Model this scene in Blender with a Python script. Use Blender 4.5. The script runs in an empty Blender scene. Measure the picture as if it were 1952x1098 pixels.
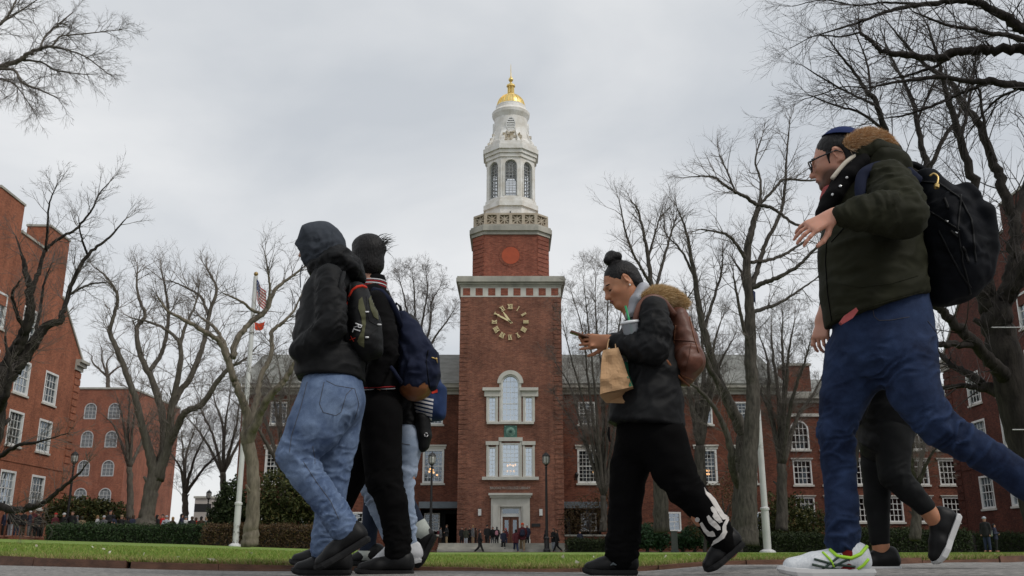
import bpy,bmesh,math,random
import numpy as np
from mathutils import Vector,Matrix,Quaternion
from mathutils.bvhtree import BVHTree
R=math.radians
rng=np.random.default_rng(7)
random.seed(7)
SC=bpy.context.scene
COL=SC.collection
# ------------------------------------------------------------------ camera, sky, sun, exposure
FPX,CX,CY=1785.0,976.0,549.0 # focal length and centre of the 1952 x 1098 photograph, in its pixels
PITCH=math.atan(496.0/FPX)
HC=0.125 # camera height above the path
CT,ST=math.cos(PITCH),math.sin(PITCH)
cam_d=bpy.data.cameras.new('camera')
cam_d.sensor_width=36.0
cam_d.lens=FPX/1952.0*36.0
cam_d.clip_start,cam_d.clip_end=0.05,3000
cam_d.dof.use_dof=True
cam_d.dof.focus_distance=4.7
cam_d.dof.aperture_fstop=20.0
cam=bpy.data.objects.new('camera',cam_d)
cam.location=(0,0,HC)
cam.rotation_euler=(math.pi/2+PITCH,0,0)
COL.objects.link(cam)
SC.camera=cam
SUN_EL,SUN_AZ=R(48),R(125) # azimuth clockwise from +Y: behind the camera, to the right
world=bpy.data.worlds.new('World')
SC.world=world
world.use_nodes=True
wn,wl=world.node_tree.nodes,world.node_tree.links
wn.clear()
w_out=wn.new('ShaderNodeOutputWorld')
w_bg=wn.new('ShaderNodeBackground');w_bg.inputs['Strength'].default_value=0.1
w_sky=wn.new('ShaderNodeTexSky');w_sky.sky_type='NISHITA';w_sky.sun_disc=False
w_sky.sun_elevation=SUN_EL;w_sky.sun_rotation=SUN_AZ
w_tc=wn.new('ShaderNodeTexCoord')
w_map=wn.new('ShaderNodeMapping');w_map.inputs['Scale'].default_value=(1.0,1.0,2.1);w_map.inputs['Location'].default_value=(3.1,.4,.2)
w_n=wn.new('ShaderNodeTexNoise');w_n.inputs['Scale'].default_value=2.3;w_n.inputs['Detail'].default_value=6;w_n.inputs['Roughness'].default_value=.5;w_n.inputs['Distortion'].default_value=.35
w_r=wn.new('ShaderNodeValToRGB')
w_r.color_ramp.elements[0].position=.34;w_r.color_ramp.elements[0].color=(5.15,5.42,5.75,1)
w_r.color_ramp.elements[1].position=.66;w_r.color_ramp.elements[1].color=(7.3,7.38,7.45,1)
w_mix=wn.new('ShaderNodeMix');w_mix.data_type='RGBA';w_mix.inputs['Factor'].default_value=.93
wl.new(w_tc.outputs['Generated'],w_map.inputs['Vector']);wl.new(w_map.outputs[0],w_n.inputs['Vector'])
wl.new(w_n.outputs['Fac'],w_r.inputs['Fac'])
wl.new(w_sky.outputs['Color'],w_mix.inputs['A']);wl.new(w_r.outputs['Color'],w_mix.inputs['B'])
wl.new(w_mix.outputs['Result'],w_bg.inputs['Color']);wl.new(w_bg.outputs[0],w_out.inputs[0])
sun_d=bpy.data.lights.new('sun','SUN')
sun_d.energy=1.3;sun_d.angle=R(15);sun_d.color=(1.0,.95,.88)
sun=bpy.data.objects.new('sun',sun_d)
sdir=Vector((math.sin(SUN_AZ)*math.cos(SUN_EL),math.cos(SUN_AZ)*math.cos(SUN_EL),math.sin(SUN_EL)))
sun.rotation_euler=(-sdir).to_track_quat('-Z','Y').to_euler()
sun.location=sdir*60
COL.objects.link(sun)
SC.view_settings.view_transform='Standard'
SC.view_settings.look='None'
SC.view_settings.gamma=1.0
SC.view_settings.use_curve_mapping=False
SC.view_settings.exposure=0.22
# ------------------------------------------------------------------ measuring: photograph pixel + distance -> point
def ray(px,py):
 xc,yc=(px - CX)/FPX,(CY - py)/FPX
 return xc,CT - yc*ST,ST+yc*CT
def at(px,py,Y):
 x,y,z=ray(px,py)
 return np.array([x/y*Y,Y,HC+z/y*Y])
def atX(px,py,X):
 x,y,z=ray(px,py)
 return np.array([X,y/x*X,HC+z/x*X])
def mpp(px,py,Y):
 p=at(px,py,Y)
 return (p[1]*CT+(p[2] - HC)*ST)/FPX
def nrm(v):
 v=np.asarray(v,float)
 return v/max(np.linalg.norm(v),1e-9)
 # ------------------------------------------------------------------ objects
def mesh_from(name,V,F,smooth=False,mats=None,midx=None):
 me=bpy.data.meshes.new(name)
 V=np.asarray(V,np.float32)
 if isinstance(F,np.ndarray):
  n,k=F.shape
  me.vertices.add(len(V));me.vertices.foreach_set('co',V.ravel())
  me.loops.add(n*k);me.loops.foreach_set('vertex_index',F.astype(np.int32).ravel())
  me.polygons.add(n)
  me.polygons.foreach_set('loop_start',np.arange(0,n*k,k,dtype=np.int32))
  me.update(calc_edges=True)
 else:
  me.from_pydata(V.tolist(),[],F)
 if smooth:
  me.polygons.foreach_set('use_smooth',np.ones(len(me.polygons),bool))
 if midx is not None:
  me.polygons.foreach_set('material_index',np.asarray(midx,np.int32))
 return me
def tag(o,label=None,cat=None,group=None,kind=None):
 if label:o['label']=label
 if cat:o['category']=cat
 if group:o['group']=group
 if kind:o['kind']=kind
 return o
def world_loc(o):
 l=np.zeros(3)
 while o is not None:
  l += np.array(o.location);o=o.parent
 return l
def obj(name,V,F,mat,parent=None,origin=None,smooth=False,midx=None):
 """V in world coordinates; one linked mesh object whose origin is its parent's (or origin)."""
 V=np.asarray(V,float).reshape(-1,3)
 if parent is not None:
  org=world_loc(parent)
 else:
  org=np.asarray(origin,float) if origin is not None else np.array([V[:,0].mean(),V[:,1].mean(),V[:,2].min()])
 me=mesh_from(name,V - org,F,smooth,midx=midx)
 for m in (mat if isinstance(mat,(list,tuple)) else [mat]):
  me.materials.append(m)
 o=bpy.data.objects.new(name,me)
 COL.objects.link(o)
 if parent is not None:o.parent=parent
 else:o.location=org
 return o
def empty(name,loc,label=None,cat=None,group=None,kind=None):
 o=bpy.data.objects.new(name,None)
 o.empty_display_size=.2
 o.location=loc
 COL.objects.link(o)
 return tag(o,label,cat,group,kind)
def copy_tree(o,parent=None):
 c=o.copy();COL.objects.link(c);c.parent=parent
 for ch in list(o.children):copy_tree(ch,c)
 return c
class MB:
 """collects polygons of one object"""
 def __init__(s):s.V,s.F,s.M=[],[],[]
 def add(s,V,F,m=0):
  b=len(s.V)
  s.V += [tuple(map(float,v)) for v in V]
  s.F += [tuple(i+b for i in f) for f in F]
  s.M += [m]*len(F)
  return s
 def box(s,lo,hi,m=0,bev=0):
  (x0,y0,z0),(x1,y1,z1)=lo,hi
  x0,x1=min(x0,x1),max(x0,x1);y0,y1=min(y0,y1),max(y0,y1);z0,z1=min(z0,z1),max(z0,z1)
  V=[(x0,y0,z0),(x1,y0,z0),(x1,y1,z0),(x0,y1,z0),(x0,y0,z1),(x1,y0,z1),(x1,y1,z1),(x0,y1,z1)]
  return s.add(V,[(0,3,2,1),(4,5,6,7),(0,1,5,4),(1,2,6,5),(2,3,7,6),(3,0,4,7)],m)
 def prism(s,poly,fn,d0,d1,m=0):
  """poly: 2-D outline (ccw seen from outside = towards d0), fn(u, v, d) -> xyz"""
  n=len(poly)
  V=[fn(u,v,d0) for u,v in poly]+[fn(u,v,d1) for u,v in poly]
  F=[tuple(range(n)),tuple(range(2*n - 1,n - 1,-1))]
  F += [(i,i+n,(i+1) % n+n,(i+1) % n) for i in range(n)]
  return s.add(V,F,m)
 def lathe(s,prof,c,n=24,m=0,rot=0,cap=True):
  c=np.asarray(c,float)
  V=[]
  for r,z in prof:
   for i in range(n):
    a=rot+2*math.pi*i/n
    V.append((c[0]+r*math.cos(a),c[1]+r*math.sin(a),c[2]+z))
  F=[]
  for j in range(len(prof) - 1):
   for i in range(n):
    a,b=j*n+i,j*n+(i+1) % n
    F.append((a,b,b+n,a+n))
  if cap:
   F.append(tuple(range(n - 1,-1,-1)));F.append(tuple((len(prof) - 1)*n+i for i in range(n)))
  return s.add(V,F,m)
 def tube(s,P,r,n=6,m=0,sq=None):
  """swept tube through points P; r scalar or list; sq=(axis, factor) flattens it"""
  P=np.asarray(P,float);k=len(P)
  rr=np.full(k,r) if np.isscalar(r) else np.asarray(r,float)
  T=np.gradient(P,axis=0);T /= np.linalg.norm(T,axis=1,keepdims=True)+1e-9
  ref=np.array([0,0,1.]) if abs(T[0][2]) < .9 else np.array([1.,0,0])
  V=[];u=None
  for i in range(k):
   base=ref if u is None else u
   u=base - T[i]*np.dot(base,T[i]);u=nrm(u);w=np.cross(T[i],u)
   for j in range(n):
    a=2*math.pi*j/n
    off=(u*math.cos(a)+w*math.sin(a))*rr[i]
    if sq is not None:
     ax=np.asarray(sq[0],float);off=off+ax*np.dot(off,ax)*(sq[1] - 1)
    V.append(P[i]+off)
  F=[(i*n+j,i*n+(j+1) % n,(i+1)*n+(j+1) % n,(i+1)*n+j) for i in range(k - 1) for j in range(n)]
  F.append(tuple(range(n - 1,-1,-1)));F.append(tuple((k - 1)*n+j for j in range(n)))
  return s.add(V,F,m)
 def build(s,name,mat,parent=None,origin=None,smooth=False):
  if not s.V:return None
  multi=isinstance(mat,(list,tuple))
  return obj(name,s.V,s.F,mat,parent,origin,smooth,midx=s.M if multi else None)
def catmull(P,n=6):
 P=np.asarray(P,float)
 if len(P) < 3:
  t=np.linspace(0,1,n+1)[:,None]
  return P[0]*(1 - t)+P[-1]*t
 Q=np.vstack([2*P[0] - P[1],P,2*P[-1] - P[-2]])
 out=[]
 for i in range(1,len(Q) - 2):
  p0,p1,p2,p3=Q[i - 1:i+3]
  for t in np.linspace(0,1,n,endpoint=False):
   out.append(.5*(2*p1+(p2 - p0)*t+(2*p0 - 5*p1+4*p2 - p3)*t*t+(3*p1 - p0 - 3*p2+p3)*t ** 3))
 out.append(P[-1])
 return np.array(out)
 # ------------------------------------------------------------------ gradient noise on point arrays
_perm=rng.permutation(256);_perm=np.concatenate([_perm,_perm,_perm])
_grad=rng.normal(size=(256,3));_grad /= np.linalg.norm(_grad,axis=1,keepdims=True)
def perlin(P):
 P=np.asarray(P,float)
 I=np.floor(P).astype(int);f=P - I;I &= 255
 w=f*f*f*(f*(f*6 - 15)+10)
 res=0
 for dx in (0,1):
  for dy in (0,1):
   for dz in (0,1):
    h=_perm[_perm[_perm[I[:,0]+dx]+I[:,1]+dy]+I[:,2]+dz]
    g=_grad[h]
    d=(g*(f - np.array([dx,dy,dz]))).sum(1)
    wx=w[:,0] if dx else 1 - w[:,0]
    wy=w[:,1] if dy else 1 - w[:,1]
    wz=w[:,2] if dz else 1 - w[:,2]
    res=res+d*wx*wy*wz
 return res*1.6
 # ------------------------------------------------------------------ materials
MATS={}
def mat(name,col,rough=.8,var=.0,vscale=8.,bump=0.,bscale=60.,metal=0.,spec=.5,col2=None,sheen=0.,coords='Object',detail=5,stretch=(1,1,1),bdist=.01,emit=None,trans=0.,coat=0.):
 if name in MATS:return MATS[name]
 m=bpy.data.materials.new(name);m.use_nodes=True
 nt=m.node_tree;b=nt.nodes['Principled BSDF']
 b.inputs['Base Color'].default_value=(*col,1)
 b.inputs['Roughness'].default_value=rough
 b.inputs['Metallic'].default_value=metal
 b.inputs['Specular IOR Level'].default_value=spec
 if sheen:b.inputs['Sheen Weight'].default_value=sheen;b.inputs['Sheen Roughness'].default_value=.5
 if coat:b.inputs['Coat Weight'].default_value=coat;b.inputs['Coat Roughness'].default_value=.25
 if trans:b.inputs['Transmission Weight'].default_value=trans
 if emit:b.inputs['Emission Color'].default_value=(*emit[0],1);b.inputs['Emission Strength'].default_value=emit[1]
 tc=nt.nodes.new('ShaderNodeTexCoord');mp=nt.nodes.new('ShaderNodeMapping')
 mp.inputs['Scale'].default_value=stretch
 nt.links.new(tc.outputs[coords],mp.inputs[0])
 if var or col2:
  n=nt.nodes.new('ShaderNodeTexNoise');n.inputs['Scale'].default_value=vscale;n.inputs['Detail'].default_value=detail;n.inputs['Roughness'].default_value=.6
  nt.links.new(mp.outputs[0],n.inputs['Vector'])
  r=nt.nodes.new('ShaderNodeValToRGB')
  c2=col2 if col2 else tuple(min(1,c*(1+var)) for c in col)
  c1=col if col2 else tuple(c*(1 - var) for c in col)
  r.color_ramp.elements[0].position=.32;r.color_ramp.elements[0].color=(*c1,1)
  r.color_ramp.elements[1].position=.68;r.color_ramp.elements[1].color=(*c2,1)
  nt.links.new(n.outputs['Fac'],r.inputs['Fac']);nt.links.new(r.outputs['Color'],b.inputs['Base Color'])
 if bump:
  n2=nt.nodes.new('ShaderNodeTexNoise');n2.inputs['Scale'].default_value=bscale;n2.inputs['Detail'].default_value=4
  nt.links.new(mp.outputs[0],n2.inputs['Vector'])
  bp=nt.nodes.new('ShaderNodeBump');bp.inputs['Strength'].default_value=bump;bp.inputs['Distance'].default_value=bdist
  nt.links.new(n2.outputs['Fac'],bp.inputs['Height']);nt.links.new(bp.outputs[0],b.inputs['Normal'])
 MATS[name]=m
 return m
def brick_mat(name,c1,c2,mortar,dark=.55,sc=1.0,axis='x'):
 """running-bond brick in true size: bricks 0.21 x 0.07 m; the wall runs along X ('x') or along Y ('y')"""
 m=bpy.data.materials.new(name);m.use_nodes=True
 nt=m.node_tree;L=nt.links;b=nt.nodes['Principled BSDF'];b.inputs['Roughness'].default_value=.88;b.inputs['Specular IOR Level'].default_value=.25
 geo=nt.nodes.new('ShaderNodeNewGeometry');sp=nt.nodes.new('ShaderNodeSeparateXYZ');L.new(geo.outputs['Position'],sp.inputs[0])
 nsp=nt.nodes.new('ShaderNodeSeparateXYZ');L.new(geo.outputs['True Normal'],nsp.inputs[0])
 ab=nt.nodes.new('ShaderNodeMath');ab.operation='ABSOLUTE';L.new(nsp.outputs['X'],ab.inputs[0])
 gt=nt.nodes.new('ShaderNodeMath');gt.operation='GREATER_THAN';gt.inputs[1].default_value=.7;L.new(ab.outputs[0],gt.inputs[0])
 mx=nt.nodes.new('ShaderNodeMix');L.new(gt.outputs[0],mx.inputs['Factor']);L.new(sp.outputs['X'],mx.inputs['A']);L.new(sp.outputs['Y'],mx.inputs['B'])
 cb=nt.nodes.new('ShaderNodeCombineXYZ');L.new(mx.outputs['Result'],cb.inputs['X']);L.new(sp.outputs['Z'],cb.inputs['Y'])
 br=nt.nodes.new('ShaderNodeTexBrick')
 br.inputs['Scale'].default_value=1.0;br.inputs['Brick Width'].default_value=.22*sc;br.inputs['Row Height'].default_value=.075*sc
 br.inputs['Mortar Size'].default_value=.006*sc;br.inputs['Mortar Smooth'].default_value=.3;br.inputs['Bias'].default_value=-.1
 br.inputs['Color1'].default_value=(*c1,1);br.inputs['Color2'].default_value=(*c2,1);br.inputs['Mortar'].default_value=(*mortar,1)
 L.new(cb.outputs[0],br.inputs['Vector'])
 n=nt.nodes.new('ShaderNodeTexNoise');n.inputs['Scale'].default_value=.55;n.inputs['Detail'].default_value=7;n.inputs['Roughness'].default_value=.65
 L.new(geo.outputs['Position'],n.inputs['Vector'])
 r=nt.nodes.new('ShaderNodeValToRGB');r.color_ramp.elements[0].position=.3;r.color_ramp.elements[0].color=(dark,dark,dark,1);r.color_ramp.elements[1].position=.62;r.color_ramp.elements[1].color=(1.08,1.05,1.02,1)
 L.new(n.outputs['Fac'],r.inputs['Fac'])
 mu=nt.nodes.new('ShaderNodeMix');mu.data_type='RGBA';mu.blend_type='MULTIPLY';mu.inputs['Factor'].default_value=.75
 L.new(br.outputs['Color'],mu.inputs['A']);L.new(r.outputs['Color'],mu.inputs['B'])
 n3=nt.nodes.new('ShaderNodeTexNoise');n3.inputs['Scale'].default_value=1.3;n3.inputs['Detail'].default_value=6;n3.inputs['Roughness'].default_value=.7
 m3=nt.nodes.new('ShaderNodeMapping');m3.inputs['Scale'].default_value=(1,1,.16);L.new(geo.outputs['Position'],m3.inputs[0]);L.new(m3.outputs[0],n3.inputs['Vector'])
 r3=nt.nodes.new('ShaderNodeValToRGB');r3.color_ramp.elements[0].position=.34;r3.color_ramp.elements[0].color=(.62,.62,.64,1);r3.color_ramp.elements[1].position=.6;r3.color_ramp.elements[1].color=(1.05,1.05,1.05,1);L.new(n3.outputs['Fac'],r3.inputs['Fac'])
 m4=nt.nodes.new('ShaderNodeMix');m4.data_type='RGBA';m4.blend_type='MULTIPLY';m4.inputs['Factor'].default_value=.6;L.new(mu.outputs['Result'],m4.inputs['A']);L.new(r3.outputs['Color'],m4.inputs['B']);mu=m4
 # single dark headers and course-scale speckle
 n2=nt.nodes.new('ShaderNodeTexNoise');n2.inputs['Scale'].default_value=5.5;n2.inputs['Detail'].default_value=3
 ms=nt.nodes.new('ShaderNodeMapping');ms.inputs['Scale'].default_value=(1,1,3);L.new(geo.outputs['Position'],ms.inputs[0]);L.new(ms.outputs[0],n2.inputs['Vector'])
 r2=nt.nodes.new('ShaderNodeValToRGB');r2.color_ramp.elements[0].position=.3;r2.color_ramp.elements[0].color=(.62,.6,.6,1);r2.color_ramp.elements[1].position=.7;r2.color_ramp.elements[1].color=(1.2,1.16,1.12,1)
 L.new(n2.outputs['Fac'],r2.inputs['Fac'])
 mu2=nt.nodes.new('ShaderNodeMix');mu2.data_type='RGBA';mu2.blend_type='MULTIPLY';mu2.inputs['Factor'].default_value=.8
 L.new(mu.outputs['Result'],mu2.inputs['A']);L.new(r2.outputs['Color'],mu2.inputs['B'])
 L.new(mu2.outputs['Result'],b.inputs['Base Color'])
 bp=nt.nodes.new('ShaderNodeBump');bp.inputs['Strength'].default_value=.6;bp.inputs['Distance'].default_value=.01
 inv=nt.nodes.new('ShaderNodeMath');inv.operation='SUBTRACT';inv.inputs[0].default_value=1;L.new(br.outputs['Fac'],inv.inputs[1])
 L.new(inv.outputs[0],bp.inputs['Height']);L.new(bp.outputs[0],b.inputs['Normal'])
 MATS[name]=m
 return m
def glass_mat(name,tint=(.55,.6,.65),thru=.35,rough=.03,var=0):
 """window glass: part see-through, part mirror of sky and trees, slightly wavy"""
 m=bpy.data.materials.new(name);m.use_nodes=True
 nt=m.node_tree;L=nt.links;nt.nodes.remove(nt.nodes['Principled BSDF']);out=nt.nodes['Material Output']
 tr=nt.nodes.new('ShaderNodeBsdfTransparent');tr.inputs[0].default_value=(.75,.8,.82,1) if thru < .8 else (.97,.98,.99,1)
 gl=nt.nodes.new('ShaderNodeBsdfGlossy');gl.inputs['Color'].default_value=(*tint,1);gl.inputs['Roughness'].default_value=rough
 n=nt.nodes.new('ShaderNodeTexNoise');n.inputs['Scale'].default_value=2.2;n.inputs['Detail'].default_value=1
 geo=nt.nodes.new('ShaderNodeNewGeometry');L.new(geo.outputs['Position'],n.inputs['Vector'])
 bp=nt.nodes.new('ShaderNodeBump');bp.inputs['Strength'].default_value=.10;bp.inputs['Distance'].default_value=.04
 L.new(n.outputs['Fac'],bp.inputs['Height']);L.new(bp.outputs[0],gl.inputs['Normal'])
 mx=nt.nodes.new('ShaderNodeMixShader');mx.inputs[0].default_value=1 - thru
 L.new(tr.outputs[0],mx.inputs[1]);L.new(gl.outputs[0],mx.inputs[2]);L.new(mx.outputs[0],out.inputs['Surface'])
 MATS[name]=m
 return m
 # ------------------------------------------------------------------ bodies and clothes: blended volumes turned into one surface
class Vol:
 def __init__(s,vox=.008):s.v,s.P,s.cuts=vox,[],[]
 def cone(s,a,b,ra,rb,k=.02,sy=1.,n=(0,1,0),op=0):
  s.P.append(('c',np.asarray(a,float),np.asarray(b,float),ra,rb,k,sy,nrm(n),op));return s
 def ball(s,c,r,k=.02,sy=1.,n=(0,1,0),op=0):
  return s.cone(c,np.asarray(c,float)+1e-5,r,r,k,sy,n,op)
 def ell(s,c,rad,ax,k=.02,op=0):
  """ellipsoid, ax = 3 unit rows"""
  s.P.append(('e',np.asarray(c,float),np.asarray(rad,float),np.asarray(ax,float),k,op));return s
 def box(s,c,half,ax,rnd=.01,k=.005,op=0):
  s.P.append(('b',np.asarray(c,float),np.asarray(half,float),np.asarray(ax,float),rnd,k,op));return s
 def chain(s,pts,k=.02,sy=1.,n=(0,1,0),op=0):
  """pts: (xyz, r)"""
  s.P.append(('s',[(np.asarray(a,float),np.asarray(b,float),ra,rb) for (a,ra),(b,rb) in zip(pts[:-1],pts[1:])],k,sy,nrm(n),op));return s
 def cut(s,p,n):s.cuts.append((np.asarray(p,float),nrm(n)));return s
 def _bb(s,q):
  if q[0]=='c':
   m=max(q[3],q[4])*max(1,q[6])+q[5]
   return np.minimum(q[1],q[2]) - m,np.maximum(q[1],q[2])+m
  if q[0]=='s':
   B=[s._bb(('c',a,b,ra,rb,q[2],q[3],q[4],0)) for a,b,ra,rb in q[1]]
   return np.min([x[0] for x in B],0),np.max([x[1] for x in B],0)
  if q[0]=='e':
   e=(np.abs(q[3])*q[2][:,None]).sum(0)+q[4]
   return q[1] - e,q[1]+e
  e=(np.abs(q[3])*(q[2])[:,None]).sum(0)+q[5]+.003
  return q[1] - e,q[1]+e
 def mesh(s):
  bb=[s._bb(q) for q in s.P if q[-1]==0]
  lo=np.min([b[0] for b in bb],0) - 2*s.v;hi=np.max([b[1] for b in bb],0)+2*s.v
  N=np.ceil((hi - lo)/s.v).astype(int)+1
  g=np.full(N,.1,np.float32)
  axs=[(lo[i]+np.arange(N[i])*s.v).astype(np.float32) for i in range(3)]
  for q in s.P:
   l,h=s._bb(q)
   i0=np.clip(np.floor((l - lo)/s.v).astype(int) - 1,0,N - 1);i1=np.clip(np.ceil((h - lo)/s.v).astype(int)+2,1,N)
   if (i1 <= i0).any():continue
   sl=tuple(slice(a,b) for a,b in zip(i0,i1))
   X=axs[0][sl[0]][:,None,None];Y=axs[1][sl[1]][None,:,None];Z=axs[2][sl[2]][None,None,:]
   if q[0] in 'cs':
    if q[0]=='c':_,a,b,ra,rb,k,sy,n,op=q;sg=[(a,b,ra,rb)]
    else:_,sg,k,sy,n,op=q
    d=None
    for a,b,ra,rb in sg:
     x,y,z=X - np.float32(a[0]),Y - np.float32(a[1]),Z - np.float32(a[2])
     ba=b - a
     if sy != 1.:
      f=1/sy - 1
      dn=(x*np.float32(n[0])+y*np.float32(n[1])+z*np.float32(n[2]))*np.float32(f)
      x,y,z=x+dn*np.float32(n[0]),y+dn*np.float32(n[1]),z+dn*np.float32(n[2])
      ba=ba+f*np.dot(ba,n)*n
     L2=max(np.dot(ba,ba),1e-12)
     t=np.clip((x*np.float32(ba[0])+y*np.float32(ba[1])+z*np.float32(ba[2]))/np.float32(L2),0,1)
     e=np.sqrt((x - t*np.float32(ba[0])) ** 2+(y - t*np.float32(ba[1])) ** 2+(z - t*np.float32(ba[2])) ** 2) - (np.float32(ra)+t*np.float32(rb - ra))
     if d is None:d=e
     else:
      hh=np.maximum(.012 - np.abs(d - e),0)/.012;d=np.minimum(d,e) - hh*hh*np.float32(.003)
   elif q[0]=='e':
    _,c,rad,ax,k,op=q
    x,y,z=X - np.float32(c[0]),Y - np.float32(c[1]),Z - np.float32(c[2])
    u=[(x*np.float32(A[0])+y*np.float32(A[1])+z*np.float32(A[2]))/np.float32(r_) for A,r_ in zip(ax,rad)]
    m=np.sqrt(u[0] ** 2+u[1] ** 2+u[2] ** 2)
    m2=np.sqrt(sum((ui/np.float32(r_)) ** 2 for ui,r_ in zip(u,rad)))+1e-9
    d=m*(m - 1)/m2
   else:
    _,c,half,ax,rnd,k,op=q
    x,y,z=X - np.float32(c[0]),Y - np.float32(c[1]),Z - np.float32(c[2])
    u=[np.abs(x*np.float32(A[0])+y*np.float32(A[1])+z*np.float32(A[2])) - np.float32(h_ - rnd) for A,h_ in zip(ax,half)]
    d=np.sqrt(sum(np.maximum(ui,0) ** 2 for ui in u))+np.minimum(np.maximum(u[0],np.maximum(u[1],u[2])),0) - np.float32(rnd)
   G=g[sl]
   if op==0:
    hh=np.maximum(k - np.abs(G - d),0)/k
    g[sl]=np.minimum(G,d) - hh*hh*np.float32(k*.25)
   else:
    d=-d
    hh=np.maximum(k - np.abs(G - d),0)/k
    g[sl]=np.maximum(G,d)+hh*hh*np.float32(k*.25)
  for p,n in s.cuts:
   d=(axs[0][:,None,None] - np.float32(p[0]))*np.float32(n[0])+(axs[1][None,:,None] - np.float32(p[1]))*np.float32(n[1])+(axs[2][None,None,:] - np.float32(p[2]))*np.float32(n[2])
   k=.008
   hh=np.maximum(k - np.abs(g - d),0)/k
   g=np.maximum(g,d)+hh*hh*np.float32(k*.25)
  return surface_nets(g,lo,s.v)
def surface_nets(g,lo,v):
 ins=(g < 0).astype(np.uint8)
 c=np.zeros(tuple(n - 1 for n in g.shape),np.uint8)
 for dx in (0,1):
  for dy in (0,1):
   for dz in (0,1):
    c += ins[dx:dx+c.shape[0],dy:dy+c.shape[1],dz:dz+c.shape[2]]
 I=np.argwhere((c > 0) & (c < 8))
 idx=np.full(c.shape,-1,np.int32);idx[I[:,0],I[:,1],I[:,2]]=np.arange(len(I))
 cor=[(dx,dy,dz) for dx in (0,1) for dy in (0,1) for dz in (0,1)]
 val=np.stack([g[I[:,0]+a,I[:,1]+b,I[:,2]+d] for a,b,d in cor],1)
 acc=np.zeros((len(I),3));cnt=np.zeros(len(I))
 for i in range(8):
  for j in range(i+1,8):
   di=np.array(cor[j]) - np.array(cor[i])
   if np.abs(di).sum() != 1 or (di < 0).any():continue
   a,b=val[:,i],val[:,j]
   cr=(a < 0) != (b < 0)
   t=np.where(cr,a/np.where(cr,a - b,1),0)
   acc += cr[:,None]*(np.array(cor[i])+t[:,None]*di);cnt += cr
 V=lo+(I+acc/cnt[:,None])*v
 F=[]
 for ax in range(3):
  sh=[slice(None)]*3;s0,s1=list(sh),list(sh);s0[ax]=slice(0,-1);s1[ax]=slice(1,None)
  a,b=ins[tuple(s0)],ins[tuple(s1)]
  E=np.argwhere(a != b)
  o1,o2=[(1,2),(2,0),(0,1)][ax]
  E=E[(E[:,o1] > 0) & (E[:,o2] > 0) & (E[:,o1] < c.shape[o1]) & (E[:,o2] < c.shape[o2])]
  q=[]
  for d1,d2 in ((0,0),(-1,0),(-1,-1),(0,-1)):
   e=E.copy();e[:,o1] += d1;e[:,o2] += d2
   q.append(idx[e[:,0],e[:,1],e[:,2]])
  q=np.stack(q,1)
  fl=a[E[:,0],E[:,1],E[:,2]]==0
  q[fl]=q[fl][:,::-1]
  F.append(q)
 F=np.concatenate(F);F=F[(F >= 0).all(1)]
 return V,F
def vnormals(V,F):
 n=np.cross(V[F[:,2]] - V[F[:,0]],V[F[:,3]] - V[F[:,1]])
 N=np.zeros_like(V)
 for k in range(4):np.add.at(N,F[:,k],n)
 return N/(np.linalg.norm(N,axis=1,keepdims=True)+1e-12)
def wrinkle(V,F,specs,glob=(0,1)):
 """cloth folds: specs (centre, radius, axis across the folds, wavelength, height); glob (height, wavelength)"""
 N=vnormals(V,F)
 D=np.zeros(len(V))
 if glob[0]:
  w=perlin(V/glob[1]*.6+5.3)
  D += glob[0]*perlin(V/glob[1]+w[:,None]*.6)
 for c,rad,ax,lam,h in specs:
  c=np.asarray(c,float);ax=nrm(ax)
  q=V - c;m=np.exp(-(q*q).sum(1)/rad ** 2)
  sel=m > .02
  if not sel.any():continue
  qs=q[sel];s=qs @ ax
  per=qs - s[:,None]*ax
  k0=np.array([c[0]*7,c[1]*5,c[2]*3])
  w1=perlin(qs/(lam*2.6)+k0);w2=perlin(qs/(lam*1.3)+k0+9.1)
  P=per/(3.0*lam)+ax*(s/lam*.8+w1*.75)[:,None]+k0
  a1=np.abs(perlin(P));a2=np.abs(perlin(P*1.9+3.7))
  r=(1 - 2.6*np.minimum(a1,.55))*(.75+.6*w1)+.38*(1 - 2.4*a2)*(.6+w2)
  D[sel] += h*m[sel]*r
 return V+N*D[:,None]
def vol_obj(name,vol,m,parent=None,origin=None,specs=(),glob=(0,1),keep=None):
 V,F=vol.mesh()
 if len(specs) or glob[0]:V=wrinkle(V,F,specs,glob)
 o=obj(name,V,F,m,parent,origin,smooth=True)
 if keep is not None:keep[0]=BVHTree.FromPolygons(V.tolist(),F.tolist())
 return o
CAMV=Vector((0,0,HC))
def hit(bvh,px,py,off=.002):
 d=Vector(ray(px,py)).normalized()
 h=bvh.ray_cast(CAMV,d)
 if h[0] is None:return None
 n=h[1] if h[1].dot(d) < 0 else -h[1]
 return np.array(h[0]+n*off),np.array(n)
def on_line(bvh,pts,r,name,m,parent,step=3.,n=5,off=.0,close=False):
 """a seam, strap or piping laid along a garment's surface through the given outline"""
 P=[]
 for (x0,y0),(x1,y1) in zip(pts[:-1],pts[1:]):
  k=max(1,int(math.hypot(x1 - x0,y1 - y0)/step))
  P += [(x0+(x1 - x0)*i/k,y0+(y1 - y0)*i/k) for i in range(k)]
 P.append(pts[-1])
 Q=[hit(bvh,x,y,off) for x,y in P]
 Q=[q for q in Q if q is not None]
 if len(Q) < 2:return None
 pts3=[Q[0][0]]
 for q in Q[1:]:
  if np.linalg.norm(q[0] - pts3[-1]) < .12:pts3.append(q[0])
 if len(pts3) < 2:return None
 return MB().tube(pts3,r,n).build(name,m,parent,smooth=True)
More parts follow.
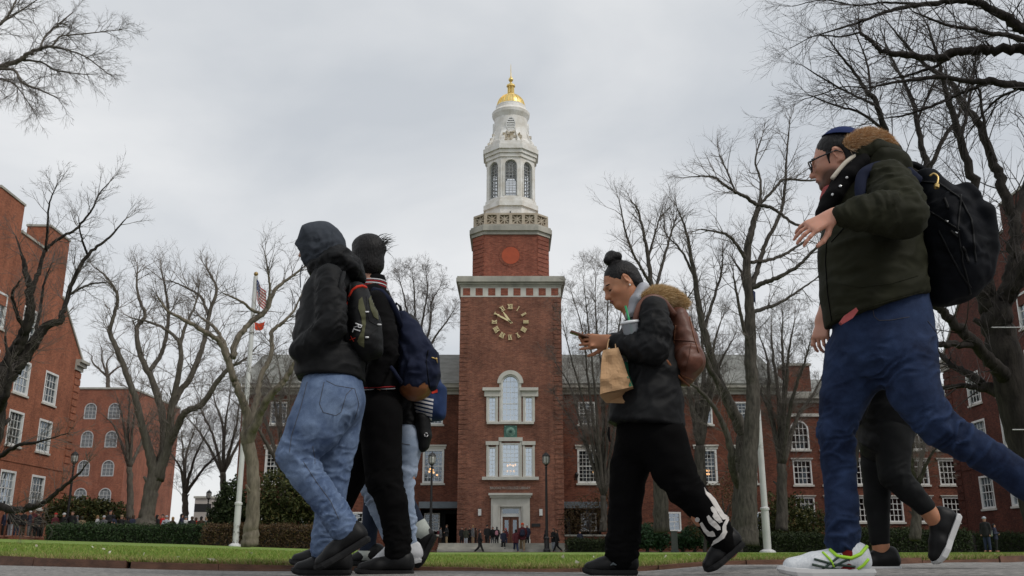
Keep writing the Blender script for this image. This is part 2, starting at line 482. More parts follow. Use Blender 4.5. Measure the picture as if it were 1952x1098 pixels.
def inside(poly,x,y):
 c=False;n=len(poly)
 for i in range(n):
  (x1,y1),(x2,y2)=poly[i],poly[(i+1) % n]
  if (y1 > y) != (y2 > y) and x < (x2 - x1)*(y - y1)/(y2 - y1)+x1:c=not c
 return c
def on_patch(bvh,poly,name,m,parent,step=2.5,off=.003,thick=.004):
 """a sewn-on patch, print or panel that follows the garment's surface; poly = outline in photograph pixels"""
 bm=bmesh.new()
 pts=[]
 n=len(poly)
 for i in range(n):
  (x0,y0),(x1,y1)=poly[i],poly[(i+1) % n]
  k=max(1,int(math.hypot(x1 - x0,y1 - y0)/step))
  pts += [(x0+(x1 - x0)*j/k,y0+(y1 - y0)*j/k) for j in range(k)]
 from mathutils.geometry import delaunay_2d_cdt
 E=[(i,(i+1) % len(pts)) for i in range(len(pts))]
 xs=[p[0] for p in poly];ys=[p[1] for p in poly]
 inn=[]
 x=min(xs)+step
 while x < max(xs):
  y=min(ys)+step
  while y < max(ys):
   if inside(poly,x,y) and min((x - a) ** 2+(y - b) ** 2 for a,b in pts) > (.6*step) ** 2:inn.append((x,y))
   y += step
  x += step
 r=delaunay_2d_cdt([Vector(p) for p in pts+inn],E,[],1,1e-4)
 V2,F2=r[0],r[2]
 H=[hit(bvh,v[0],v[1],off) for v in V2]
 V,mp=[],{}
 for i,h in enumerate(H):
  if h is not None:mp[i]=len(V);V.append(h[0])
 F=[tuple(mp[i] for i in f) for f in F2 if all(i in mp for i in f)]
 F=[f for f in F if max(np.linalg.norm(V[f[i]] - V[f[i - 1]]) for i in range(3)) < .06]
 if not F:return None
 bm.free()
 # thickness: rim turned in towards the garment
 k=len(V);cnt={}
 for f in F:
  for i in range(len(f)):
   e=(f[i],f[(i+1) % len(f)]);cnt[tuple(sorted(e))]=cnt.get(tuple(sorted(e)),[])+[e]
 nr={i:h[1] for i,h in enumerate(H) if h is not None}
 V2n=[V[mp[i]] - nr[i]*thick for i in mp]
 W=V+V2n
 F += [(e[0][1],e[0][0],e[0][0]+k,e[0][1]+k) for e in cnt.values() if len(e)==1]
 return obj(name,W,F,m,parent,smooth=False)
 # ------------------------------------------------------------------ ground: path, kerb, lawn
def sstep(a,b,x):
 t=np.clip((x - a)/(b - a),0,1);return t*t*(3 - 2*t)
def path_z(X):return .03*sstep(.6,1.3,X)
def kerb_h(X):return .014+.060*np.clip(-X/4.4,0,1.15)+.022*np.clip(X/4.4,0,1)
KA,KB=5.55,.126
def kerb_Y(a):
 a=np.asarray(a,float);q=np.maximum(KB*a*a,1e-9)
 return (1 - np.sqrt(np.maximum(1 - 4*q*KA,0)))/(2*q)
def far_z(a):return np.interp(a,[-.6,-.57,-.34,-.22,-.1,.6],[.67,.65,.33,.12,-.08,-.08])
def ground_z(X,Y):
 a=np.clip(X/np.maximum(Y,.5),-.59,.59)
 yk=kerb_Y(a)
 t=np.clip((Y - yk)/(50 - yk),0,1)
 zk=path_z(a*yk)+kerb_h(a*yk) - .006
 return np.where(Y < yk,path_z(X),zk*(1 - t)+far_z(a)*t)
def gz(X,Y):return float(ground_z(np.array(X,float),np.array(Y,float)))
M_asphalt=mat('path_asphalt',(.085,.082,.078),.9,col2=(.36,.345,.325),vscale=26,bump=1.,bscale=60,bdist=.02,coords='Object',detail=9)
M_lawn=mat('lawn_turf',(.105,.175,.020),.95,col2=(.175,.255,.038),vscale=3.0,bump=.6,bscale=30,bdist=.03,detail=8)
M_earth=mat('bare_earth',(.07,.06,.045),.95,var=.4,vscale=3)
M_kerb=mat('rusty_edging',(.075,.035,.02),.85,col2=(.16,.075,.045),vscale=7,bump=.4,bscale=40,stretch=(1,1,3))
def grid_mesh(name,P,m,kind='structure',smooth=True):
 r,c=P.shape[:2]
 I=np.arange(r*c).reshape(r,c)
 F=np.stack([I[:-1,:-1],I[:-1,1:],I[1:,1:],I[1:,:-1]],-1).reshape(-1,4)
 o=obj(name,P.reshape(-1,3),F,m,origin=(0,0,0),smooth=smooth)
 return tag(o,kind=kind)
 # far ground to the horizon, a little under everything else
A=np.linspace(-6,6,61);Ys=np.array([49.5,55,62,80,120,300,2200.])
P=np.zeros((len(Ys),len(A),3))
for i,Y in enumerate(Ys):
 P[i,:,0]=A*Y;P[i,:,1]=Y;P[i,:,2]=far_z(np.clip(A,-.6,.6)) - .012
g0=grid_mesh('ground',P,M_earth);g0['label']='bare earth and paving round the buildings'
P=np.array([[[-400,-300,-.35],[400,-300,-.35]],[[-400,49.6,-.35],[400,49.6,-.35]]],float)
tag(grid_mesh('subsoil',P,M_earth),'earth below the lawn and path')
# path: from behind the camera up to the kerb
Xs=np.linspace(-6.6,6.6,133)
yk=KA+KB*Xs ** 2
rows=np.linspace(0,1,60)
P=np.zeros((60,133,3))
for i,t in enumerate(rows):
 P[i,:,0]=Xs;P[i,:,1]=-8*(1 - t)+yk*t
 P[i,:,2]=path_z(Xs)+.004*np.sin(Xs*3.1+P[i,:,1]*1.7)
 if t > .999:P[i,:,2] -= .003
path=tag(grid_mesh('path',P,M_asphalt),'grey asphalt path curving round the lawn')
# cracks in the asphalt: thin recessed dark lines
M_crack=mat('crack_dirt',(.03,.028,.025),.95)
cm=MB()
for k in range(16):
 x0,y0=rng.uniform(-4.2,3.5),rng.uniform(4.4,7.0)
 if y0 > KA+KB*x0*x0 - .2:y0=KA+KB*x0*x0 - .25
 p=[np.array([x0,y0])]
 ang=rng.uniform(-.5,.5)
 for j in range(14):
  ang += rng.normal()*.5;ang *= .85
  q=p[-1]+np.array([math.cos(ang),math.sin(ang)*.6])*.09
  if q[1] > KA+KB*q[0] ** 2 - .08:break
  p.append(q)
 if len(p) < 3:continue
 w=rng.uniform(.006,.02)
 V=[]
 for q in p:
  z=float(path_z(q[0]))+.0065
  ww=w*rng.uniform(.4,1.3);V += [(q[0],q[1] - ww,z),(q[0],q[1]+ww,z)]
 cm.add(V,[(2*i,2*i+2,2*i+3,2*i+1) for i in range(len(p) - 1)])
cr=cm.build('crack',M_crack,path);cr['kind']='stuff'
# kerb of low rusty edging boards
kerb=empty('kerb',(0,KA,0),'low rust brown edging boards between path and lawn',None,None,'structure')
ak=np.array([-.585,-.49,-.395,-.39,-.30,-.215,-.12,-.03,.07,.15,.24,.335,.42,.50,.585])
for i in range(len(ak) - 1):
 if i==2:continue
 m=MB();aa=np.linspace(ak[i]+.0003,ak[i+1] - .0003,5);V=[]
 dz=rng.normal()*.004;dy=rng.normal()*.008
 for a in aa:
  y=float(kerb_Y(a))+dy;x=a*y;z0=float(path_z(x)) - .02;z1=float(path_z(x)+kerb_h(x))+dz
  V += [(x,y - .012,z0),(x,y - .010,z1),(x,y+.045,z1+.001),(x,y+.045,z0)]
 F=[(4*j+a_,4*j+4+a_,4*j+4+(a_+1) % 4,4*j+(a_+1) % 4) for j in range(4) for a_ in range(4)]+[(0,1,2,3),(19,18,17,16)]
 m.add(V,F);m.build('edging_board',M_kerb,kerb)
 # lawn
aL=np.linspace(-.585,.585,90);tL=np.concatenate([np.linspace(0,.18,40) ** 1.0,np.linspace(.2,1.02,40)])
P=np.zeros((80,90,3))
for j,a in enumerate(aL):
 y0=float(kerb_Y(a))+.04
 Y=y0+(50.3 - y0)*tL
 P[:,j,0]=a*Y;P[:,j,1]=Y;P[:,j,2]=ground_z(a*Y,Y)
 P[:,j,2] += .004*perlin(np.stack([a*Y*2,Y*2,Y*0],1))*(Y < 20)
lawn=tag(grid_mesh('lawn',P,M_lawn),'green lawn behind the low edging')
# grass blades
def grass_mat():
 m=bpy.data.materials.new('grass_blade');m.use_nodes=True;nt=m.node_tree;b=nt.nodes['Principled BSDF']
 b.inputs['Roughness'].default_value=.6;b.inputs['Specular IOR Level'].default_value=.25
 g=nt.nodes.new('ShaderNodeNewGeometry');r=nt.nodes.new('ShaderNodeValToRGB')
 e=r.color_ramp.elements
 e[0].position=0;e[0].color=(.085,.15,.018,1);e[1].position=1;e[1].color=(.32,.25,.10,1)
 for p,c in ((.35,(.135,.22,.028,1)),(.66,(.18,.255,.04,1)),(.88,(.26,.27,.075,1))):
  x=r.color_ramp.elements.new(p);x.color=c
 nt.links.new(g.outputs['Random Per Island'],r.inputs['Fac']);nt.links.new(r.outputs['Color'],b.inputs['Base Color'])
 return m
M_grass=grass_mat()
M_straw=mat('dead_grass',(.28,.20,.085),.9,col2=(.42,.33,.17),vscale=40)
def blades(n,ymax,dry,name,m,hgt,wid):
 a=rng.uniform(-.585,.585,n);y0=kerb_Y(a)
 u=rng.random(n)
 Y=y0+.02+(ymax - .02)*(u ** 2.0 if not dry else u ** 2.2)
 X=a*Y;Z=ground_z(X,Y+.05)
 ang=rng.uniform(0,2*math.pi,n);w=wid*rng.uniform(.6,1.3,n)*(1+(Y - y0)*.12);h=hgt*rng.uniform(.45,1.3,n)
 c,s=np.cos(ang)*w,np.sin(ang)*w
 lx,ly=rng.normal(size=n)*.55*h,rng.normal(size=n)*.55*h
 B=np.stack([X,Y,Z - .004],1)
 V=np.stack([B+np.stack([-c,-s,0*c],1),B+np.stack([c,s,0*c],1),B+np.stack([lx,ly,h],1)],1).reshape(-1,3)
 o=obj(name,V,np.arange(3*n).reshape(-1,3),m,origin=(0,KA,0))
 return tag(o,kind='stuff')
g1=blades(150000,15,False,'grass',M_grass,.034,.0028);tag(g1,'short green grass blades of the lawn','grass')
g2=blades(30000,1.4,True,'dry_grass',M_straw,.030,.0026);tag(g2,'dry straw coloured grass along the lawn edge','grass')
def litter_leaves(n):
 a=rng.uniform(-.56,.56,n);Y=kerb_Y(a)+rng.uniform(.05,9,n);X=a*Y;Z=ground_z(X,Y)+.022
 V=[];F=[]
 for i in range(n):
  q=rng.normal(size=(2,3))*.012;p=np.array([X[i],Y[i],Z[i]]);b=len(V)
  V += [p+q[0],p+q[1],p - q[0],p - q[1]];F.append((b,b+1,b+2,b+3))
 return tag(obj('fallen_leaves',V,F,mat('litter_leaf',(.30,.26,.2),.8,col2=(.55,.52,.46),vscale=1.3,detail=1),origin=(0,KA,0)),'pale scraps of leaf scattered over the lawn','leaf litter',None,'stuff')
litter_leaves(60)
# ------------------------------------------------------------------ buildings: faces, openings, windows
M_brick_lib=brick_mat('library_brick',(.305,.128,.086),(.20,.080,.058),(.30,.225,.18),dark=.55)
M_brick_wing=brick_mat('wing_brick',(.215,.075,.046),(.125,.043,.030),(.19,.13,.10),dark=.45)
M_brick_left=brick_mat('orange_brick',(.42,.150,.083),(.31,.105,.060),(.37,.22,.15),dark=.6)
M_brick_right=brick_mat('shaded_brick',(.15,.045,.030),(.075,.026,.020),(.10,.07,.06))  # right hall gets less light; that shade is put into its brick colour
M_brick_back=brick_mat('back_brick',(.37,.140,.088),(.28,.100,.066),(.33,.21,.16),dark=.6)
M_brick_pink=brick_mat('attic_brick',(.34,.115,.075),(.25,.075,.05),(.26,.17,.14),dark=.8)
M_stone=mat('limestone',(.50,.485,.44),.85,col2=(.63,.615,.57),vscale=1.6,bump=.3,bscale=9,stretch=(1,1,.5))
M_stone_d=mat('weathered_stone',(.27,.265,.235),.88,col2=(.46,.44,.385),vscale=1.1,bump=.3,bscale=9,stretch=(1,1,.35))
M_white=mat('white_paint',(.66,.66,.64),.55,col2=(.78,.78,.77),vscale=1.6)
M_white_old=mat('peeling_white_paint',(.62,.585,.52),.75,col2=(.84,.835,.81),vscale=1.5,bump=.4,bscale=7,detail=9)
M_gold=mat('gold_leaf',(.74,.52,.15),.42,col2=(.90,.72,.32),vscale=2.5,metal=.75,bump=.25,bscale=5)
M_gold_paint=mat('gilt_metal',(.82,.70,.40),.4,metal=.3)
M_slate=mat('slate_roof',(.19,.195,.18),.8,col2=(.30,.305,.285),vscale=1.2,bump=.5,bscale=6,stretch=(1,1,3))
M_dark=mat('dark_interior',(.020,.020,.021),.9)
M_shade=mat('roller_blind',(.50,.48,.43),.9,col2=(.40,.38,.34),vscale=.8)
M_black_iron=mat('black_iron',(.012,.012,.013),.5)
M_verdigris=mat('verdigris_bronze',(.035,.12,.10),.7,col2=(.10,.21,.17),vscale=5)
M_wood_door=mat('brown_door',(.15,.048,.02),.5,col2=(.09,.03,.015),vscale=3,stretch=(4,4,.6))
M_glass=glass_mat('window_glass',(.42,.48,.55),.58)
GL=[M_glass,glass_mat('darker_glass',(.30,.34,.38),.68),glass_mat('brighter_glass',(.55,.60,.66),.42)]
M_glass_pale=glass_mat('pale_leaded_glass',(.72,.80,.88),.30,.12)
M_glass_clear=glass_mat('belfry_glass',(.5,.55,.6),.90)
M_bulb=mat('lit_bulb',(1,.7,.35),.5,emit=((1,.50,.18),2.2))
M_fascia=mat('blue_grey_fascia',(.105,.125,.145),.6,var=.15,vscale=3)
class Face:
 def __init__(s,O,U,N):
  s.O,s.U,s.N=np.asarray(O,float),nrm(U),nrm(N)
 def P(s,u,z,d=0.):
  p=s.O+s.U*u+s.N*d;return (p[0],p[1],s.O[2]+z)
 def px(s,px,py,d=0.):
  r_=np.array(ray(px,py));c=np.array([0,0,HC])
  t=np.dot(s.O+s.N*d - c,s.N)/np.dot(r_,s.N)
  p=c+r_*t
  return float(np.dot(p - s.O,s.U)),float(p[2] - s.O[2])
 def rect(s,x0,y0,x1,y1):
  u0=s.px(x0,(y0+y1)/2)[0];u1=s.px(x1,(y0+y1)/2)[0]
  z1=s.px((x0+x1)/2,y0)[1];z0=s.px((x0+x1)/2,y1)[1]
  return (min(u0,u1),z0,max(u0,u1),z1)
 def box(s,mb,u0,z0,u1,z1,d0,d1,m=0):
  c=[s.P(u,z,d) for d in (d0,d1) for u,z in ((u0,z0),(u1,z0),(u1,z1),(u0,z1))]
  mb.add(c,[(3,2,1,0),(4,5,6,7),(0,1,5,4),(1,2,6,5),(2,3,7,6),(3,0,4,7)],m)
from mathutils.geometry import delaunay_2d_cdt
def arch_pts(u0,u1,zs,n=14):
 c,r=(u0+u1)/2,(u1 - u0)/2
 return [(c+r*math.cos(math.pi*i/n),zs+r*math.sin(math.pi*i/n)) for i in range(n+1)]
def opening(rect,arched=False):
 u0,z0,u1,z1=rect
 if not arched:return [(u0,z0),(u1,z0),(u1,z1),(u0,z1)]
 zs=z1 - (u1 - u0)/2
 return [(u0,z0),(u1,z0)]+arch_pts(u0,u1,zs)
def wall(mb,face,outer,holes=(),depth=.30,m=0,back=None):
 """brick face with real openings and their reveals; back: an MB that receives the dark room behind each opening"""
 loops=[list(outer)]+[list(h) for h in holes]
 flat=[Vector(p) for l in loops for p in l];E=[];b=0
 for l in loops:E += [(b+i,b+(i+1) % len(l)) for i in range(len(l))];b += len(l)
 r_=delaunay_2d_cdt(flat,E,[],1,1e-5)
 T=[]
 for t in r_[2]:
  cx,cy=sum(r_[0][i].x for i in t)/len(t),sum(r_[0][i].y for i in t)/len(t)
  if inside(outer,cx,cy) and not any(inside(h,cx,cy) for h in holes):T.append(t)
 mb.add([face.P(p.x,p.y,0) for p in r_[0]],[tuple(t) for t in T],m)
 for h in holes:
  n=len(h)
  mb.add([face.P(u,z,0) for u,z in h]+[face.P(u,z,-depth) for u,z in h],[(i,(i+1) % n,(i+1) % n+n,i+n) for i in range(n)],m)
  if back is not None:
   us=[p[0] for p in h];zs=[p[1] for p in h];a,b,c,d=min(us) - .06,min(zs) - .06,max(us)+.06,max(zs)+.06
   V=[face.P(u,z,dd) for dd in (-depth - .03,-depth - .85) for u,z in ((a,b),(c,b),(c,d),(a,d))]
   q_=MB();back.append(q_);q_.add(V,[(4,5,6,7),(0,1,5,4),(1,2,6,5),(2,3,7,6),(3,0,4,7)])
def sash(face,rect,parent,cols=4,rows=(2,2),fw=.09,mun=.028,rec=.12,glass=None,frame=None,arched=False,sill=None,lintel=None,blind=0.,bulbs=(),proud=.02):
 """sash window: frame and glazing bars, one pane per sash, optional sill, head and blind"""
 glass=glass or M_glass;frame=frame or M_white
 u0,z0,u1,z1=rect
 mb=MB()
 face.box(mb,u0,z0,u0+fw,z1 if not arched else z1 - (u1 - u0)/2,-rec - .08,proud)
 face.box(mb,u1 - fw,z0,u1,z1 if not arched else z1 - (u1 - u0)/2,-rec - .08,proud)
 face.box(mb,u0+fw,z0,u1 - fw,z0+fw,-rec - .08,proud - .003)
 zt=z1 - fw
 if arched:
  zs=z1 - (u1 - u0)/2
  o,i=arch_pts(u0,u1,zs,12),arch_pts(u0+fw,u1 - fw,zs,12)
  for k in range(12):
   q=[o[k],o[k+1],i[k+1],i[k]]
   V=[face.P(u,z,d) for d in (-rec - .08,proud) for u,z in q]
   mb.add(V,[(4,5,6,7),(0,1,5,4),(2,3,7,6)])
  zt=zs
 else:
  face.box(mb,u0+fw,z1 - fw,u1 - fw,z1,-rec - .08,proud - .003)
 a,b,c,d=u0+fw,z0+fw,u1 - fw,z1 - fw
 zm=b+(d - b)*rows[1]/(rows[0]+rows[1])
 if rows[0] and rows[1]:face.box(mb,a,zm - .03,c,zm+.03,-rec - .055,-rec+.03)
 for k in range(1,cols):
  u=a+(c - a)*k/cols
  top=d
  if arched:
   dx=abs(u - (a+c)/2);rr=(c - a)/2;top=zt+math.sqrt(max(rr*rr - dx*dx,0))
  face.box(mb,u - mun/2,b,u+mun/2,top,-rec - .045,-rec+.018)
 for lo,hi,n in ((zm+.03,d,rows[0]),(b,zm - .03,rows[1])):
  for k in range(1,n):
   z=lo+(hi - lo)*k/n
   ua,ub=a,c
   if arched and z > zt:
    rr=(c - a)/2;hw=math.sqrt(max(rr*rr - (z - zt) ** 2,0));ua,ub=(a+c)/2 - hw,(a+c)/2+hw
   face.box(mb,ua,z - mun/2,ub,z+mun/2,-rec - .042,-rec+.014)
 w=mb.build('window',frame,parent,smooth=False)
 if glass is M_glass:glass=GL[int(abs(u0*7.3+z0*3.1+face.O[1])) % 3]
 def pane(lo,hi):
  p=MB()
  if arched and hi > zt:
   pts=[(a,lo),(c,lo)]+arch_pts(a,c,zt,12)
  else:pts=[(a,lo),(c,lo),(c,hi),(a,hi)]
  n=len(pts)
  p.add([face.P(u,z,-rec - .012) for u,z in pts],[tuple(range(n))])
  p.build('pane',glass,w)
 if rows[0] and rows[1]:pane(b,zm - .03);pane(zm+.03,d)
 else:pane(b,d)
 if blind:
  p=MB();h=(d - b)*blind
  p.add([face.P(u,z,-rec - .16) for u,z in ((a,d - h),(c,d - h),(c,d),(a,d))],[(0,1,2,3)]);p.build('blind',M_shade,w)
 if sill:
  p=MB();face.box(p,u0 - .10,z0 - sill,u1+.10,z0 - .003,-rec,.09);p.build('sill',M_stone,w)
 if lintel:
  p=MB();face.box(p,u0 - .10,z1+.003,u1+.10,z1+lintel,-rec,.05);face.box(p,u0 - .15,z1+lintel*.7,u1+.15,z1+lintel+.02,-rec+.01,.11);p.build('lintel',M_stone,w)
 for (fu,fz) in bulbs:
  p=MB();cc=face.P(a+(c - a)*fu,b+(d - b)*fz,-rec - .30)
  p.lathe([(.01,-.07),(.055,-.045),(.075,0),(.055,.045),(.01,.07)],cc,8);p.build('light_bulb',M_bulb,w,smooth=True)
 return w
 # ------------------------------------------------------------------ the library with its clock tower
TX=at(973.5,800,61)[0]
lib=empty('library_building',(TX,61,far_z(0)),'red brick library with white belfry, gold dome and clock tower','building')
TF=Face((TX,61,0),(1,0,0),(0,-1,0)) # tower front
WF=Face((TX,63.4,0),(1,0,0),(0,-1,0)) # wing front
TYc=61+3.4
ZB=.42 # terrace level
half=3.36
zc0=TF.px(973,566)[1] # underside of frieze
back=[]
r_mid_up=TF.rect(955.7,714,990,804);r_su=[TF.rect(931,756,945.5,804),TF.rect(1000.5,756,1015.6,804)]
r_mid_lo=TF.rect(955.7,844.6,991,909);r_sl=[TF.rect(931,852,945.5,909),TF.rect(1000.5,852,1015.6,909)]
r_door=TF.rect(954,966,993,1034);r_door=(r_door[0],ZB,r_door[2],r_door[3])
zs_up=r_mid_up[3]
holes=[opening((r_mid_up[0],r_mid_up[1],r_mid_up[2],zs_up),True)]+[opening(r) for r in r_su+r_sl]+[opening(r_mid_lo),opening(r_door)]
mb=MB()
wall(mb,TF,[(-half,-.5),(half,-.5),(half,zc0),(-half,zc0)],holes,.28,0,back)
for sx in (-1,1):
 x=TX+sx*half
 mb.add([(x,61,-.5),(x,68,-.5),(x,68,zc0),(x,61,zc0)],[(0,1,2,3)])
mb.add([(TX - half,68,-.5),(TX+half,68,-.5),(TX+half,68,zc0),(TX - half,68,zc0)],[(0,1,2,3)])
mb.build('tower_wall',M_brick_lib,lib)
# brick quoins, every block its own piece
zq=ZB - .1;k=0
me_q={}
while zq < zc0 - .28:
 for sx in (-1,1):
  L=.52 if k % 2 else .46
  u0,u1=(half - L,half+.035) if sx > 0 else (-half - .035,-half+L)
  if (sx,k % 2) not in me_q:
   q=MB();TF.box(q,u0,0,u1,.27,-.5,.035)
   o=q.build('quoin',M_brick_lib,lib);me_q[(sx,k % 2)]=o
  else:
   o=me_q[(sx,k % 2)].copy();COL.objects.link(o);o.parent=lib
  o.location=(0,0,zq)
 zq += .315;k += 1
 # windows of the tower
sash(TF,(r_mid_up[0],r_mid_up[1],r_mid_up[2],zs_up),lib,4,(5,3),.10,.022,.14,M_glass_pale,arched=True)
for r in r_su:sash(TF,r,lib,2,(0,6),.07,.02,.14,M_glass_pale)
sash(TF,r_mid_lo,lib,4,(4,3),.10,.022,.14,M_glass_pale,bulbs=[(.28,.15),(.5,.15),(.72,.15),(.3,.33),(.48,.36),(.66,.33),(.8,.36)])
for r in r_sl:sash(TF,r,lib,2,(0,7),.07,.02,.14,M_glass_pale)
# stone surround of the upper window: entablature, arch ring, jambs
mb=MB()
e=TF.rect(920,739.5,1026,756)
for u0,u1 in ((e[0],r_mid_up[0] - .02),(r_mid_up[2]+.02,e[2])):
 TF.box(mb,u0+.12,e[1],u1,e[3] - .2,-.02,.12);TF.box(mb,u0,e[3] - .2,u1,e[3],-.02,.24)
ci=(r_mid_up[0]+r_mid_up[2])/2;ri=(r_mid_up[2] - r_mid_up[0])/2;zsp=zs_up - ri
o_,i_=arch_pts(ci - ri - .27,ci+ri+.27,zsp,18),arch_pts(ci - ri,ci+ri,zsp,18)
for q in range(18):
 V=[TF.P(u,z,d) for d in (-.02,.14) for u,z in (o_[q],o_[q+1],i_[q+1],i_[q])]
 mb.add(V,[(4,5,6,7),(0,1,5,4),(2,3,7,6),(0,4,7,3),(1,2,6,5)])
mb.build('arch_surround',M_stone,lib)
mb=MB()
for r in r_su+[r_mid_up]:
 for u in ((r[0] - .13,r[0]),(r[2],r[2]+.13)):
  TF.box(mb,u[0],r[1],u[1],e[1] - .004 if r is not r_mid_up else zsp,-.02,.07)
sl=TF.rect(928,804,1018,808);TF.box(mb,sl[0],sl[1] - .02,sl[2],sl[3] - .004,-.02,.14)
for r in r_sl+[r_mid_lo]:
 for u in ((r[0] - .13,r[0]),(r[2],r[2]+.13)):TF.box(mb,u[0],r[1],u[1],r[3]+.12,-.02,.07)
 TF.box(mb,r[0] - .18,r[3]+.12,r[2]+.18,r[3]+.36,-.02,.12)
sl=TF.rect(919,909,1027,915);TF.box(mb,sl[0],sl[1],sl[2],sl[3] - .004,-.02,.18)
mb.build('window_surround',M_stone,lib)
# green plaque
pq=TF.rect(961,811,985.6,836);mb=MB();TF.box(mb,*pq,-.02,.05)
plaque=mb.build('plaque',M_verdigris,lib)
mb=MB();cu,cz=(pq[0]+pq[2])/2,(pq[1]+pq[3])/2
for rr,dd in ((.30,.08),(.22,.11)):
 V=[TF.P(cu+rr*math.cos(t),cz+rr*math.sin(t),dd) for t in np.linspace(0,2*math.pi,17)[:-1]]+[TF.P(cu+rr*.75*math.cos(t),cz+rr*.75*math.sin(t),dd+.02) for t in np.linspace(0,2*math.pi,17)[:-1]]
 mb.add(V,[(i,(i+1) % 16,(i+1) % 16+16,i+16) for i in range(16)])
for t in range(8):
 a=t*math.pi/4;p0=TF.P(cu+.1*math.cos(a),cz+.1*math.sin(a),.08);p1=TF.P(cu+.24*math.cos(a+.3),cz+.24*math.sin(a+.3),.09);mb.tube([p0,p1],[.05,.02],5)
for cxx,czz in ((pq[0]+.07,pq[3] - .07),(pq[2] - .07,pq[3] - .07),(pq[0]+.07,pq[1]+.07),(pq[2] - .07,pq[1]+.07)):
 TF.box(mb,cxx - .04,czz - .04,cxx+.04,czz+.04,.05,.09)
mb.build('relief',mat('pale_verdigris',(.17,.30,.25),.7,var=.3,vscale=8),plaque)
# frieze and main cornice
zf1=TF.px(973,547)[1];zk1=TF.px(973,528)[1]
mb=MB();f=MB();hw=half+.02
for s_ in range(9):
 pass
mb.box((TX - hw,61 - .02,zc0),(TX+hw,61+6.8,zf1));mb.build('frieze',M_stone,lib)
n=8;pitch=24.0
for i in range(n):
 cx_=973.5+(i - 3.5)*pitch
 r=TF.rect(cx_ - 6.8,549.5,cx_+6.8,563.5)
 q=MB();TF.box(q,*r,0,.028);q.build('brick_panel',M_brick_pink,lib)
 for sx in (-1,1):
  v0=.45+i*.82
  q=MB();q.box((TX+sx*(hw - .01),61+v0,r[1]),(TX+sx*(hw+.012),61+v0+.46,r[3]));q.build('brick_panel',M_brick_pink,lib)
mb=MB()
steps=[(zf1,zf1+.14,.07),(zf1+.14,zf1+.30,.16),(zf1+.30,zk1 - .12,.30),(zk1 - .12,zk1,.24)]
for a,b,ex in steps:mb.box((TX - hw - ex,61 - ex,a),(TX+hw+ex,67.8+ex,b))
mb.build('cornice',M_stone_d,lib)
# clock: gilt Roman numerals and hands straight on the brick
clock=empty('clock',(0,0,0));clock.parent=lib
cu,cz=TF.px(972.5,614);mp_=mpp(972.5,614,61)
clock.location=(cu,-.0,cz)
def bar(mb,p,q,w0,w1,d0=.03,d1=.09):
 p,q=np.array(p,float),np.array(q,float);t=nrm(q - p);s_=np.array([-t[1],t[0]])
 pts=[p - s_*w0/2,q - s_*w1/2,q+s_*w1/2,p+s_*w0/2]
 V=[TF.P(u,z,d) for d in (d0,d1) for u,z in pts]
 mb.add(V,[(3,2,1,0),(4,5,6,7),(0,1,5,4),(1,2,6,5),(2,3,7,6),(3,0,4,7)])
ROM=['XII','I','II','III','IIII','V','VI','VII','VIII','IX','X','XI']
Rn,H2=30.0*mp_,4.5*mp_
for h in range(12):
 a=math.pi/2 - h*math.pi/6
 rad,tan=np.array([math.cos(a),math.sin(a)]),np.array([math.sin(a),-math.cos(a)])
 c0=np.array([cu,cz])+rad*Rn
 wd={'I':.075,'V':.17,'X':.18}
 tot=sum(wd[ch] for ch in ROM[h]);x=-tot/2
 m=MB()
 def L(u,v):return c0+tan*u+rad*v
 for ch in ROM[h]:
  xc=x+wd[ch]/2;x += wd[ch]
  if ch=='I':bar(m,L(xc,-H2),L(xc,H2),.042,.042)
  if ch=='V':bar(m,L(xc - .06,H2),L(xc,-H2),.046,.03);bar(m,L(xc+.06,H2),L(xc,-H2),.034,.034,.032,.088)
  if ch=='X':bar(m,L(xc - .065,H2),L(xc+.065,-H2),.044,.044);bar(m,L(xc+.065,H2),L(xc - .065,-H2),.034,.034,.032,.088)
 for v in (-H2,H2):bar(m,L(-tot/2 - .012,v),L(tot/2+.012,v),.020,.020,.034,.086)
 m.build('numeral',M_gold_paint,clock)
def hand(ang,ln,tail,w):
 d=np.array([math.sin(ang),math.cos(ang)]);m=MB()
 c=np.array([cu,cz])
 bar(m,c - d*tail,c+d*ln*.55,w,w*1.25,.12,.15);bar(m,c+d*ln*.55,c+d*ln,w*1.3,.02,.121,.149)
 m.build('clock_hand',M_gold_paint,clock)
hand(R(325),25*mp_,4*mp_,.11);hand(R(299),33*mp_,5*mp_,.09)
# lettering
def text_mesh(s,size,name,m,parent,mtx,ext=.02,font_scale=1.):
 cu_=bpy.data.curves.new(name,'FONT');cu_.body=s;cu_.size=size;cu_.align_x='CENTER';cu_.align_y='CENTER';cu_.extrude=ext;cu_.resolution_u=3
 o=bpy.data.objects.new('t',cu_);COL.objects.link(o)
 dg=bpy.context.evaluated_depsgraph_get();me=bpy.data.meshes.new_from_object(o.evaluated_get(dg))
 V=[mtx @ (Vector((v.co.x*font_scale,v.co.y,v.co.z))) for v in me.vertices];F=[tuple(p.vertices) for p in me.polygons]
 bpy.data.objects.remove(o);bpy.data.curves.remove(cu_)
 return obj(name,[tuple(v) for v in V],F,m,parent)
tu,tz=TF.px(972.5,930.5)
text_mesh('BROOKLYN COLLEGE LIBRARY',.235,'lettering',mat('cast_letters',(.42,.40,.37),.5),lib,Matrix.Translation(TF.P(tu,tz,.03)) @ Matrix.Rotation(math.pi/2,4,'X'),.025,.79)
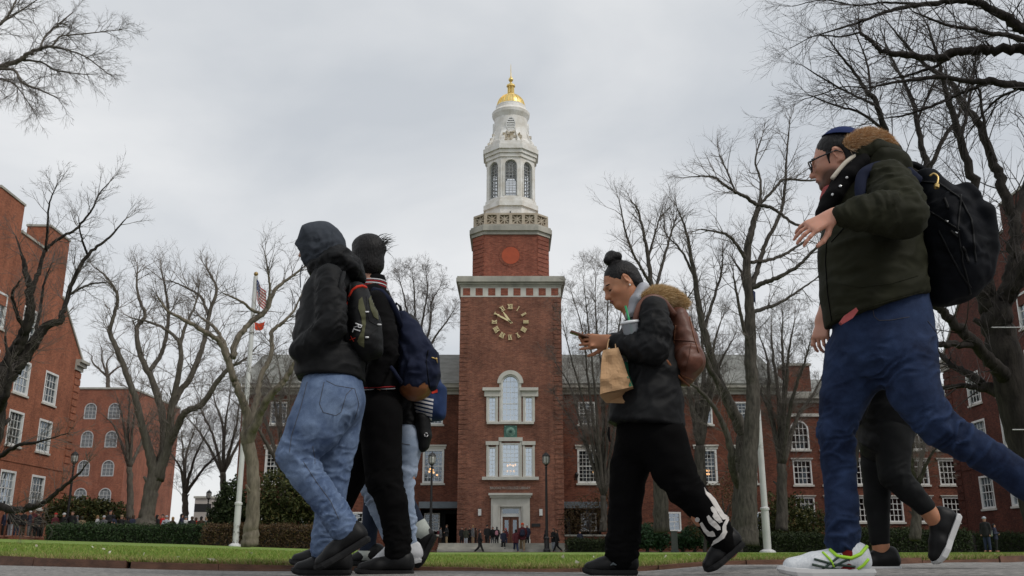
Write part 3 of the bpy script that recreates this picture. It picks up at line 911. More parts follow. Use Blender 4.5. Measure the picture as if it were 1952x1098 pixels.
# entrance
mb=MB()
e0=TF.rect(936,941,1010,1034);ed=(r_door[0],ZB,r_door[2],r_door[3])
for u0,u1 in ((e0[0],ed[0] - .02),(ed[2]+.02,e0[2])):
 TF.box(mb,u0,ZB - .02,u1,ed[3]+.32,-.02,.18);TF.box(mb,u0+.12,ZB,u1 - .14,ed[3]+.1,.18,.26);TF.box(mb,u0 - .03,ZB - .02,u1+.03,ZB+.25,-.02,.30)
z1=TF.px(973,949)[1];z2=TF.px(973,940.5)[1]
TF.box(mb,e0[0],ed[3]+.003,e0[2],z1,-.02,.20)
TF.box(mb,e0[0] - .08,z1+.002,e0[2]+.08,(z1+z2)/2,-.02,.34);TF.box(mb,e0[0] - .16,(z1+z2)/2+.002,e0[2]+.16,z2,-.02,.48)
mb.build('door_surround',M_stone,lib)
door=MB();fr=MB()
zt=TF.px(973,985)[1];zb2=TF.px(973,979)[1]
TF.box(fr,ed[0]+.002,ZB,ed[0]+.13,ed[3] - .002,-.2,-.06);TF.box(fr,ed[2] - .13,ZB,ed[2] - .002,ed[3] - .002,-.2,-.06)
TF.box(fr,ed[0]+.13,zt,ed[2] - .13,zb2,-.2,-.063);TF.box(fr,ed[0]+.13,ed[3] - .12,ed[2] - .13,ed[3] - .003,-.2,-.063)
fro=fr.build('door_frame',M_white,lib)
q=MB();q.add([TF.P(u,z,-.16) for u,z in ((ed[0]+.13,zb2),(ed[2] - .13,zb2),(ed[2] - .13,ed[3] - .12),(ed[0]+.13,ed[3] - .12))],[(0,1,2,3)]);q.build('transom',M_glass,fro)
um=(ed[0]+ed[2])/2
for u0,u1 in ((ed[0]+.135,um - .01),(um+.01,ed[2] - .135)):
 d_=MB()
 TF.box(d_,u0,ZB,u0+.13,zt - .004,-.18,-.12);TF.box(d_,u1 - .13,ZB,u1,zt - .004,-.18,-.12)
 TF.box(d_,u0+.13,ZB,u1 - .13,ZB+.45,-.18,-.123);TF.box(d_,u0+.13,zt - .2,u1 - .13,zt - .005,-.18,-.123)
 do=d_.build('door',M_wood_door,lib)
 q=MB();q.add([TF.P(u,z,-.15) for u,z in ((u0+.13,ZB+.45),(u1 - .13,ZB+.45),(u1 - .13,zt - .2),(u0+.13,zt - .2))],[(0,1,2,3)]);q.build('pane',M_glass,do)
for x in (914.5,1031):
 r=TF.rect(x - 3,970.5,x+3,983);q=MB();TF.box(q,*r,.03,.20);so=q.build('wall_lamp',M_white,lib)
 q=MB();TF.box(q,r[0]+.05,r[1] - .06,r[2] - .05,r[3]+.06,0,.10);q.build('bracket',M_black_iron,so)
r=TF.rect(1013.5,998,1030,1004);q=MB();TF.box(q,*r,0,.05);q.build('name_plate',M_black_iron,lib)
# attic stage, balustrade, belfry, dome
def zat(py,Y=None):return at(973.5,py,TYc if Y is None else Y)[2]
def rad(w,py):return w*mpp(973.5,py,TYc)
def chamfer(r,c):
 """square of half width r with corners cut back to c"""
 return [(-c,-r),(c,-r),(r,-c),(r,c),(c,r),(-c,r),(-r,c),(-r,-c)]
def ring_prism(mb,poly,z0,z1,m=0):
 mb.prism(poly,lambda u,v,d:(TX+u,TYc+v,d),z0,z1,m)
za0,za1=zk1 - .02,zat(470)
mb=MB();ra,ca=rad(70.5,495),rad(48.5,495)
ring_prism(mb,chamfer(ra,ca),za0,za1);mb.build('attic_wall',M_brick_pink,lib)
AF=Face((TX,TYc - ra,0),(1,0,0),(0,-1,0))
# rusticated corner courses
z=za0+.1
while z < za1 - .3:
 for sx in (-1,1):
  q=MB();n_=nrm((sx,-1,0));t_=nrm((1,sx,0)) if sx > 0 else nrm((-1,1,0))*-1
  c=np.array([TX+sx*(ra+ca)/2,TYc - (ra+ca)/2,0]);hl=(ra - ca)*.7071 - .03
  V=[c+np.array([t_[0],t_[1],0])*s_*hl+n_*d+np.array([0,0,zz]) for d in (-.1,.04) for s_,zz in ((-1,z),(1,z),(1,z+.27),(-1,z+.27))]
  q.add(V,[(3,2,1,0),(4,5,6,7),(0,1,5,4),(1,2,6,5),(2,3,7,6),(3,0,4,7)]);q.build('quoin',M_brick_pink,lib)
 z += .32
cu,cz=AF.px(973.5,487);rr=rad(16.4,487)
q=MB();V=[AF.P(cu+rr*math.cos(t),cz+rr*math.sin(t),.03) for t in np.linspace(0,2*math.pi,33)[:-1]];V += [AF.P(cu+rr*math.cos(t),cz+rr*math.sin(t),-.02) for t in np.linspace(0,2*math.pi,33)[:-1]]
q.add(V,[tuple(range(32))]+[(i,i+32,(i+1) % 32+32,(i+1) % 32) for i in range(32)]);q.build('red_disc',mat('red_paint',(.40,.07,.025),.7,var=.1,vscale=3),lib)
q=MB()
for i in range(40):
 t0,t1=2*math.pi*i/40,2*math.pi*(i+.88)/40
 V=[AF.P(cu+r_*math.cos(t),cz+r_*math.sin(t),d) for d in (0,.025) for r_,t in ((rr+.01,t0),(rr+.2,t0),(rr+.2,t1),(rr+.01,t1))]
 q.add(V,[(4,5,6,7),(0,1,5,4),(1,2,6,5),(2,3,7,6),(3,0,4,7)])
q.build('brick_ring',M_brick_pink,lib)
mb=MB();zb=zat(452)
for a,b,ex in ((za1,za1+(zb - za1)*.35,.10),(za1+(zb - za1)*.35,zb - .14,.24),(zb - .14,zb,.16)):
 ring_prism(mb,chamfer(ra+ex,ca+ex*.41),a,b)
mb.build('attic_cornice',M_stone_d,lib)
# balustrade with pierced fan panels
zt_=zat(429.5);rb,cb=rad(68,440),rad(47,440)
mb=MB();ring_prism(mb,chamfer(rb,cb),zb,zb+.12);ring_prism(mb,chamfer(rb - .16,cb - .07),zb+.12,zt_ - .142)
top=MB()
outer,inner=chamfer(rb+.05,cb+.02),chamfer(rb - .32,cb - .13)
for i in range(8):
 j=(i+1) % 8
 for z0,z1 in ((zt_ - .14,zt_),):
  V=[(TX+p[0],TYc+p[1],zz) for zz in (z0,z1) for p in (outer[i],outer[j],inner[j],inner[i])]
  top.add(V,[(3,2,1,0),(4,5,6,7),(0,1,5,4),(2,3,7,6)])
poly=chamfer(rb - .06,cb - .03)
M_bal=mat('balustrade_stone',(.40,.33,.25),.85,col2=(.52,.46,.37),vscale=2)
for i in range(8):
 p0,p1=np.array(poly[i]),np.array(poly[(i+1) % 8]);L=np.linalg.norm(p1 - p0);k=4 if L > 2.4 else 1
 for j in range(k):
  c=p0+(p1 - p0)*j/k
  mb.box((TX+c[0] - .11,TYc+c[1] - .11,zb),(TX+c[0]+.11,TYc+c[1]+.11,zt_ - .14))
  if j < k:
   a,b=p0+(p1 - p0)*j/k,p0+(p1 - p0)*(j+1)/k
   P3=lambda t,zf:(TX+a[0]+(b[0] - a[0])*t,TYc+a[1]+(b[1] - a[1])*t,zb+.12+(zt_ - .26 - zb)*zf)
   for t in (0.12,.5,.88):
    mb.tube([P3(.5,.5),P3(t,.02)],.05,5);mb.tube([P3(.5,.5),P3(t,.98)],.05,5)
   mb.tube([P3(.04,.5),P3(.96,.5)],.05,5)
bal=mb.build('balustrade',M_bal,lib);top.build('rail',M_bal,bal)
# belfry base
def octa(r):return [(r/math.cos(math.pi/8)*math.cos(math.pi/8+i*math.pi/4 - math.pi/2 - math.pi/4),r/math.cos(math.pi/8)*math.sin(math.pi/8+i*math.pi/4 - math.pi/2 - math.pi/4)) for i in range(8)]
rbf=rad(44.6,350)
zb0,zb1,zb2_=zb+.05,zat(409),zat(393)
mb=MB();ring_prism(mb,octa(rad(48,420)),zb0,zb1);bb_=mb.build('belfry_base',M_white_old,lib)
mb=MB();BF=Face((TX,TYc - rad(48,420),0),(1,0,0),(0,-1,0))
for x,y,s_ in ((964,412,.09),(973,410,.06),(973,418,.07),(983,412,.09)):
 u,z=BF.px(x,y);BF.box(mb,u - s_,z - s_*1.1,u+s_,z+s_*1.1,0,.22)
for x in (941,1007):
 u,z=BF.px(x,425);BF.box(mb,u - .18,z - .22,u+.18,z+.12,-1.1,-.3)
u,z=BF.px(973,415);BF.box(mb,u - .03,z - .5,u+.03,z+.5,0,.05)
mb.build('floodlight',M_black_iron,bb_)
mb=MB();zm=zb1+(zb2_ - zb1)*.55
ring_prism(mb,octa(rad(51.5,400)),zb1,zm);ring_prism(mb,octa(rad(48,395)),zm,zb2_);mb.build('belfry_sill',M_white_old,lib)
# arcade: eight walls each with an arched opening and a lattice window
zA0,zA1=zb2_ - .01,zat(316)
fw_=rbf*math.tan(math.pi/8)
for i in range(8):
 th=-math.pi/2+i*math.pi/4
 n_=np.array([math.cos(th),math.sin(th),0]);t_=np.array([-math.sin(th),math.cos(th),0])
 FF=Face(np.array([TX,TYc,0])+n_*rbf,t_,n_)
 hw_=rad(11.5,350);z0=zA0+.18;z1=zat(304,TYc - rbf)
 z1=min(z1,zA1 - .12)
 mb=MB()
 wall(mb,FF,[(-fw_,zA0),(fw_,zA0),(fw_,zA1),(-fw_,zA1)],[opening((-hw_,z0,hw_,z1),True)],.35)
 # inner skin so that the wall has thickness from inside too
 I_=Face(np.array([TX,TYc,0])+n_*(rbf - .35),t_,n_);fi=(rbf - .35)*math.tan(math.pi/8)
 wall(mb,I_,[(-fi,zA0),(fi,zA0),(fi,zA1),(-fi,zA1)],[opening((-hw_,z0,hw_,z1),True)],.0)
 # moulding round the opening
 o_,i_=arch_pts(-hw_ - .10,hw_+.10,z1 - hw_,12),arch_pts(-hw_,hw_,z1 - hw_,12)
 for q in range(12):
  V=[FF.P(u,z,d) for d in (0,.045) for u,z in (o_[q],o_[q+1],i_[q+1],i_[q])]
  mb.add(V,[(4,5,6,7),(0,1,5,4),(2,3,7,6)])
 for s_ in (-1,1):FF.box(mb,*((hw_,z0,hw_+.10,z1 - hw_) if s_ > 0 else (-hw_ - .10,z0,-hw_,z1 - hw_)),0,.045)
 mb.build('belfry_wall',M_white_old,lib)
 sash(FF,(-hw_,z0,hw_,z1),lib,3,(5,5),.07,.035,.18,M_glass_clear,frame=mat('grey_bars',(.36,.37,.37),.6),arched=True,proud=-.1)
mb=MB();ring_prism(mb,octa(rbf - .36),zA1 - .1,zA1 - .02);mb.build('belfry_ceiling',M_white_old,lib)
# belfry cornice
zc1,zc2=zat(303),zat(288)
mb=MB()
for a,b,w in ((zA1 - .02,zA1+(zc1 - zA1)*.5,46.5),(zA1+(zc1 - zA1)*.5,zc1,49),(zc1,zc1+(zc2 - zc1)*.55,52),(zc1+(zc2 - zc1)*.55,zc2,49)):
 ring_prism(mb,octa(rad(w,300)),a,b)
mb.build('belfry_cornice',M_white_old,lib)
# drum with scroll buttresses
mb=MB()
mb.lathe([(rad(41,285),zc2 - .05),(rad(41,285),zat(280)),(rad(37.5,275),zat(276)),(rad(34,262),zat(262)),(rad(32,250),zat(250)),(rad(31.5,240),zat(232)),(rad(33,230),zat(229)),(rad(35.5,222),zat(224)),(rad(36,220),zat(219)),(rad(33.5,215),zat(216)),(rad(30,214),zat(213)),(rad(28.5,212),zat(206))],(TX,TYc,0),40)
drum=mb.build('drum',M_white_old,lib,smooth=False)
for i in range(8):
 th=math.pi/8+i*math.pi/4
 n_=np.array([math.cos(th),math.sin(th),0]);t_=np.array([-math.sin(th),math.cos(th),0])
 prof=[(rad(30,250),zat(252)),(rad(33.5,256),zat(256)),(rad(35,262),zat(262)),(rad(39,272),zat(270)),(rad(44,280),zat(278)),(rad(45.5,284),zat(285)),(rad(44,288),zc2 - .02),(rad(30,288),zc2 - .02)]
 q=MB();w=.20
 V=[np.array([TX,TYc,0])+n_*r_+t_*s_+np.array([0,0,z]) for s_ in (-w,w) for r_,z in prof]
 k=len(prof);q.add(V,[tuple(range(k)),tuple(range(2*k - 1,k - 1,-1))]+[(j,j+k,(j+1) % k+k,(j+1) % k) for j in range(k)])
 q.build('scroll_buttress',M_white_old,lib)
for i in range(4):
 th=-math.pi/2+i*math.pi/2
 n_=np.array([math.cos(th),math.sin(th),0]);t_=np.array([-math.sin(th),math.cos(th),0])
 rD=rad(32,240)
 DF=Face(np.array([TX,TYc,0])+n_*rD,t_,n_);z=zat(237,TYc - rD);a_,b_=rad(7.2,236),rad(12.5,236)
 q=MB()
 for j in range(28):
  t0,t1=2*math.pi*j/28,2*math.pi*(j+1)/28
  V=[DF.P(f_*a_*math.cos(t),z+f_*b_*math.sin(t),d) for d in (-.3,.09) for f_,t in ((1.22,t0),(1.22,t1),(1.,t1),(1.,t0))]
  q.add(V,[(4,5,6,7),(0,1,5,4),(2,3,7,6)])
 lou=q.build('oval_louvre',M_white,lib)
 q=MB();V=[DF.P(a_*math.cos(t),z+b_*math.sin(t),.02) for t in np.linspace(0,2*math.pi,25)[:-1]];q.add(V,[tuple(range(24))]);q.build('opening',M_dark,lou)
 for j in range(5):
  zz=-.72+j*.36;ww=a_*math.sqrt(max(1 - zz*zz,.02))*.97;q=MB();DF.box(q,-ww,z+zz*b_ - .055,ww,z+zz*b_+.055,.022,.075);q.build('slat',M_white,lou)
  # crusty ornament below the louvre
 q=MB()
 for j in range(46):
  u=rng.uniform(-.8,.8);zz=zat(250,TYc - rD) - rng.random()*1.25;rr=rng.uniform(.04,.13)
  DF.box(q,u - rr,zz - rr*.8,u+rr,zz+rr*.8,-.1,.06+rng.random()*.14+max(0,(zat(262) - zz)*.28))
 q.build('carved_ornament',mat('flaking_plaster',(.34,.27,.17),.9,col2=(.66,.62,.54),vscale=3.5,bump=.5,bscale=20,detail=9),lib)
 # gold dome, lantern, ball and spire
mb=MB();z0=zat(207);prof=[]
Rd,Hd=rad(26.8,205),zat(181.5) - z0
for i in range(11):
 t=i/10*math.pi/2;prof.append((max(Rd*math.cos(t) ** .92,rad(5.5,182)),z0+Hd*math.sin(t)))
mb.lathe(prof,(TX,TYc,0),36);dome=mb.build('dome',M_gold,lib,smooth=True)
q=MB()
for i in range(18):
 a=2*math.pi*i/18
 q.tube([(TX+r_*1.012*math.cos(a),TYc+r_*1.012*math.sin(a),z) for r_,z in prof[:-1]],.035,5)
q.build('dome_rib',M_gold,dome)
q=MB();q.lathe([(rad(28.6,207),zat(210)),(rad(28.9,207),zat(206)),(rad(27.2,207),zat(204.5))],(TX,TYc,0),36);q.build('dome_band',M_white,dome)
mb=MB();mb.lathe([(rad(7.6,180),zat(182.5)),(rad(7.4,180),zat(180)),(rad(5.8,180),zat(179)),(rad(4.0,170),zat(178)),(rad(4.0,170),zat(167)),(rad(8.2,165),zat(165.5)),(rad(8.2,165),zat(163)),(rad(4.5,162),zat(160.5)),(rad(2.0,158),zat(158)),(rad(1.5,158),zat(156.5))],(TX,TYc,0),16)
lan=mb.build('lantern',M_gold,lib,smooth=False)
for i in range(8):
 a=2*math.pi*(i+.5)/8;q=MB();q.tube([(TX+rad(5.6,172)*math.cos(a),TYc+rad(5.6,172)*math.sin(a),zat(179)),(TX+rad(5.6,172)*math.cos(a),TYc+rad(5.6,172)*math.sin(a),zat(166))],.05,6);q.build('column',M_gold,lan)
mb=MB();c=zat(152);rB=rad(4.6,152)
mb.lathe([(max(rB*math.sin(math.pi*i/10),.02),c - rB*math.cos(math.pi*i/10)) for i in range(11)],(TX,TYc,0),16);mb.lathe([(.05,c+rB*.95),(.07,c+rB*1.3),(.035,c+rB*1.6),(.012,zat(122))],(TX,TYc,0),8)
mb.build('finial',M_gold,lib,smooth=True)
mb=MB();ring_prism(mb,chamfer(ra - .1,ca - .1),za0 - .2,za0);mb.build('tower_roof',M_stone_d,lib)
# wings
u_in=half+.0
uR=WF.px(1492,850)[0]
z_eave0,z_eave1=WF.px(1300,752)[1],WF.px(1300,733)[1]
wu=[WF.px(973.5+147.5+75.2*i,880)[0] for i in range(5)]
def wrect(hw_,y0,y1,u):
 r=WF.rect(973.5 - hw_,y0,973.5+hw_,y1);return (u+r[0],r[1],u+r[2],r[3])
for sx in (-1,1):
 holes,wins=[],[]
 for i,u in enumerate(wu):
  up,lo=wrect(16.3,766,809,sx*u),wrect(20.3,856,921,sx*u)
  holes += [opening(up),opening(lo)];wins += [(up,0,i),(lo,1,i)]
  if i in (2,3,4):
   b3=wrect(22,976,1013,sx*u);holes.append(opening(b3));wins.append((b3,2,i))
 p=(sorted((sx*(u_in+.06),sx*WF.px(1146,990)[0])));pz=WF.px(1100,971)[1]
 holes.append(opening((p[0],.40,p[1],pz)))
 ul,ur=sorted((sx*u_in,sx*uR))
 mb=MB();wall(mb,WF,[(ul,-.5),(ur,-.5),(ur,z_eave0),(ul,z_eave0)],holes,.25,0,back)
 xe=TX+sx*uR
 mb.add([(xe,63.4,-.5),(xe,75,-.5),(xe,75,z_eave0),(xe,69.5,at(1200,676,69.5)[2] - .1),(xe,63.4,z_eave0)],[(0,1,2,3,4)])
 mb.build('wing_wall',M_brick_wing,lib)
 for r,t,i in wins:
  if t==0:sash(WF,r,lib,4,(3,3),.10,.024,.12,sill=.12,lintel=.0)
  elif t==1:
   bl=()
   if sx > 0 and i==3:bl=[(.38+.1*(j % 4),.25 if j < 4 else .37) for j in range(8)]
   elif sx > 0 and i==0:bl=[(.84,.32),(.9,.36)]
   elif sx < 0 and i==0:bl=[(.3,.42),(.45,.38),(.25,.33),(.5,.30),(.7,.22)]
   sash(WF,r,lib,5,(4,4),.13,.024,.12,lintel=.26,sill=.13,bulbs=bl)
  else:sash(WF,r,lib,4,(2,2),.10,.03,.12)
  # cornice and roof
 mb=MB();dz=(z_eave1 - z_eave0)
 for f0,f1,ex in ((0,.35,.10),(.35,.6,.25),(.6,1.,.45)):
  WF.box(mb,ul,z_eave0+dz*f0+(.002 if f0 else 0),ur+(.4*ex if sx > 0 else 0),z_eave0+dz*f1,-.3,ex)
 mb.build('eaves_cornice',M_stone_d,lib)
 zr=at(1200,676,69.5)[2];x0,x1=TX+sx*u_in,TX+sx*(uR+.35)
 roof=MB();n=26
 # slate courses stepping up the slope
 for j in range(n):
  t0,t1=j/n,(j+1)/n
  y0,y1,z0,z1=62.9+6.6*t0,62.9+6.6*t1,z_eave1+(zr - z_eave1)*t0,z_eave1+(zr - z_eave1)*t1
  roof.add([(x0,y0,z0+.04),(x1,y0,z0+.04),(x1,y1,z1+.0),(x0,y1,z1+.0),(x0,y0,z0 - .02),(x1,y0,z0 - .02)],[(0,1,2,3),(4,5,1,0)])
 roof.add([(x0,69.5,zr),(x1,69.5,zr),(x1,76,z_eave1),(x0,76,z_eave1)],[(0,1,2,3)])
 roof.build('roof',M_slate,lib)
 # porch canopy with posts and a door in its shade
 q=MB();cz0,cz1=WF.px(1100,970)[1],WF.px(1100,958)[1]
 a,b=p;WF.box(q,a+.01,cz0,b+.3*sx if sx > 0 else b,cz1,-.2,1.3);cn=q.build('canopy',M_fascia,lib)
 q=MB();dd=a+.25 if sx < 0 else b - .9
 WF.box(q,(b - .95 if sx < 0 else a+.3),.4,(b - .1 if sx < 0 else a+1.15),cz0 - .3,-1.2,-1.1);q.build('porch_door',M_wood_door,lib)
 q=MB();r=(a+.2,1.2,a+1.25,cz0 - .25) if sx < 0 else (b - 1.3,1.2,b - .25,cz0 - .25)
 PF=Face((TX,63.4+.5,0),(1,0,0),(0,-1,0));sash(PF,r,lib,3,(2,2),.09,.03,.02)
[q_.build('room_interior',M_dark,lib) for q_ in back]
# terrace steps, low side walls
steps_t=empty('entrance_steps',(TX,57.5,0),'wide grey stone steps in front of the library door','steps')
xl,xr=at(835,1040,58)[0],at(1078,1040,58)[0]
for i,(y0,z1) in enumerate(((57.2,.08),(57.6,.19),(58.0,.30),(58.4,ZB))):
 q=MB();q.box((xl,y0,-.4),(xr,(57.6,58.0,58.4,63.4)[i] - (.0 if i==3 else .0),z1));q.build('step',M_stone_d,steps_t)
for k,(a,b,yw) in enumerate(((1078,1158,57.9),(770,835,57.9))):
 x0,x1=at(a,1030,yw)[0]+.02,at(b,1030,yw)[0] - .02;z1=at(a,1019,yw)[2]
 w=empty('terrace_wall',(x0,yw,0),['low brick terrace wall with pale coping right of the entrance steps','low brick terrace wall with pale coping left of the entrance steps'][k],'wall','low walls beside the library steps')
 q=MB();q.box((x0,yw,-.4),(x1,yw+.35,z1 - .1));q.build('brickwork',M_brick_wing,w)
 q=MB();q.box((x0 - .05,yw - .05,z1 - .098),(x1+.05,yw+.4,z1));q.build('coping',M_stone_d,w)
 # ------------------------------------------------------------------ gabled brick halls left and right
def hall(sx,name_label,brick,wins_blind):
 O=np.array([-31.0,66.5,0]);U=np.array([.057,-1,0]);N=np.array([1,.057,0])
 Fm=Face(O,U,N) # measured on the left-hand hall
 px=lambda x,y:Fm.px(x,y)
 if sx < 0:F=Fm
 else:F=Face((31.0,66.5,0),(-.057,-1,0),(-1,.057,0))
 root=empty('brick_hall',(sx*31.0,66.5,far_z(-.45 if sx < 0 else .45)),name_label,'building')
 ze=px(160,692)[1];u_r1,z_r1=px(119,567);u_c0,z_c=px(133,461);u_c1=px(96,437)[0];u_p=px(40,443)[0];z_p=px(40,443)[1]
 u_c0=(u_c0+u_r1)/2;W=u_c1+u_p # gable is symmetric
 o_u=lambda u:W - u
 out=[(0,-.5),(W,-.5),(W,ze),(o_u(u_r1),z_r1),(o_u(u_c0),z_c),(o_u(u_c1),z_c),(o_u(u_c1),z_p),(u_c1,z_p),(u_c1,z_c),(u_c0,z_c),(u_r1,z_r1),(0,ze)]
 cen=[(16,602),(64,620),(42.7,721),(98,739),(27,815),(84.5,832),(13,931),(68.5,937)]
 wu0,wu1=px(110.6,744)[0],px(86.6,735)[0];wz0,wz1=px(94,769)[1],px(103,710)[1]
 ww,wh=abs(wu1 - wu0),wz1 - wz0
 rows_z=[np.mean([px(*cen[i])[1],px(*cen[i+1])[1]]) for i in (0,2,4,6)]
 cols_u=[np.mean([px(*cen[i])[0] for i in (3,5,7)]),np.mean([px(*cen[i])[0] for i in (2,4,6)])]
 cols_u.append(2*cols_u[1] - cols_u[0])
 cols_u.append(2*cols_u[2] - cols_u[1])
 rects=[]
 for ri_,z in enumerate(rows_z):
  for c in cols_u:
   if ri_==0 and c==cols_u[0]:continue
   if c+ww > W:continue
   rects.append((c - ww/2,z - wh/2,c+ww/2,z+wh/2))
 if sx > 0:
  def mir(r):return r
 bk=[];mb=MB()
 wall(mb,F,out,[opening(r) for r in rects],.22,0,bk)
 # body behind the gable: side walls and roof
 depth=-16.0
 for u in (0,W):
  V=[F.P(u,-.5,0),F.P(u,-.5,depth),F.P(u,ze,depth),F.P(u,ze,0)];mb.add(V,[(0,1,2,3)])
 mb.build('gable_wall',brick,root)
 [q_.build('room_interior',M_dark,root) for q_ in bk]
 for i,r in enumerate(rects):sash(F,r,root,4,(2,2),.13,.035,.10,sill=.12,blind=(.55,0,.4,.2,0,.3,.15)[i % 7])
 roof=MB();zt=z_p
 V=[F.P(-.3,ze,-.3),F.P(-.3,ze,depth),F.P(u_c1,zt - .1,depth),F.P(u_c1,zt - .1,-.3),F.P(o_u(u_c1),zt - .1,depth),F.P(o_u(u_c1),zt - .1,-.3),F.P(W+.3,ze,depth),F.P(W+.3,ze,-.3)]
 roof.add(V,[(0,1,2,3),(3,2,4,5),(5,4,6,7)]);roof.build('roof',M_slate,root)
 for a,b in ((u_c1,u_c0),(o_u(u_c1),o_u(u_c0))):
  a,b=min(a,b),max(a,b)
  q=MB();F.box(q,a,ze+1.0,b,z_c,-1.5,-.004);ch=q.build('chimney',brick,root)
  q=MB();F.box(q,a - .06,z_c+.002,b+.06,z_c+.14,-1.56,.06);q.build('cap',M_stone_d,ch)
  # coping along the rakes and the parapet
 for (ua,za),(ub,zb_) in (((0,ze),(u_r1,z_r1)),((W,ze),(o_u(u_r1),z_r1)),((u_c1+.02,z_p),(o_u(u_c1) - .02,z_p))):
  q=MB();ln=math.hypot(ub - ua,zb_ - za);nu,nz=-(zb_ - za)/ln,(ub - ua)/ln
  if nz < 0:nu,nz=-nu,-nz
  V=[F.P(u+nu*t,z+nz*t,d) for d in (-.4,.08) for u,z,t in ((ua,za,.003),(ub,zb_,.003),(ub,zb_,.16),(ua,za,.16))]
  q.add(V,[(3,2,1,0),(4,5,6,7),(0,1,5,4),(1,2,6,5),(2,3,7,6),(3,0,4,7)])
  q.build('coping',M_stone_d,root)
  # cornice return at the corner
 q=MB()
 for z0,z1,ex in ((ze - .75,ze - .45,.12),(ze - .45,ze - .2,.28),(ze - .2,ze,.42)):
  F.box(q,-ex,z0,1.15,z1 - .003,-8,ex)
 q.build('cornice_return',M_stone_d,root)
 z=.3;k=0
 while z < ze - 1.1:
  q=MB();L=1.0
  F.box(q,-.04,z,L,z+.42,-.4,.045);q.build('quoin',brick,root);z += .5;k += 1
 q=MB();zb_=(rows_z[2]+rows_z[3])/2 - .1;F.box(q,1.05,zb_ - .12,W,zb_+.12,0,.04);q.build('string_course',brick,root)
 return root
hall(-1,'orange red brick hall with two chimneys and stone cornice at the far left',M_brick_left,None)
hall(1,'dark brown brick gabled hall behind the leaning tree on the right',M_brick_right,None)
# brick block behind, left
root=empty('brick_block',(-46,110,.5),'plain orange brick block with arched windows behind the many-limbed tree','building')
BFc=Face((at(241,850,110)[0],110,0),(1,0,0),(0,-1,0))
zt=BFc.px(246,742)[1];bk=[];mb=MB();rects=[]
for col in ((173,218),(166,212),(160,207),(154,202)):
 pass
u1_,u2_=BFc.px(212,837)[0],BFc.px(166,837)[0]
for zi in ((BFc.px(218,799)[1],BFc.px(218,768)[1]),(BFc.px(212,853)[1],BFc.px(212,821)[1]),(BFc.px(207,908)[1],BFc.px(207,877)[1]),(BFc.px(205,958)[1],BFc.px(205,930)[1])):
 for u in (u1_,u2_,2*u2_ - u1_):rects.append((u - .72,zi[0],u+.72,zi[1]))
wall(mb,BFc,[(-14,-.5),(0,-.5),(0,zt),(-14,zt)],[opening(r,True) for r in rects],.2,0,bk)
x0=BFc.O[0];yb=126.5
mb.add([(x0,110,-.5),(x0,yb,-.5),(x0,yb,zt),(x0,110,zt)],[(0,1,2,3)])
mb.add([(x0 - 14,110,zt),(x0,110,zt),(x0,yb,zt),(x0 - 14,yb,zt)],[(0,1,2,3)])
mb.build('wall',M_brick_back,root);[q_.build('room_interior',M_dark,root) for q_ in bk]
for r in rects:sash(BFc,r,root,3,(2,2),.10,.04,.08,arched=True,frame=mat('grey_white_paint',(.48,.48,.48),.6),glass=mat('dull_pane',(.16,.17,.18),.2))
q=MB();q.box((x0 - 14.1,109.9,zt+.003),(x0+.1,110.3,zt+.22));q.build('coping',M_stone_d,root);q=MB();q.box((x0 - .3,110.3,zt+.003),(x0+.1,yb,zt+.22));q.build('coping',M_stone_d,root)
# brick building at the back right, with arched windows and a chimney
RF=Face((0,76,0),(1,0,0),(0,-1,0))
root=empty('campus_building',(RF.px(1640,900)[0],76,-.1),'brick building with white arched windows and broad chimney beyond the right flagpole','building')
ul,ur=RF.px(1481,900)[0],RF.px(1860,900)[0];zc_=RF.px(1520,768)[1];zt=RF.px(1520,750)[1]
bk=[];mb=MB();rects=[]
du=RF.px(1582,830)[0] - RF.px(1527,830)[0]
for i in range(6):
 for (xa,ya,xb,yb_),ar in (((1508,802,1543,857),True),((1510.5,877,1546,924),False),((1516,948,1552,995),False)):
  r=RF.rect(xa,ya,xb,yb_);uc=RF.px(1530,900)[0]+i*du;w=r[2] - r[0]
  rects.append(((uc - w/2,r[1],uc+w/2,r[3]),ar))
wall(mb,RF,[(ul,-.5),(ur,-.5),(ur,zc_),(ul,zc_)],[opening(r,a) for r,a in rects],.22,0,bk)
mb.add([RF.P(ul,-.5,0),RF.P(ul,-.5,-9),RF.P(ul,zt,-9),RF.P(ul,zc_,0)],[(0,1,2,3)])
mb.build('wall',M_brick_wing,root);[q_.build('room_interior',M_dark,root) for q_ in bk]
for r,a in rects:sash(RF,r,root,4,(2,2),.10,.05,.10,arched=a,sill=.15,lintel=None if a else .14)
q=MB();RF.box(q,ul - .3,zc_,ur,zc_+(zt - zc_)*.4,-.3,.15);RF.box(q,ul - .45,zc_+(zt - zc_)*.4,ur,zt,-.3,.45);q.build('cornice',M_stone_d,root)
q=MB();z8=RF.px(1520,792)[1];RF.box(q,ul,z8 - .1,ur,z8+.15,0,.12);q.build('string_course',M_stone,root)
q=MB();q.add([RF.P(ul,zt,.3),RF.P(ur,zt,.3),RF.P(ur,zt+2.2,-6),RF.P(ul,zt+2.2,-6)],[(0,1,2,3)]);q.build('roof',M_slate,root)
a,b=RF.px(1498,720)[0],RF.px(1547,720)[0];zz=RF.px(1520,696)[1]
q=MB();RF.box(q,a,zt - .3,b,zz,-2.2,-.3);ch=q.build('chimney',M_brick_wing,root)
q=MB();RF.box(q,a - .1,zz+.002,b+.1,zz+.2,-2.3,-.2);q.build('cap',M_stone_d,ch)
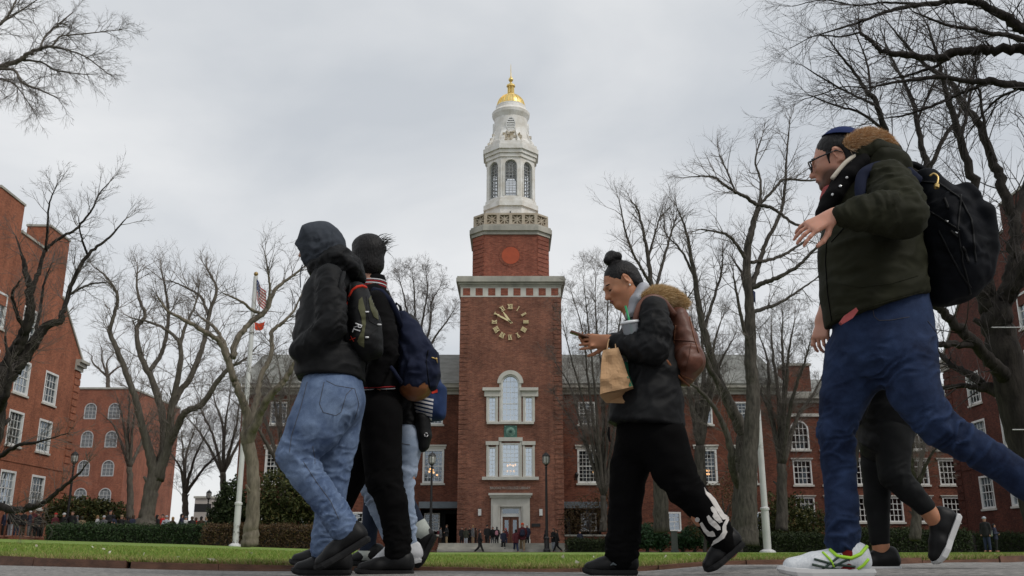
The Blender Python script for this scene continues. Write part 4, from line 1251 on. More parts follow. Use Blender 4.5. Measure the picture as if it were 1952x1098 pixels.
# low pale buildings far off between the trees
for i,(xa,xb,yt,Y,c,lab) in enumerate(((372,404,950,160,(.40,.36,.33),'low pale grey building far off left of the flagpole'),(394,424,984,140,(.30,.21,.15),'low tan brick block far off beside the flagpole'))):
 p0,p1=at(xa,yt,Y),at(xb,yt,Y);m=mat('far_wall_%s' % ('grey','tan')[i],c,.9,var=.15,vscale=.3)
 root=empty('distant_building',(p0[0],Y,.3),lab,'building')
 q=MB();q.box((p0[0],Y,-.5),(p1[0],Y+12,p0[2]));q.build('wall',m,root)
 q=MB();q.box((p0[0] - .2,Y - .2,p0[2]+.003),(p1[0]+.2,Y+12.2,p0[2]+.35));q.build('roof_edge',M_stone_d,root)
 for k in range(4):
  u=p0[0]+(p1[0] - p0[0])*(k+.5)/4;q=MB();q.box((u - .35,Y - .03,p0[2] - 2.2),(u+.35,Y+.1,p0[2] - .9));q.build('window',M_dark,root)
  # ------------------------------------------------------------------ bare trees
M_bark_d=mat('dark_bark',(.013,.011,.010),.95,spec=.2,col2=(.038,.033,.028),vscale=14,bump=.9,bscale=30,stretch=(1,1,.25),bdist=.02)
M_bark_k=mat('brown_grey_bark',(.036,.032,.028),.95,spec=.2,col2=(.105,.093,.080),vscale=9,bump=1.,bscale=24,stretch=(1,1,.25),bdist=.03)
M_bark_m=mat('grey_brown_bark',(.060,.050,.040),.92,col2=(.125,.110,.088),vscale=9,bump=.9,bscale=24,stretch=(1,1,.25),bdist=.02)
M_bark_l=mat('pale_bark',(.080,.066,.048),.92,col2=(.20,.17,.13),vscale=7,bump=.9,bscale=20,stretch=(1,1,.3),bdist=.02)
M_twig_d=mat('dark_twigs',(.045,.038,.036),.9)
M_twig_m=mat('brown_twigs',(.13,.112,.10),.9)
M_twig_l=mat('pale_twigs',(.17,.145,.125),.9)
def seg_mesh(S,k):
 """many tapered twig segments as k-sided prisms: S rows p0(3) p1(3) r0 r1"""
 p0,p1,r0,r1=S[:,:3],S[:,3:6],S[:,6:7],S[:,7:8]
 t=p1 - p0;t /= np.linalg.norm(t,axis=1,keepdims=True)+1e-9
 ref=np.where(np.abs(t[:,2:3]) < .9,[[0,0,1.]],[[1.,0,0]])
 u=np.cross(t,ref);u /= np.linalg.norm(u,axis=1,keepdims=True)+1e-9
 w=np.cross(t,u)
 n=len(S);V=np.zeros((n,2*k,3))
 for j in range(k):
  a=2*math.pi*j/k;d=u*math.cos(a)+w*math.sin(a)
  V[:,j]=p0+d*r0;V[:,k+j]=p1+d*r1
 b=(np.arange(n)*2*k)[:,None,None]
 q=np.array([x for j in range(k) for x in ([j,(j+1) % k,k+(j+1) % k],[j,k+(j+1) % k,k+j])])[None]
 return V.reshape(-1,3),(b+q).reshape(-1,3)
def tip_mesh(S):
 V,F=seg_mesh(S,3);n=len(S);V=V.reshape(n,6,3);V=np.concatenate([V[:,:3],S[:,None,3:6]],1)
 b=(np.arange(n)*4)[:,None,None]
 return V.reshape(-1,3),(b+np.array([[0,1,3],[1,2,3],[2,0,3]])[None]).reshape(-1,3)
def grow(P,D,L,Rr,levels,G,out,nseg=5,wob=.16,trop=.05,ratio=.62,nch=5,spread=(.5,1.0),rmin=.005,flat=1.0,rr=.62):
 """every branch of one level at once; children sprout along it, and so on down to the twigs"""
 for lv in range(levels):
  nseg=(4,3,2,2)[min(3,lv+4 - levels)];N=len(P)
  if N==0:return
  nodes,dirs,rads=[P],[D],[Rr]
  p,d=P,D
  for s_ in range(nseg):
   d=d+G.normal(size=(N,3))*wob;d[:,2] += trop
   d /= np.linalg.norm(d,axis=1,keepdims=True)
   q=p+d*(L/nseg)[:,None]
   r0=np.maximum(Rr*(1 - .72*s_/nseg),rmin);r1=np.maximum(Rr*(1 - .72*(s_+1)/nseg),rmin*.8)
   out.append(np.concatenate([p,q,r0[:,None],r1[:,None]],1))
   p=q;nodes.append(p);dirs.append(d);rads.append(r1)
  if lv==levels - 1:return
  NP,ND,NR=np.stack(nodes,1),np.stack(dirs,1),np.stack(rads,1)
  bi=np.repeat(np.arange(N),nch);M=len(bi)
  t=G.uniform(.22,1.0,M)*nseg;i0=np.clip(t.astype(int),0,nseg - 1);f=(t - i0)[:,None]
  cp=NP[bi,i0]*(1 - f)+NP[bi,i0+1]*f;cd=ND[bi,i0+1]
  rv=G.normal(size=(M,3));rv -= cd*(rv*cd).sum(1,keepdims=True);rv /= np.linalg.norm(rv,axis=1,keepdims=True)+1e-9
  an=G.uniform(*spread,M)[:,None]
  D=cd*np.cos(an)+rv*np.sin(an);D[:,1] *= flat
  D /= np.linalg.norm(D,axis=1,keepdims=True)
  L=L[bi]*ratio*G.uniform(.6,1.25,M)*(1.15 - .45*t/nseg)
  Rr=np.maximum(np.minimum(NR[bi,i0]*rr,Rr[bi]*.6),rmin);P=cp
def limb_px(pts):
 """pts: (px, py, Y, radius in photograph pixels) -> smooth centre line and radii"""
 P=np.array([at(a,b,Y) for a,b,Y,r in pts]);rr=np.array([r*mpp(a,b,Y) for a,b,Y,r in pts])
 n=7;Q=catmull(P,n);q=catmull(np.stack([rr,rr,rr],1),n)[:,0]
 return Q,np.maximum(q,.006)
def tree(name,label,limbs,bark,twig,seed,straight=False,twigs=(1.0,3),group=None,dens=1.,wob=.14,trop=.05,len_px=70,first=.3,nch=4,spread=(.45,1.05),rmin=.006,ratio=.70,base=None,cat='tree',flat=1.0,nseg=5,rel=None):
 """limbs measured in the photograph (the first is the trunk); twigs fill the crown around them"""
 len_px *= 1.1;rmin *= .5;dens *= 1.12
 G=np.random.default_rng(seed)
 tm=MB();segs=[];first_pt=None
 SP,SD,SL,SR=[],[],[],[]
 for li,pts in enumerate(limbs):
  Q,q=limb_px(pts)
  if first_pt is None:first_pt=Q[0]
  Q=Q.copy();amp=np.minimum(q*.22,.018)[:,None]
  Q[1:-1] += G.normal(size=Q[1:-1].shape)*amp[1:-1]
  k_=12 if q.max() > .08 else 6;n0=len(tm.V);tm.tube(Q,q*(1+.018*G.normal(size=len(q))),k_)
  if k_==12: # burrs, furrows and bosses of the bark
   W=np.array(tm.V[n0:]);ax_=np.repeat(Q,k_,0);o_=W - ax_;f_=1+.07*perlin(W*np.array([3.2,3.2,1.1]))+.07*perlin(W*np.array([11,11,2.2]));tm.V[n0:]=[tuple(x) for x in ax_+o_*f_[:,None]]
   for _ in range(2): # stubs of lost branches
    i_=G.integers(2,len(Q) - 2);d_=nrm(np.append(G.normal(size=2),1.3));tm.tube([Q[i_],Q[i_]+d_*q[i_]*1.2,Q[i_]+d_*q[i_]*(1.5+G.random())],[q[i_]*.34,q[i_]*.26,q[i_]*.16],7)
  T=np.gradient(Q,axis=0);T /= np.linalg.norm(T,axis=1,keepdims=True)+1e-9
  cl=np.concatenate([[0],np.cumsum(np.linalg.norm(np.diff(Q,axis=0),axis=1))])
  lm=mpp(pts[-1][0],pts[-1][1],pts[-1][2])*len_px
  st=first if li==0 else .12
  lo=cl[-1]*st if li else cl[-1]*.75
  n=max(2,int((cl[-1] - lo)/lm*5.5*dens))
  s_=np.concatenate([G.uniform(lo,cl[-1],n),[cl[-1]]*3])
  for x in s_:
   i=min(np.searchsorted(cl,x),len(Q) - 1);p=Q[i];d=T[i]
   rv=G.normal(size=3);rv -= d*rv.dot(d);rv=nrm(rv);an=G.uniform(*spread)*(1.0 if x < cl[-1]*.98 else .45)
   dd=d*math.cos(an)+rv*math.sin(an)
   f=1 - .35*(x - lo)/max(cl[-1] - lo,.01)
   SP.append(p);SD.append(nrm(dd));SL.append(lm*f*G.uniform(.5,1.25));SR.append(min(q[i]*.6,lm*.013))
 out=[]
 grow(np.array(SP),np.array(SD),np.array(SL),np.array(SR),twigs[1],G,out,nseg,wob,trop,ratio,nch,(.4,.95),rmin,flat)
 tips=out.pop();S=np.concatenate(out)
 b=first_pt if base is None else np.array(base)
 root=empty(name,b,label,cat,group)
 tm.build('trunk',bark,root,smooth=True)
 big=S[:,6] > .018
 V1,F1=seg_mesh(S[big],5) if big.any() else (np.zeros((0,3)),np.zeros((0,3),int))
 V2,F2=seg_mesh(S[~big],3)
 V3,F3=tip_mesh(tips)
 V=np.concatenate([V1,V2,V3]);F=np.concatenate([F1,F2+len(V1),F3+len(V1)+len(V2)])
 c=obj('crown',V,F,twig,root)
 return root
 # many-limbed tree left of the flagpole, in front of the brick block
d=51.0
tree('bare_tree','grey many-limbed bare tree in front of the plain brick block',[
[(277,1005,d,20),(281,975,d,14),(290,930,d,14),(301,890,d,13.5)],
[(297,915,d,12),(284,858,d - .3,8.6),(270,807,d - .6,7),(253,746,d - 1,6),(230,685,d - 1.2,5),(207,627,d - 1.4,4.2)],
[(209,632,d - 1.4,3.8),(220,590,d - 1.5,3.2),(225,570,d - 1.6,3),(215,545,d - 1.8,2.3),(199,524,d - 2,1.8),(178,508,d - 2.2,1)],
[(300,915,d,12),(312,848,d+.4,8),(310,792,d+.8,7),(291,727,d+1,6),(268,677,d+1,5),(261,627,d+1.2,4.2),(276,601,d+1.2,3.4),(262,559,d+1.4,2.4),(262,516,d+1.6,1.2)],
[(285,708,d+1,4.6),(306,677,d+1.4,4),(315,650,d+1.5,3.6),(321,601,d+1.7,3),(316,555,d+1.8,2.2),(306,510,d+2,1)],
[(298,912,d,12),(319,852,d - .3,8.5),(327,780,d - .6,6.5),(342,704,d - .9,5),(343,658,d - 1,4.2),(321,631,d - 1.2,3),(291,616,d - 1.3,2.4),(255,607,d - 1.6,1.4)],
[(343,658,d - 1,3.6),(354,620,d - .8,3),(371,585,d - .6,2),(380,545,d - .4,1)],
[(328,776,d - .4,6),(345,742,d - .2,5.6),(364,719,d,5.4),(390,647,d+.3,4.4),(398,604,d+.4,3.6),(412,551,d+.5,2.6),(394,512,d+.7,1.4)],
[(398,604,d+.4,3.2),(383,566,d+.9,2.5),(352,547,d+1.2,1.7),(325,535,d+1.4,1)],
[(312,868,d,8.5),(345,798,d - 1,6.5),(362,780,d - 1.3,6),(387,769,d - 1.5,5.6),(417,723,d - 1.8,4.6),(440,700,d - 2,3.6),(467,685,d - 2.2,2),(490,660,d - 2.4,1)],
],M_bark_m,M_twig_l,3,(1,4),len_px=62,dens=1.15,nch=5,rmin=.0065)
d=36.0
tree('bare_tree','bare tree with pale trunk right beside the left white flagpole',[
[(476,1040,d,17),(480,1000,d,14),(484,940,d,12.5),(480,880,d,12),(468,822,d,12)],
[(472,848,d,11.5),(471,792,d,8.5),(455,745,d - .3,7),(446,725,d - .4,6.6),(434,685,d - .6,6),(420,655,d - .8,5),(409,643,d - 1,4.4),(385,630,d - 1.1,4.2),(364,616,d - 1.3,3.8),(321,593,d - 1.6,2.6),(299,562,d - 1.8,1.4)],
[(434,685,d - .6,4.6),(432,665,d - .3,4),(415,632,d - .1,3.4),(398,616,d+.1,2.8),(380,603,d+.3,1.5)],
[(444,682,d - .4,6),(448,655,d,5.6),(463,631,d+.2,5.2),(484,610,d+.4,5),(505,593,d+.5,4.6),(526,551,d+.7,3.6),(555,528,d+.9,2.4),(578,509,d+1,1.2)],
[(508,590,d+.5,3.2),(514,560,d+.3,2.6),(513,532,d+.1,2),(505,482,d - .2,1)],
[(497,597,d+.5,3.4),(480,590,d+.1,3),(459,574,d - .3,2.4),(425,559,d - .7,1.3)],
[(473,846,d,11.5),(490,802,d - .4,8),(513,757,d - .8,7),(535,735,d - 1,6),(550,712,d - 1.1,5),(566,685,d - 1.2,3.6),(580,640,d - 1.2,2)],
[(474,815,d,7),(490,760,d+.5,6),(498,715,d+.8,5),(517,677,d+1,4.4),(520,631,d+1.2,3.8),(543,612,d+1.4,3),(562,589,d+1.6,2),(575,560,d+1.7,1)],
],M_bark_l,M_twig_m,5,(1,4),len_px=60,dens=1.1,rmin=.0065)
# left foreground tree
d=20.0
tree('bare_tree','dark forked bare tree at the left edge before the orange hall',[
[(-46,1040,d,26),(-30,900,d,24),(-12,780,d,21),(8,705,d,17)],
[(6,710,d,14),(22,680,d,13),(40,650,d - .1,11),(55,605,d - .2,9),(57,556,d - .3,7),(46,505,d - .4,4.5),(40,480,d - .4,2),(30,450,d - .4,1)],
[(-6,745,d,13),(22,712,d,12),(47,680,d+.1,11.5),(80,629,d+.2,9),(113,610,d+.3,6.5),(124,585,d+.4,4.6),(135,545,d+.5,4),(164,490,d+.6,3.4),(204,457,d+.8,2.4),(240,417,d+1,1)],
[(135,560,d+.5,2.6),(152,550,d+.8,2.3),(175,541,d+1,2),(204,538,d+1.2,1)],
[(167,485,d+.6,2.4),(158,462,d+.4,2),(153,443,d+.2,1.4),(150,415,d,.8)],
[(58,560,d - .3,5.6),(74,515,d - .1,4.4),(84,483,d,3.6),(95,468,d+.1,3),(120,450,d+.2,2.6),(146,436,d+.3,2.4),(175,399,d+.4,1.8),(189,370,d+.5,1.4),(208,348,d+.6,.8)],
[(87,476,d,3),(91,428,d - .2,2.4),(95,385,d - .4,1.6),(109,352,d - .5,.8)],
[(50,640,d - .1,4),(30,590,d - .6,3.4),(24,560,d - .8,3),(38,535,d - .9,1.6)],
[(66,650,d+.1,3.6),(76,590,d+.6,3),(84,540,d+.9,2.2),(100,500,d+1.1,1.2)],
[(-30,960,d,9),(23,973,d - .5,6.5),(60,966,d - .8,5.5),(84,958,d - 1,5),(122,927,d - 1.2,3.4),(152,901,d - 1.3,2),(165,885,d - 1.4,1)],
[(-30,885,d,7),(0,870,d - .4,5),(38,848,d - .7,3.6),(62,845,d - .9,3),(88,838,d - 1.1,1.6),(130,826,d - 1.3,.9)],
[(-20,800,d,9),(2,770,d - .4,8),(12,745,d - .6,6),(18,700,d - .7,4),(10,640,d - .8,2)],
],M_bark_d,M_twig_m,11,(1,4),len_px=58,dens=.95,rmin=.0042,trop=.06)
# overhanging tree, top left (its trunk stands outside the picture)
d=15.0
tree('bare_tree','overhanging bare branches with drooping fine twigs at the top left corner',[
[(-420,900,d+1,34),(-390,600,d+1,28),(-300,350,d+.6,18),(-200,230,d+.3,11),(-90,165,d,8),(0,128,d,5.5)],
[(0,128,d,5.4),(38,115,d,4.6),(55,101,d,4),(76,93,d,3.2),(98,89,d - .1,2.6),(131,96,d - .2,1.8),(164,109,d - .3,1.4),(208,142,d - .4,.8)],
[(98,89,d - .1,2.2),(110,74,d+.1,1.8),(120,68,d+.2,1.6),(164,64,d+.4,1.2),(227,57,d+.6,.7)],
[(40,114,d,2.6),(79,119,d+.2,2),(107,134,d+.3,1.6),(164,142,d+.5,.9)],
[(-10,132,d,3.2),(27,134,d - .2,2.6),(41,156,d - .3,2.2),(77,172,d - .4,1.6),(109,186,d - .5,1)],
[(76,93,d,2),(87,68,d+.3,1.7),(112,46,d+.5,1.4),(137,25,d+.6,.8)],
[(-105,172,d+.1,6),(-60,108,d+.3,5),(-20,60,d+.4,4),(5,42,d+.5,3),(20,22,d+.6,2.2),(35,-10,d+.7,1.5)],
[(-30,141,d - .05,3),(-8,148,d - .3,2.2),(20,156,d - .5,1.7),(38,172,d - .6,1.3),(60,205,d - .7,.8)],
[(5,42,d+.5,2),(40,20,d+.8,1.4),(70,0,d+.9,1)],
],M_bark_m,M_twig_m,21,(1,4),len_px=58,dens=1.5,rmin=.0030,trop=-.06,nch=5,wob=.17,first=.7)
# big trees right of the tower
d=42.0
tree('bare_tree','tall bare tree with stout leaning trunk just left of the right flagpole',[
[(1424,1040,d,24),(1424,980,d,20),(1427,900,d,17),(1436,760,d,13.5),(1431,692,d,12),(1430,598,d,9.5),(1424,494,d,7.5),(1433,437,d,6),(1446,394,d,4.8)],
[(1446,394,d,4.2),(1425,378,d - .5,3.6),(1402,366,d - .8,3),(1380,352,d - 1,2.6),(1359,337,d - 1.2,2),(1317,337,d - 1.5,1)],
[(1402,366,d - .8,2.2),(1385,325,d - .6,1.8),(1372,295,d - .4,1.2)],
[(1433,546,d,5.4),(1448,500,d+.4,4.6),(1459,465,d+.6,4),(1487,408,d+.9,3.2),(1497,356,d+1.1,2.6),(1499,299,d+1.3,1.9),(1506,228,d+1.5,.9)],
[(1449,390,d,3.6),(1465,394,d - .3,3.2),(1482,403,d - .5,3),(1516,427,d - .8,2.6),(1560,440,d - 1.2,1.6)],
[(1450,388,d,3),(1475,362,d+.3,2.6),(1497,342,d+.5,2.4),(1553,344,d+.8,1.8),(1610,330,d+1.1,1)],
[(1432,550,d,5),(1460,538,d - .4,4.4),(1487,527,d - .7,4),(1525,503,d - 1,3.2),(1558,470,d - 1.3,2.4),(1600,440,d - 1.6,1)],
[(1432,500,d,3.6),(1465,495,d+.5,3.2),(1497,484,d+.8,2.8),(1539,456,d+1.1,2),(1580,420,d+1.4,1)],
[(1431,596,d,4),(1456,588,d+.5,3.6),(1482,579,d+.8,3),(1535,546,d+1.2,1.8),(1570,520,d+1.4,1)],
[(1424,496,d,4),(1405,468,d - .4,3.2),(1383,446,d - .7,2.6),(1336,437,d - 1.1,1.3)],
[(1432,680,d,4.4),(1415,610,d - .5,3.4),(1404,560,d - .8,2.4),(1398,520,d - 1,1.2)],
[(1429,570,d,3.6),(1418,545,d+.5,3),(1413,520,d+.7,2.4),(1395,490,d+1,1.2)],
[(1446,396,d,3),(1450,350,d+.4,2.4),(1440,305,d+.6,1.8),(1452,262,d+.8,1)],
],M_bark_k,M_twig_m,31,(1,4),len_px=66,dens=.95,rmin=.0062)
d=43.5
tree('bare_tree','dark bare tree with limbs slanting up left from the stout trunk',[
[(1412,1035,d,20),(1412,960,d,17),(1415,870,d,14),(1417,824,d,13)],
[(1417,830,d,12),(1396,782,d - .3,11),(1369,724,d - .6,9),(1350,660,d - .9,7),(1336,602,d - 1.1,6),(1321,508,d - 1.4,4),(1307,437,d - 1.6,2.4),(1290,395,d - 1.8,1)],
[(1325,530,d - 1.4,3),(1300,480,d - 1.2,2.2),(1270,446,d - 1,1.5),(1265,415,d - .9,.8)],
[(1380,745,d - .6,6),(1350,700,d - 1.4,5),(1340,675,d - 1.8,4.6),(1300,640,d - 2.4,3),(1262,600,d - 2.8,1.6)],
[(1342,630,d - 1,3.6),(1360,570,d - .4,2.8),(1375,520,d,2),(1378,470,d+.2,1)],
[(1416,940,d,9),(1395,890,d - .8,7.5),(1393,858,d - 1.1,7),(1375,800,d - 1.4,5),(1340,750,d - 1.8,3.4),(1300,720,d - 2.2,1.6)],
],M_bark_k,M_twig_m,33,(1,4),len_px=62,dens=1.0,rmin=.0062)
d=46.0
tree('bare_tree','slender bare tree rising behind the woman with the phone',[
[(1262,1015,d,16),(1258,930,d,13),(1254,830,d,10),(1250,700,d,7.5),(1243,600,d,5.6),(1240,531,d,4.6),(1231,465,d,3.2),(1217,404,d,2),(1205,385,d,1)],
[(1243,590,d,3.6),(1258,520,d+.6,2.8),(1275,460,d+1,2),(1290,410,d+1.3,1)],
[(1241,540,d,3.2),(1215,500,d - .6,2.5),(1195,450,d - .9,1.8),(1180,380,d - 1.2,.9)],
[(1248,660,d,3.8),(1215,600,d - .5,3),(1185,560,d - .9,2.2),(1155,520,d - 1.3,1)],
[(1250,700,d,4),(1280,640,d+.5,3),(1300,590,d+.8,2),(1322,550,d+1,1)],
[(1236,490,d,2.4),(1250,440,d+.3,1.8),(1262,400,d+.5,1)],
],M_bark_k,M_twig_m,35,(1,4),len_px=62,dens=1.15,rmin=.0065)
def fan(name,label,x,yb,ysplit,d,xs,ytops,bark,twig,seed,r0=9,**k):
 """vase-shaped crown: stems fanning out from a low fork"""
 k.setdefault('wob',.085);k.setdefault('spread',(.3,.75));k.setdefault('ratio',.74);k.setdefault('trop',.02)
 G=np.random.default_rng(seed)
 L=[[(x,yb,d,r0*1.25),(x+1,(yb+ysplit)/2,d,r0),(x,ysplit,d,r0*.9)]]
 for xt,yt in zip(xs,ytops):
  dy=G.uniform(-2.5,2.5);xm=x+(xt - x)*.38;ym=ysplit+(yt - ysplit)*.5
  L.append([(x,ysplit+3,d,r0*.62),(xm+G.normal()*4,ym,d+dy*.5,r0*.36),(x+(xt - x)*.72+G.normal()*4,ysplit+(yt - ysplit)*.8,d+dy*.8,r0*.22),(xt,yt,d+dy,r0*.09)])
 return tree(name,label,L,bark,twig,seed,**k)
fan('bare_tree','round-crowned twiggy tree before the library wing right of the tower',1150,1014,945,54,(1062,1058,1072,1090,1112,1135,1160,1190,1222,1246,1255),(760,690,615,560,530,520,525,545,590,640,710),M_bark_k,M_twig_m,41,6,len_px=44,twigs=(1,4),dens=.75,rmin=.008)
fan('bare_tree','vase-shaped twiggy tree between the right flagpole and the arched windows',1490,1012,885,50,(1425,1448,1470,1492,1515,1545,1570),(690,640,615,600,610,650,710),M_bark_k,M_twig_m,43,10,len_px=50,twigs=(1,4),dens=1.0,rmin=.0075)
fan('bare_tree','dark low-forked tree in front of the second wing window bay',1334,1015,850,52,(1290,1318,1345,1375,1395),(660,600,585,610,650),M_bark_k,M_twig_m,45,11,len_px=48,twigs=(1,4),dens=.9,rmin=.0075)
fan('bare_tree','round bare crown rising behind the library roof left of the tower',795,800,705,84,(720,738,760,785,812,840,866),(590,548,526,520,522,545,590),M_bark_k,M_twig_m,47,6,len_px=34,twigs=(1,4),dens=1.0,rmin=.011)
fan('bare_tree','small bare tree leaning over the crowd near the far lamp',352,1000,940,70,(318,345,375,400,432),(850,820,800,815,850),M_bark_m,M_twig_m,49,6,len_px=40,twigs=(1,4),dens=.9,rmin=.009)
fan('bare_tree','hazy bare tree between the brick block and the library',425,1000,900,76,(350,375,405,440,470,500),(790,755,730,725,735,770),M_bark_m,M_twig_m,51,6,len_px=44,twigs=(1,4),dens=.9,rmin=.010)
fan('bare_tree','wide twiggy tree in front of the left library wing',540,1010,900,56,(440,470,500,530,560,590),(760,720,700,690,700,740),M_bark_m,M_twig_m,53,8,len_px=48,twigs=(1,4),dens=.9,rmin=.008)
fan('bare_tree','faint bare tree behind the corner of the orange hall',205,760,715,120,(165,190,215,245),(670,655,665,690),M_bark_m,M_twig_l,55,4,len_px=24,twigs=(1,3),dens=.9,rmin=.014)
fan('bare_tree','small bare tree standing close against the brick block',247,990,890,60,(195,220,245,270,300),(790,750,735,745,790),M_bark_m,M_twig_m,57,6,len_px=38,twigs=(1,3),dens=.9,rmin=.009)
fan('bare_tree','dark bare tree before the campus building seen between the walking legs',1745,1030,930,44,(1680,1705,1735,1770,1800),(830,800,790,800,840),M_bark_k,M_twig_m,59,9,len_px=44,twigs=(1,4),dens=.8,rmin=.007)
# leaning tree on the right and its neighbours
d=14.5
tree('bare_tree','massive dark leaning tree behind the olive coat at the right edge',[
[(2010,1120,d,40),(1978,960,d,33),(1940,790,d,30),(1908,650,d,29),(1893,575,d,27)],
[(1888,590,d,20),(1872,520,d,15),(1860,430,d - .1,11),(1853,345,d - .2,9),(1830,265,d - .3,7),(1808,189,d - .4,5),(1790,120,d - .5,3.4),(1770,50,d - .6,1.6)],
[(1902,640,d,19),(1918,560,d+.1,15),(1935,493,d+.2,13),(1936,425,d+.3,11),(1910,350,d+.4,9.5),(1890,300,d+.5,8.4),(1866,237,d+.6,7.2),(1837,200,d+.7,6.4),(1812,157,d+.8,5.2),(1764,124,d+.9,3.8),(1720,77,d+1,2.4),(1690,40,d+1.1,1)],
[(1936,430,d+.3,8),(1948,380,d+.5,7),(1962,330,d+.7,6),(1975,250,d+.9,3)],
[(1915,575,d,14),(1935,545,d - .3,12),(1958,500,d - .5,10),(1990,440,d - .7,7),(2020,360,d - .9,4)],
[(1925,730,d,15),(1897,698,d - .3,13),(1862,658,d - .5,11),(1826,624,d - .7,9.5),(1795,591,d - .8,8),(1760,560,d - 1,5),(1735,520,d - 1.2,2.5)],
[(1860,660,d - .5,7),(1816,656,d - .8,6.2),(1785,658,d - 1,5.4),(1750,668,d - 1.2,3)],
[(1925,760,d,11),(1889,742,d+.2,9),(1853,717,d+.4,7.5),(1816,698,d+.6,5.6),(1789,673,d+.8,4),(1755,655,d+1,2)],
[(1895,745,d+.2,6),(1835,735,d+.3,5),(1798,741,d+.4,4),(1765,750,d+.5,2)],
[(1830,270,d - .3,4),(1842,220,d - .1,3),(1855,150,d,2),(1860,100,d+.1,1)],
[(1893,305,d+.5,4),(1880,262,d+.3,3.4),(1868,180,d+.2,2.6),(1853,110,d+.1,1.2)],
],M_bark_d,M_twig_d,61,(1,4),len_px=110,dens=.9,rmin=.0034,wob=.13)
d=19.0
tree('bare_tree','dark bare tree whose limbs fan out above the fur-trimmed hood',[
[(1606,1060,d,20),(1616,900,d,17),(1640,720,d,15),(1690,500,d,13),(1735,385,d,11),(1752,335,d,10)],
[(1752,338,d,8),(1715,288,d - .2,7),(1688,248,d - .4,6),(1670,197,d - .6,5),(1651,171,d - .7,4),(1619,127,d - .9,2.6),(1580,75,d - 1.1,1)],
[(1753,335,d,7),(1768,321,d+.1,6.4),(1755,270,d+.2,5.4),(1743,204,d+.4,4.2),(1727,165,d+.5,3.4),(1700,110,d+.7,2),(1680,60,d+.9,1)],
[(1770,325,d+.1,5),(1800,262,d+.3,4),(1826,222,d+.4,3.2),(1850,150,d+.6,1.8),(1870,90,d+.8,1)],
[(1688,250,d - .4,3.4),(1640,215,d - .6,2.6),(1590,200,d - .8,2),(1540,180,d - 1,1)],
[(1660,185,d - .6,2.8),(1655,130,d - .3,2.2),(1640,85,d - .1,1.5),(1620,45,d,.8)],
[(1670,200,d - .6,2.8),(1625,180,d - .9,2.2),(1570,150,d - 1.2,1.6),(1530,125,d - 1.4,.8)],
[(1748,232,d+.3,3),(1770,180,d+.1,2.4),(1790,130,d,1.6),(1800,70,d,.8)],
],M_bark_d,M_twig_d,63,(1,4),len_px=84,dens=1.05,rmin=.0042,first=.85)
d=11.0
tree('bare_tree','overhanging thick dark limbs reaching in from the top right corner',[
[(2400,900,d+1,60),(2330,600,d+1,52),(2220,350,d+.6,40),(2110,210,d+.3,28),(2030,150,d,20)],
[(2060,190,d+.2,12),(1990,176,d,10),(1952,167,d,8.5),(1906,157,d - .1,7),(1855,155,d - .2,5.4),(1797,147,d - .3,4.4),(1764,149,d - .4,3.8),(1691,160,d - .5,2.6),(1655,168,d - .6,1.5)],
[(2090,192,d+.2,18),(2045,132,d+.1,14),(1985,100,d,12),(1952,95,d,10),(1884,96,d+.1,8.6),(1840,97,d+.15,8),(1812,102,d+.2,7.4),(1782,111,d+.2,7),(1728,106,d+.3,6),(1684,98,d+.3,5),(1662,80,d+.4,3.8),(1641,62,d+.4,2.8),(1636,33,d+.5,1.4)],
[(2100,200,d+.25,18),(2052,118,d,14),(1990,75,d - .2,11.5),(1952,55,d - .3,10),(1910,29,d - .4,8.4),(1870,8,d - .4,7),(1819,2,d - .5,5.6),(1746,11,d - .5,4.4),(1691,22,d - .6,3.4),(1633,44,d - .7,2.4),(1564,65,d - .8,1.2)],
[(1897,155,d - .1,4.6),(1870,163,d+.1,4),(1837,175,d+.2,3.6),(1783,200,d+.3,2.8),(1728,219,d+.4,2),(1677,226,d+.5,1)],
[(1975,82,d - .2,7),(1930,70,d - .5,5.4),(1884,62,d - .7,4.4),(1840,54,d - .8,3.6),(1801,47,d - .9,2.8),(1740,22,d - 1.1,1.4)],
[(1820,104,d+.2,4),(1790,122,d+.4,3.6),(1745,140,d+.5,2.8),(1700,150,d+.6,1.6)],
[(1750,8,d - .5,3),(1690,5,d - .3,2.4),(1630,10,d - .2,1.8),(1570,0,d,1.2),(1510,12,d+.2,.8)],
[(1640,62,d+.4,2.2),(1600,70,d+.6,1.7),(1555,68,d+.8,1.2),(1510,90,d+1,.7)],
[(1656,168,d - .6,1.5),(1610,165,d - .7,1.3),(1570,178,d - .8,1),(1530,190,d - .9,.6)],
[(1952,165,d,3),(1900,190,d+.4,2.4),(1860,235,d+.6,1.6),(1835,270,d+.8,1)],
],M_bark_d,M_twig_d,65,(1,4),len_px=105,dens=.85,rmin=.0026,trop=-.01,first=.9)
# ------------------------------------------------------------------ hedges and shrubs
def leaf_mat(name,c1,c2,c3,p3=.8):
 m=bpy.data.materials.new(name);m.use_nodes=True;nt=m.node_tree;b=nt.nodes['Principled BSDF']
 b.inputs['Roughness'].default_value=.65;b.inputs['Specular IOR Level'].default_value=.2
 g=nt.nodes.new('ShaderNodeNewGeometry');r=nt.nodes.new('ShaderNodeValToRGB');e=r.color_ramp.elements
 e[0].color=(*c1,1);e[1].color=(*c3,1);x=e.new(p3);x.color=(*c2,1)
 nt.links.new(g.outputs['Random Per Island'],r.inputs['Fac']);nt.links.new(r.outputs['Color'],b.inputs['Base Color'])
 return m
M_leaf_dark=leaf_mat('dark_evergreen',(.014,.022,.009),(.036,.052,.020),(.065,.080,.032))
M_leaf_olive=leaf_mat('olive_evergreen',(.020,.028,.009),(.062,.070,.020),(.12,.092,.032))
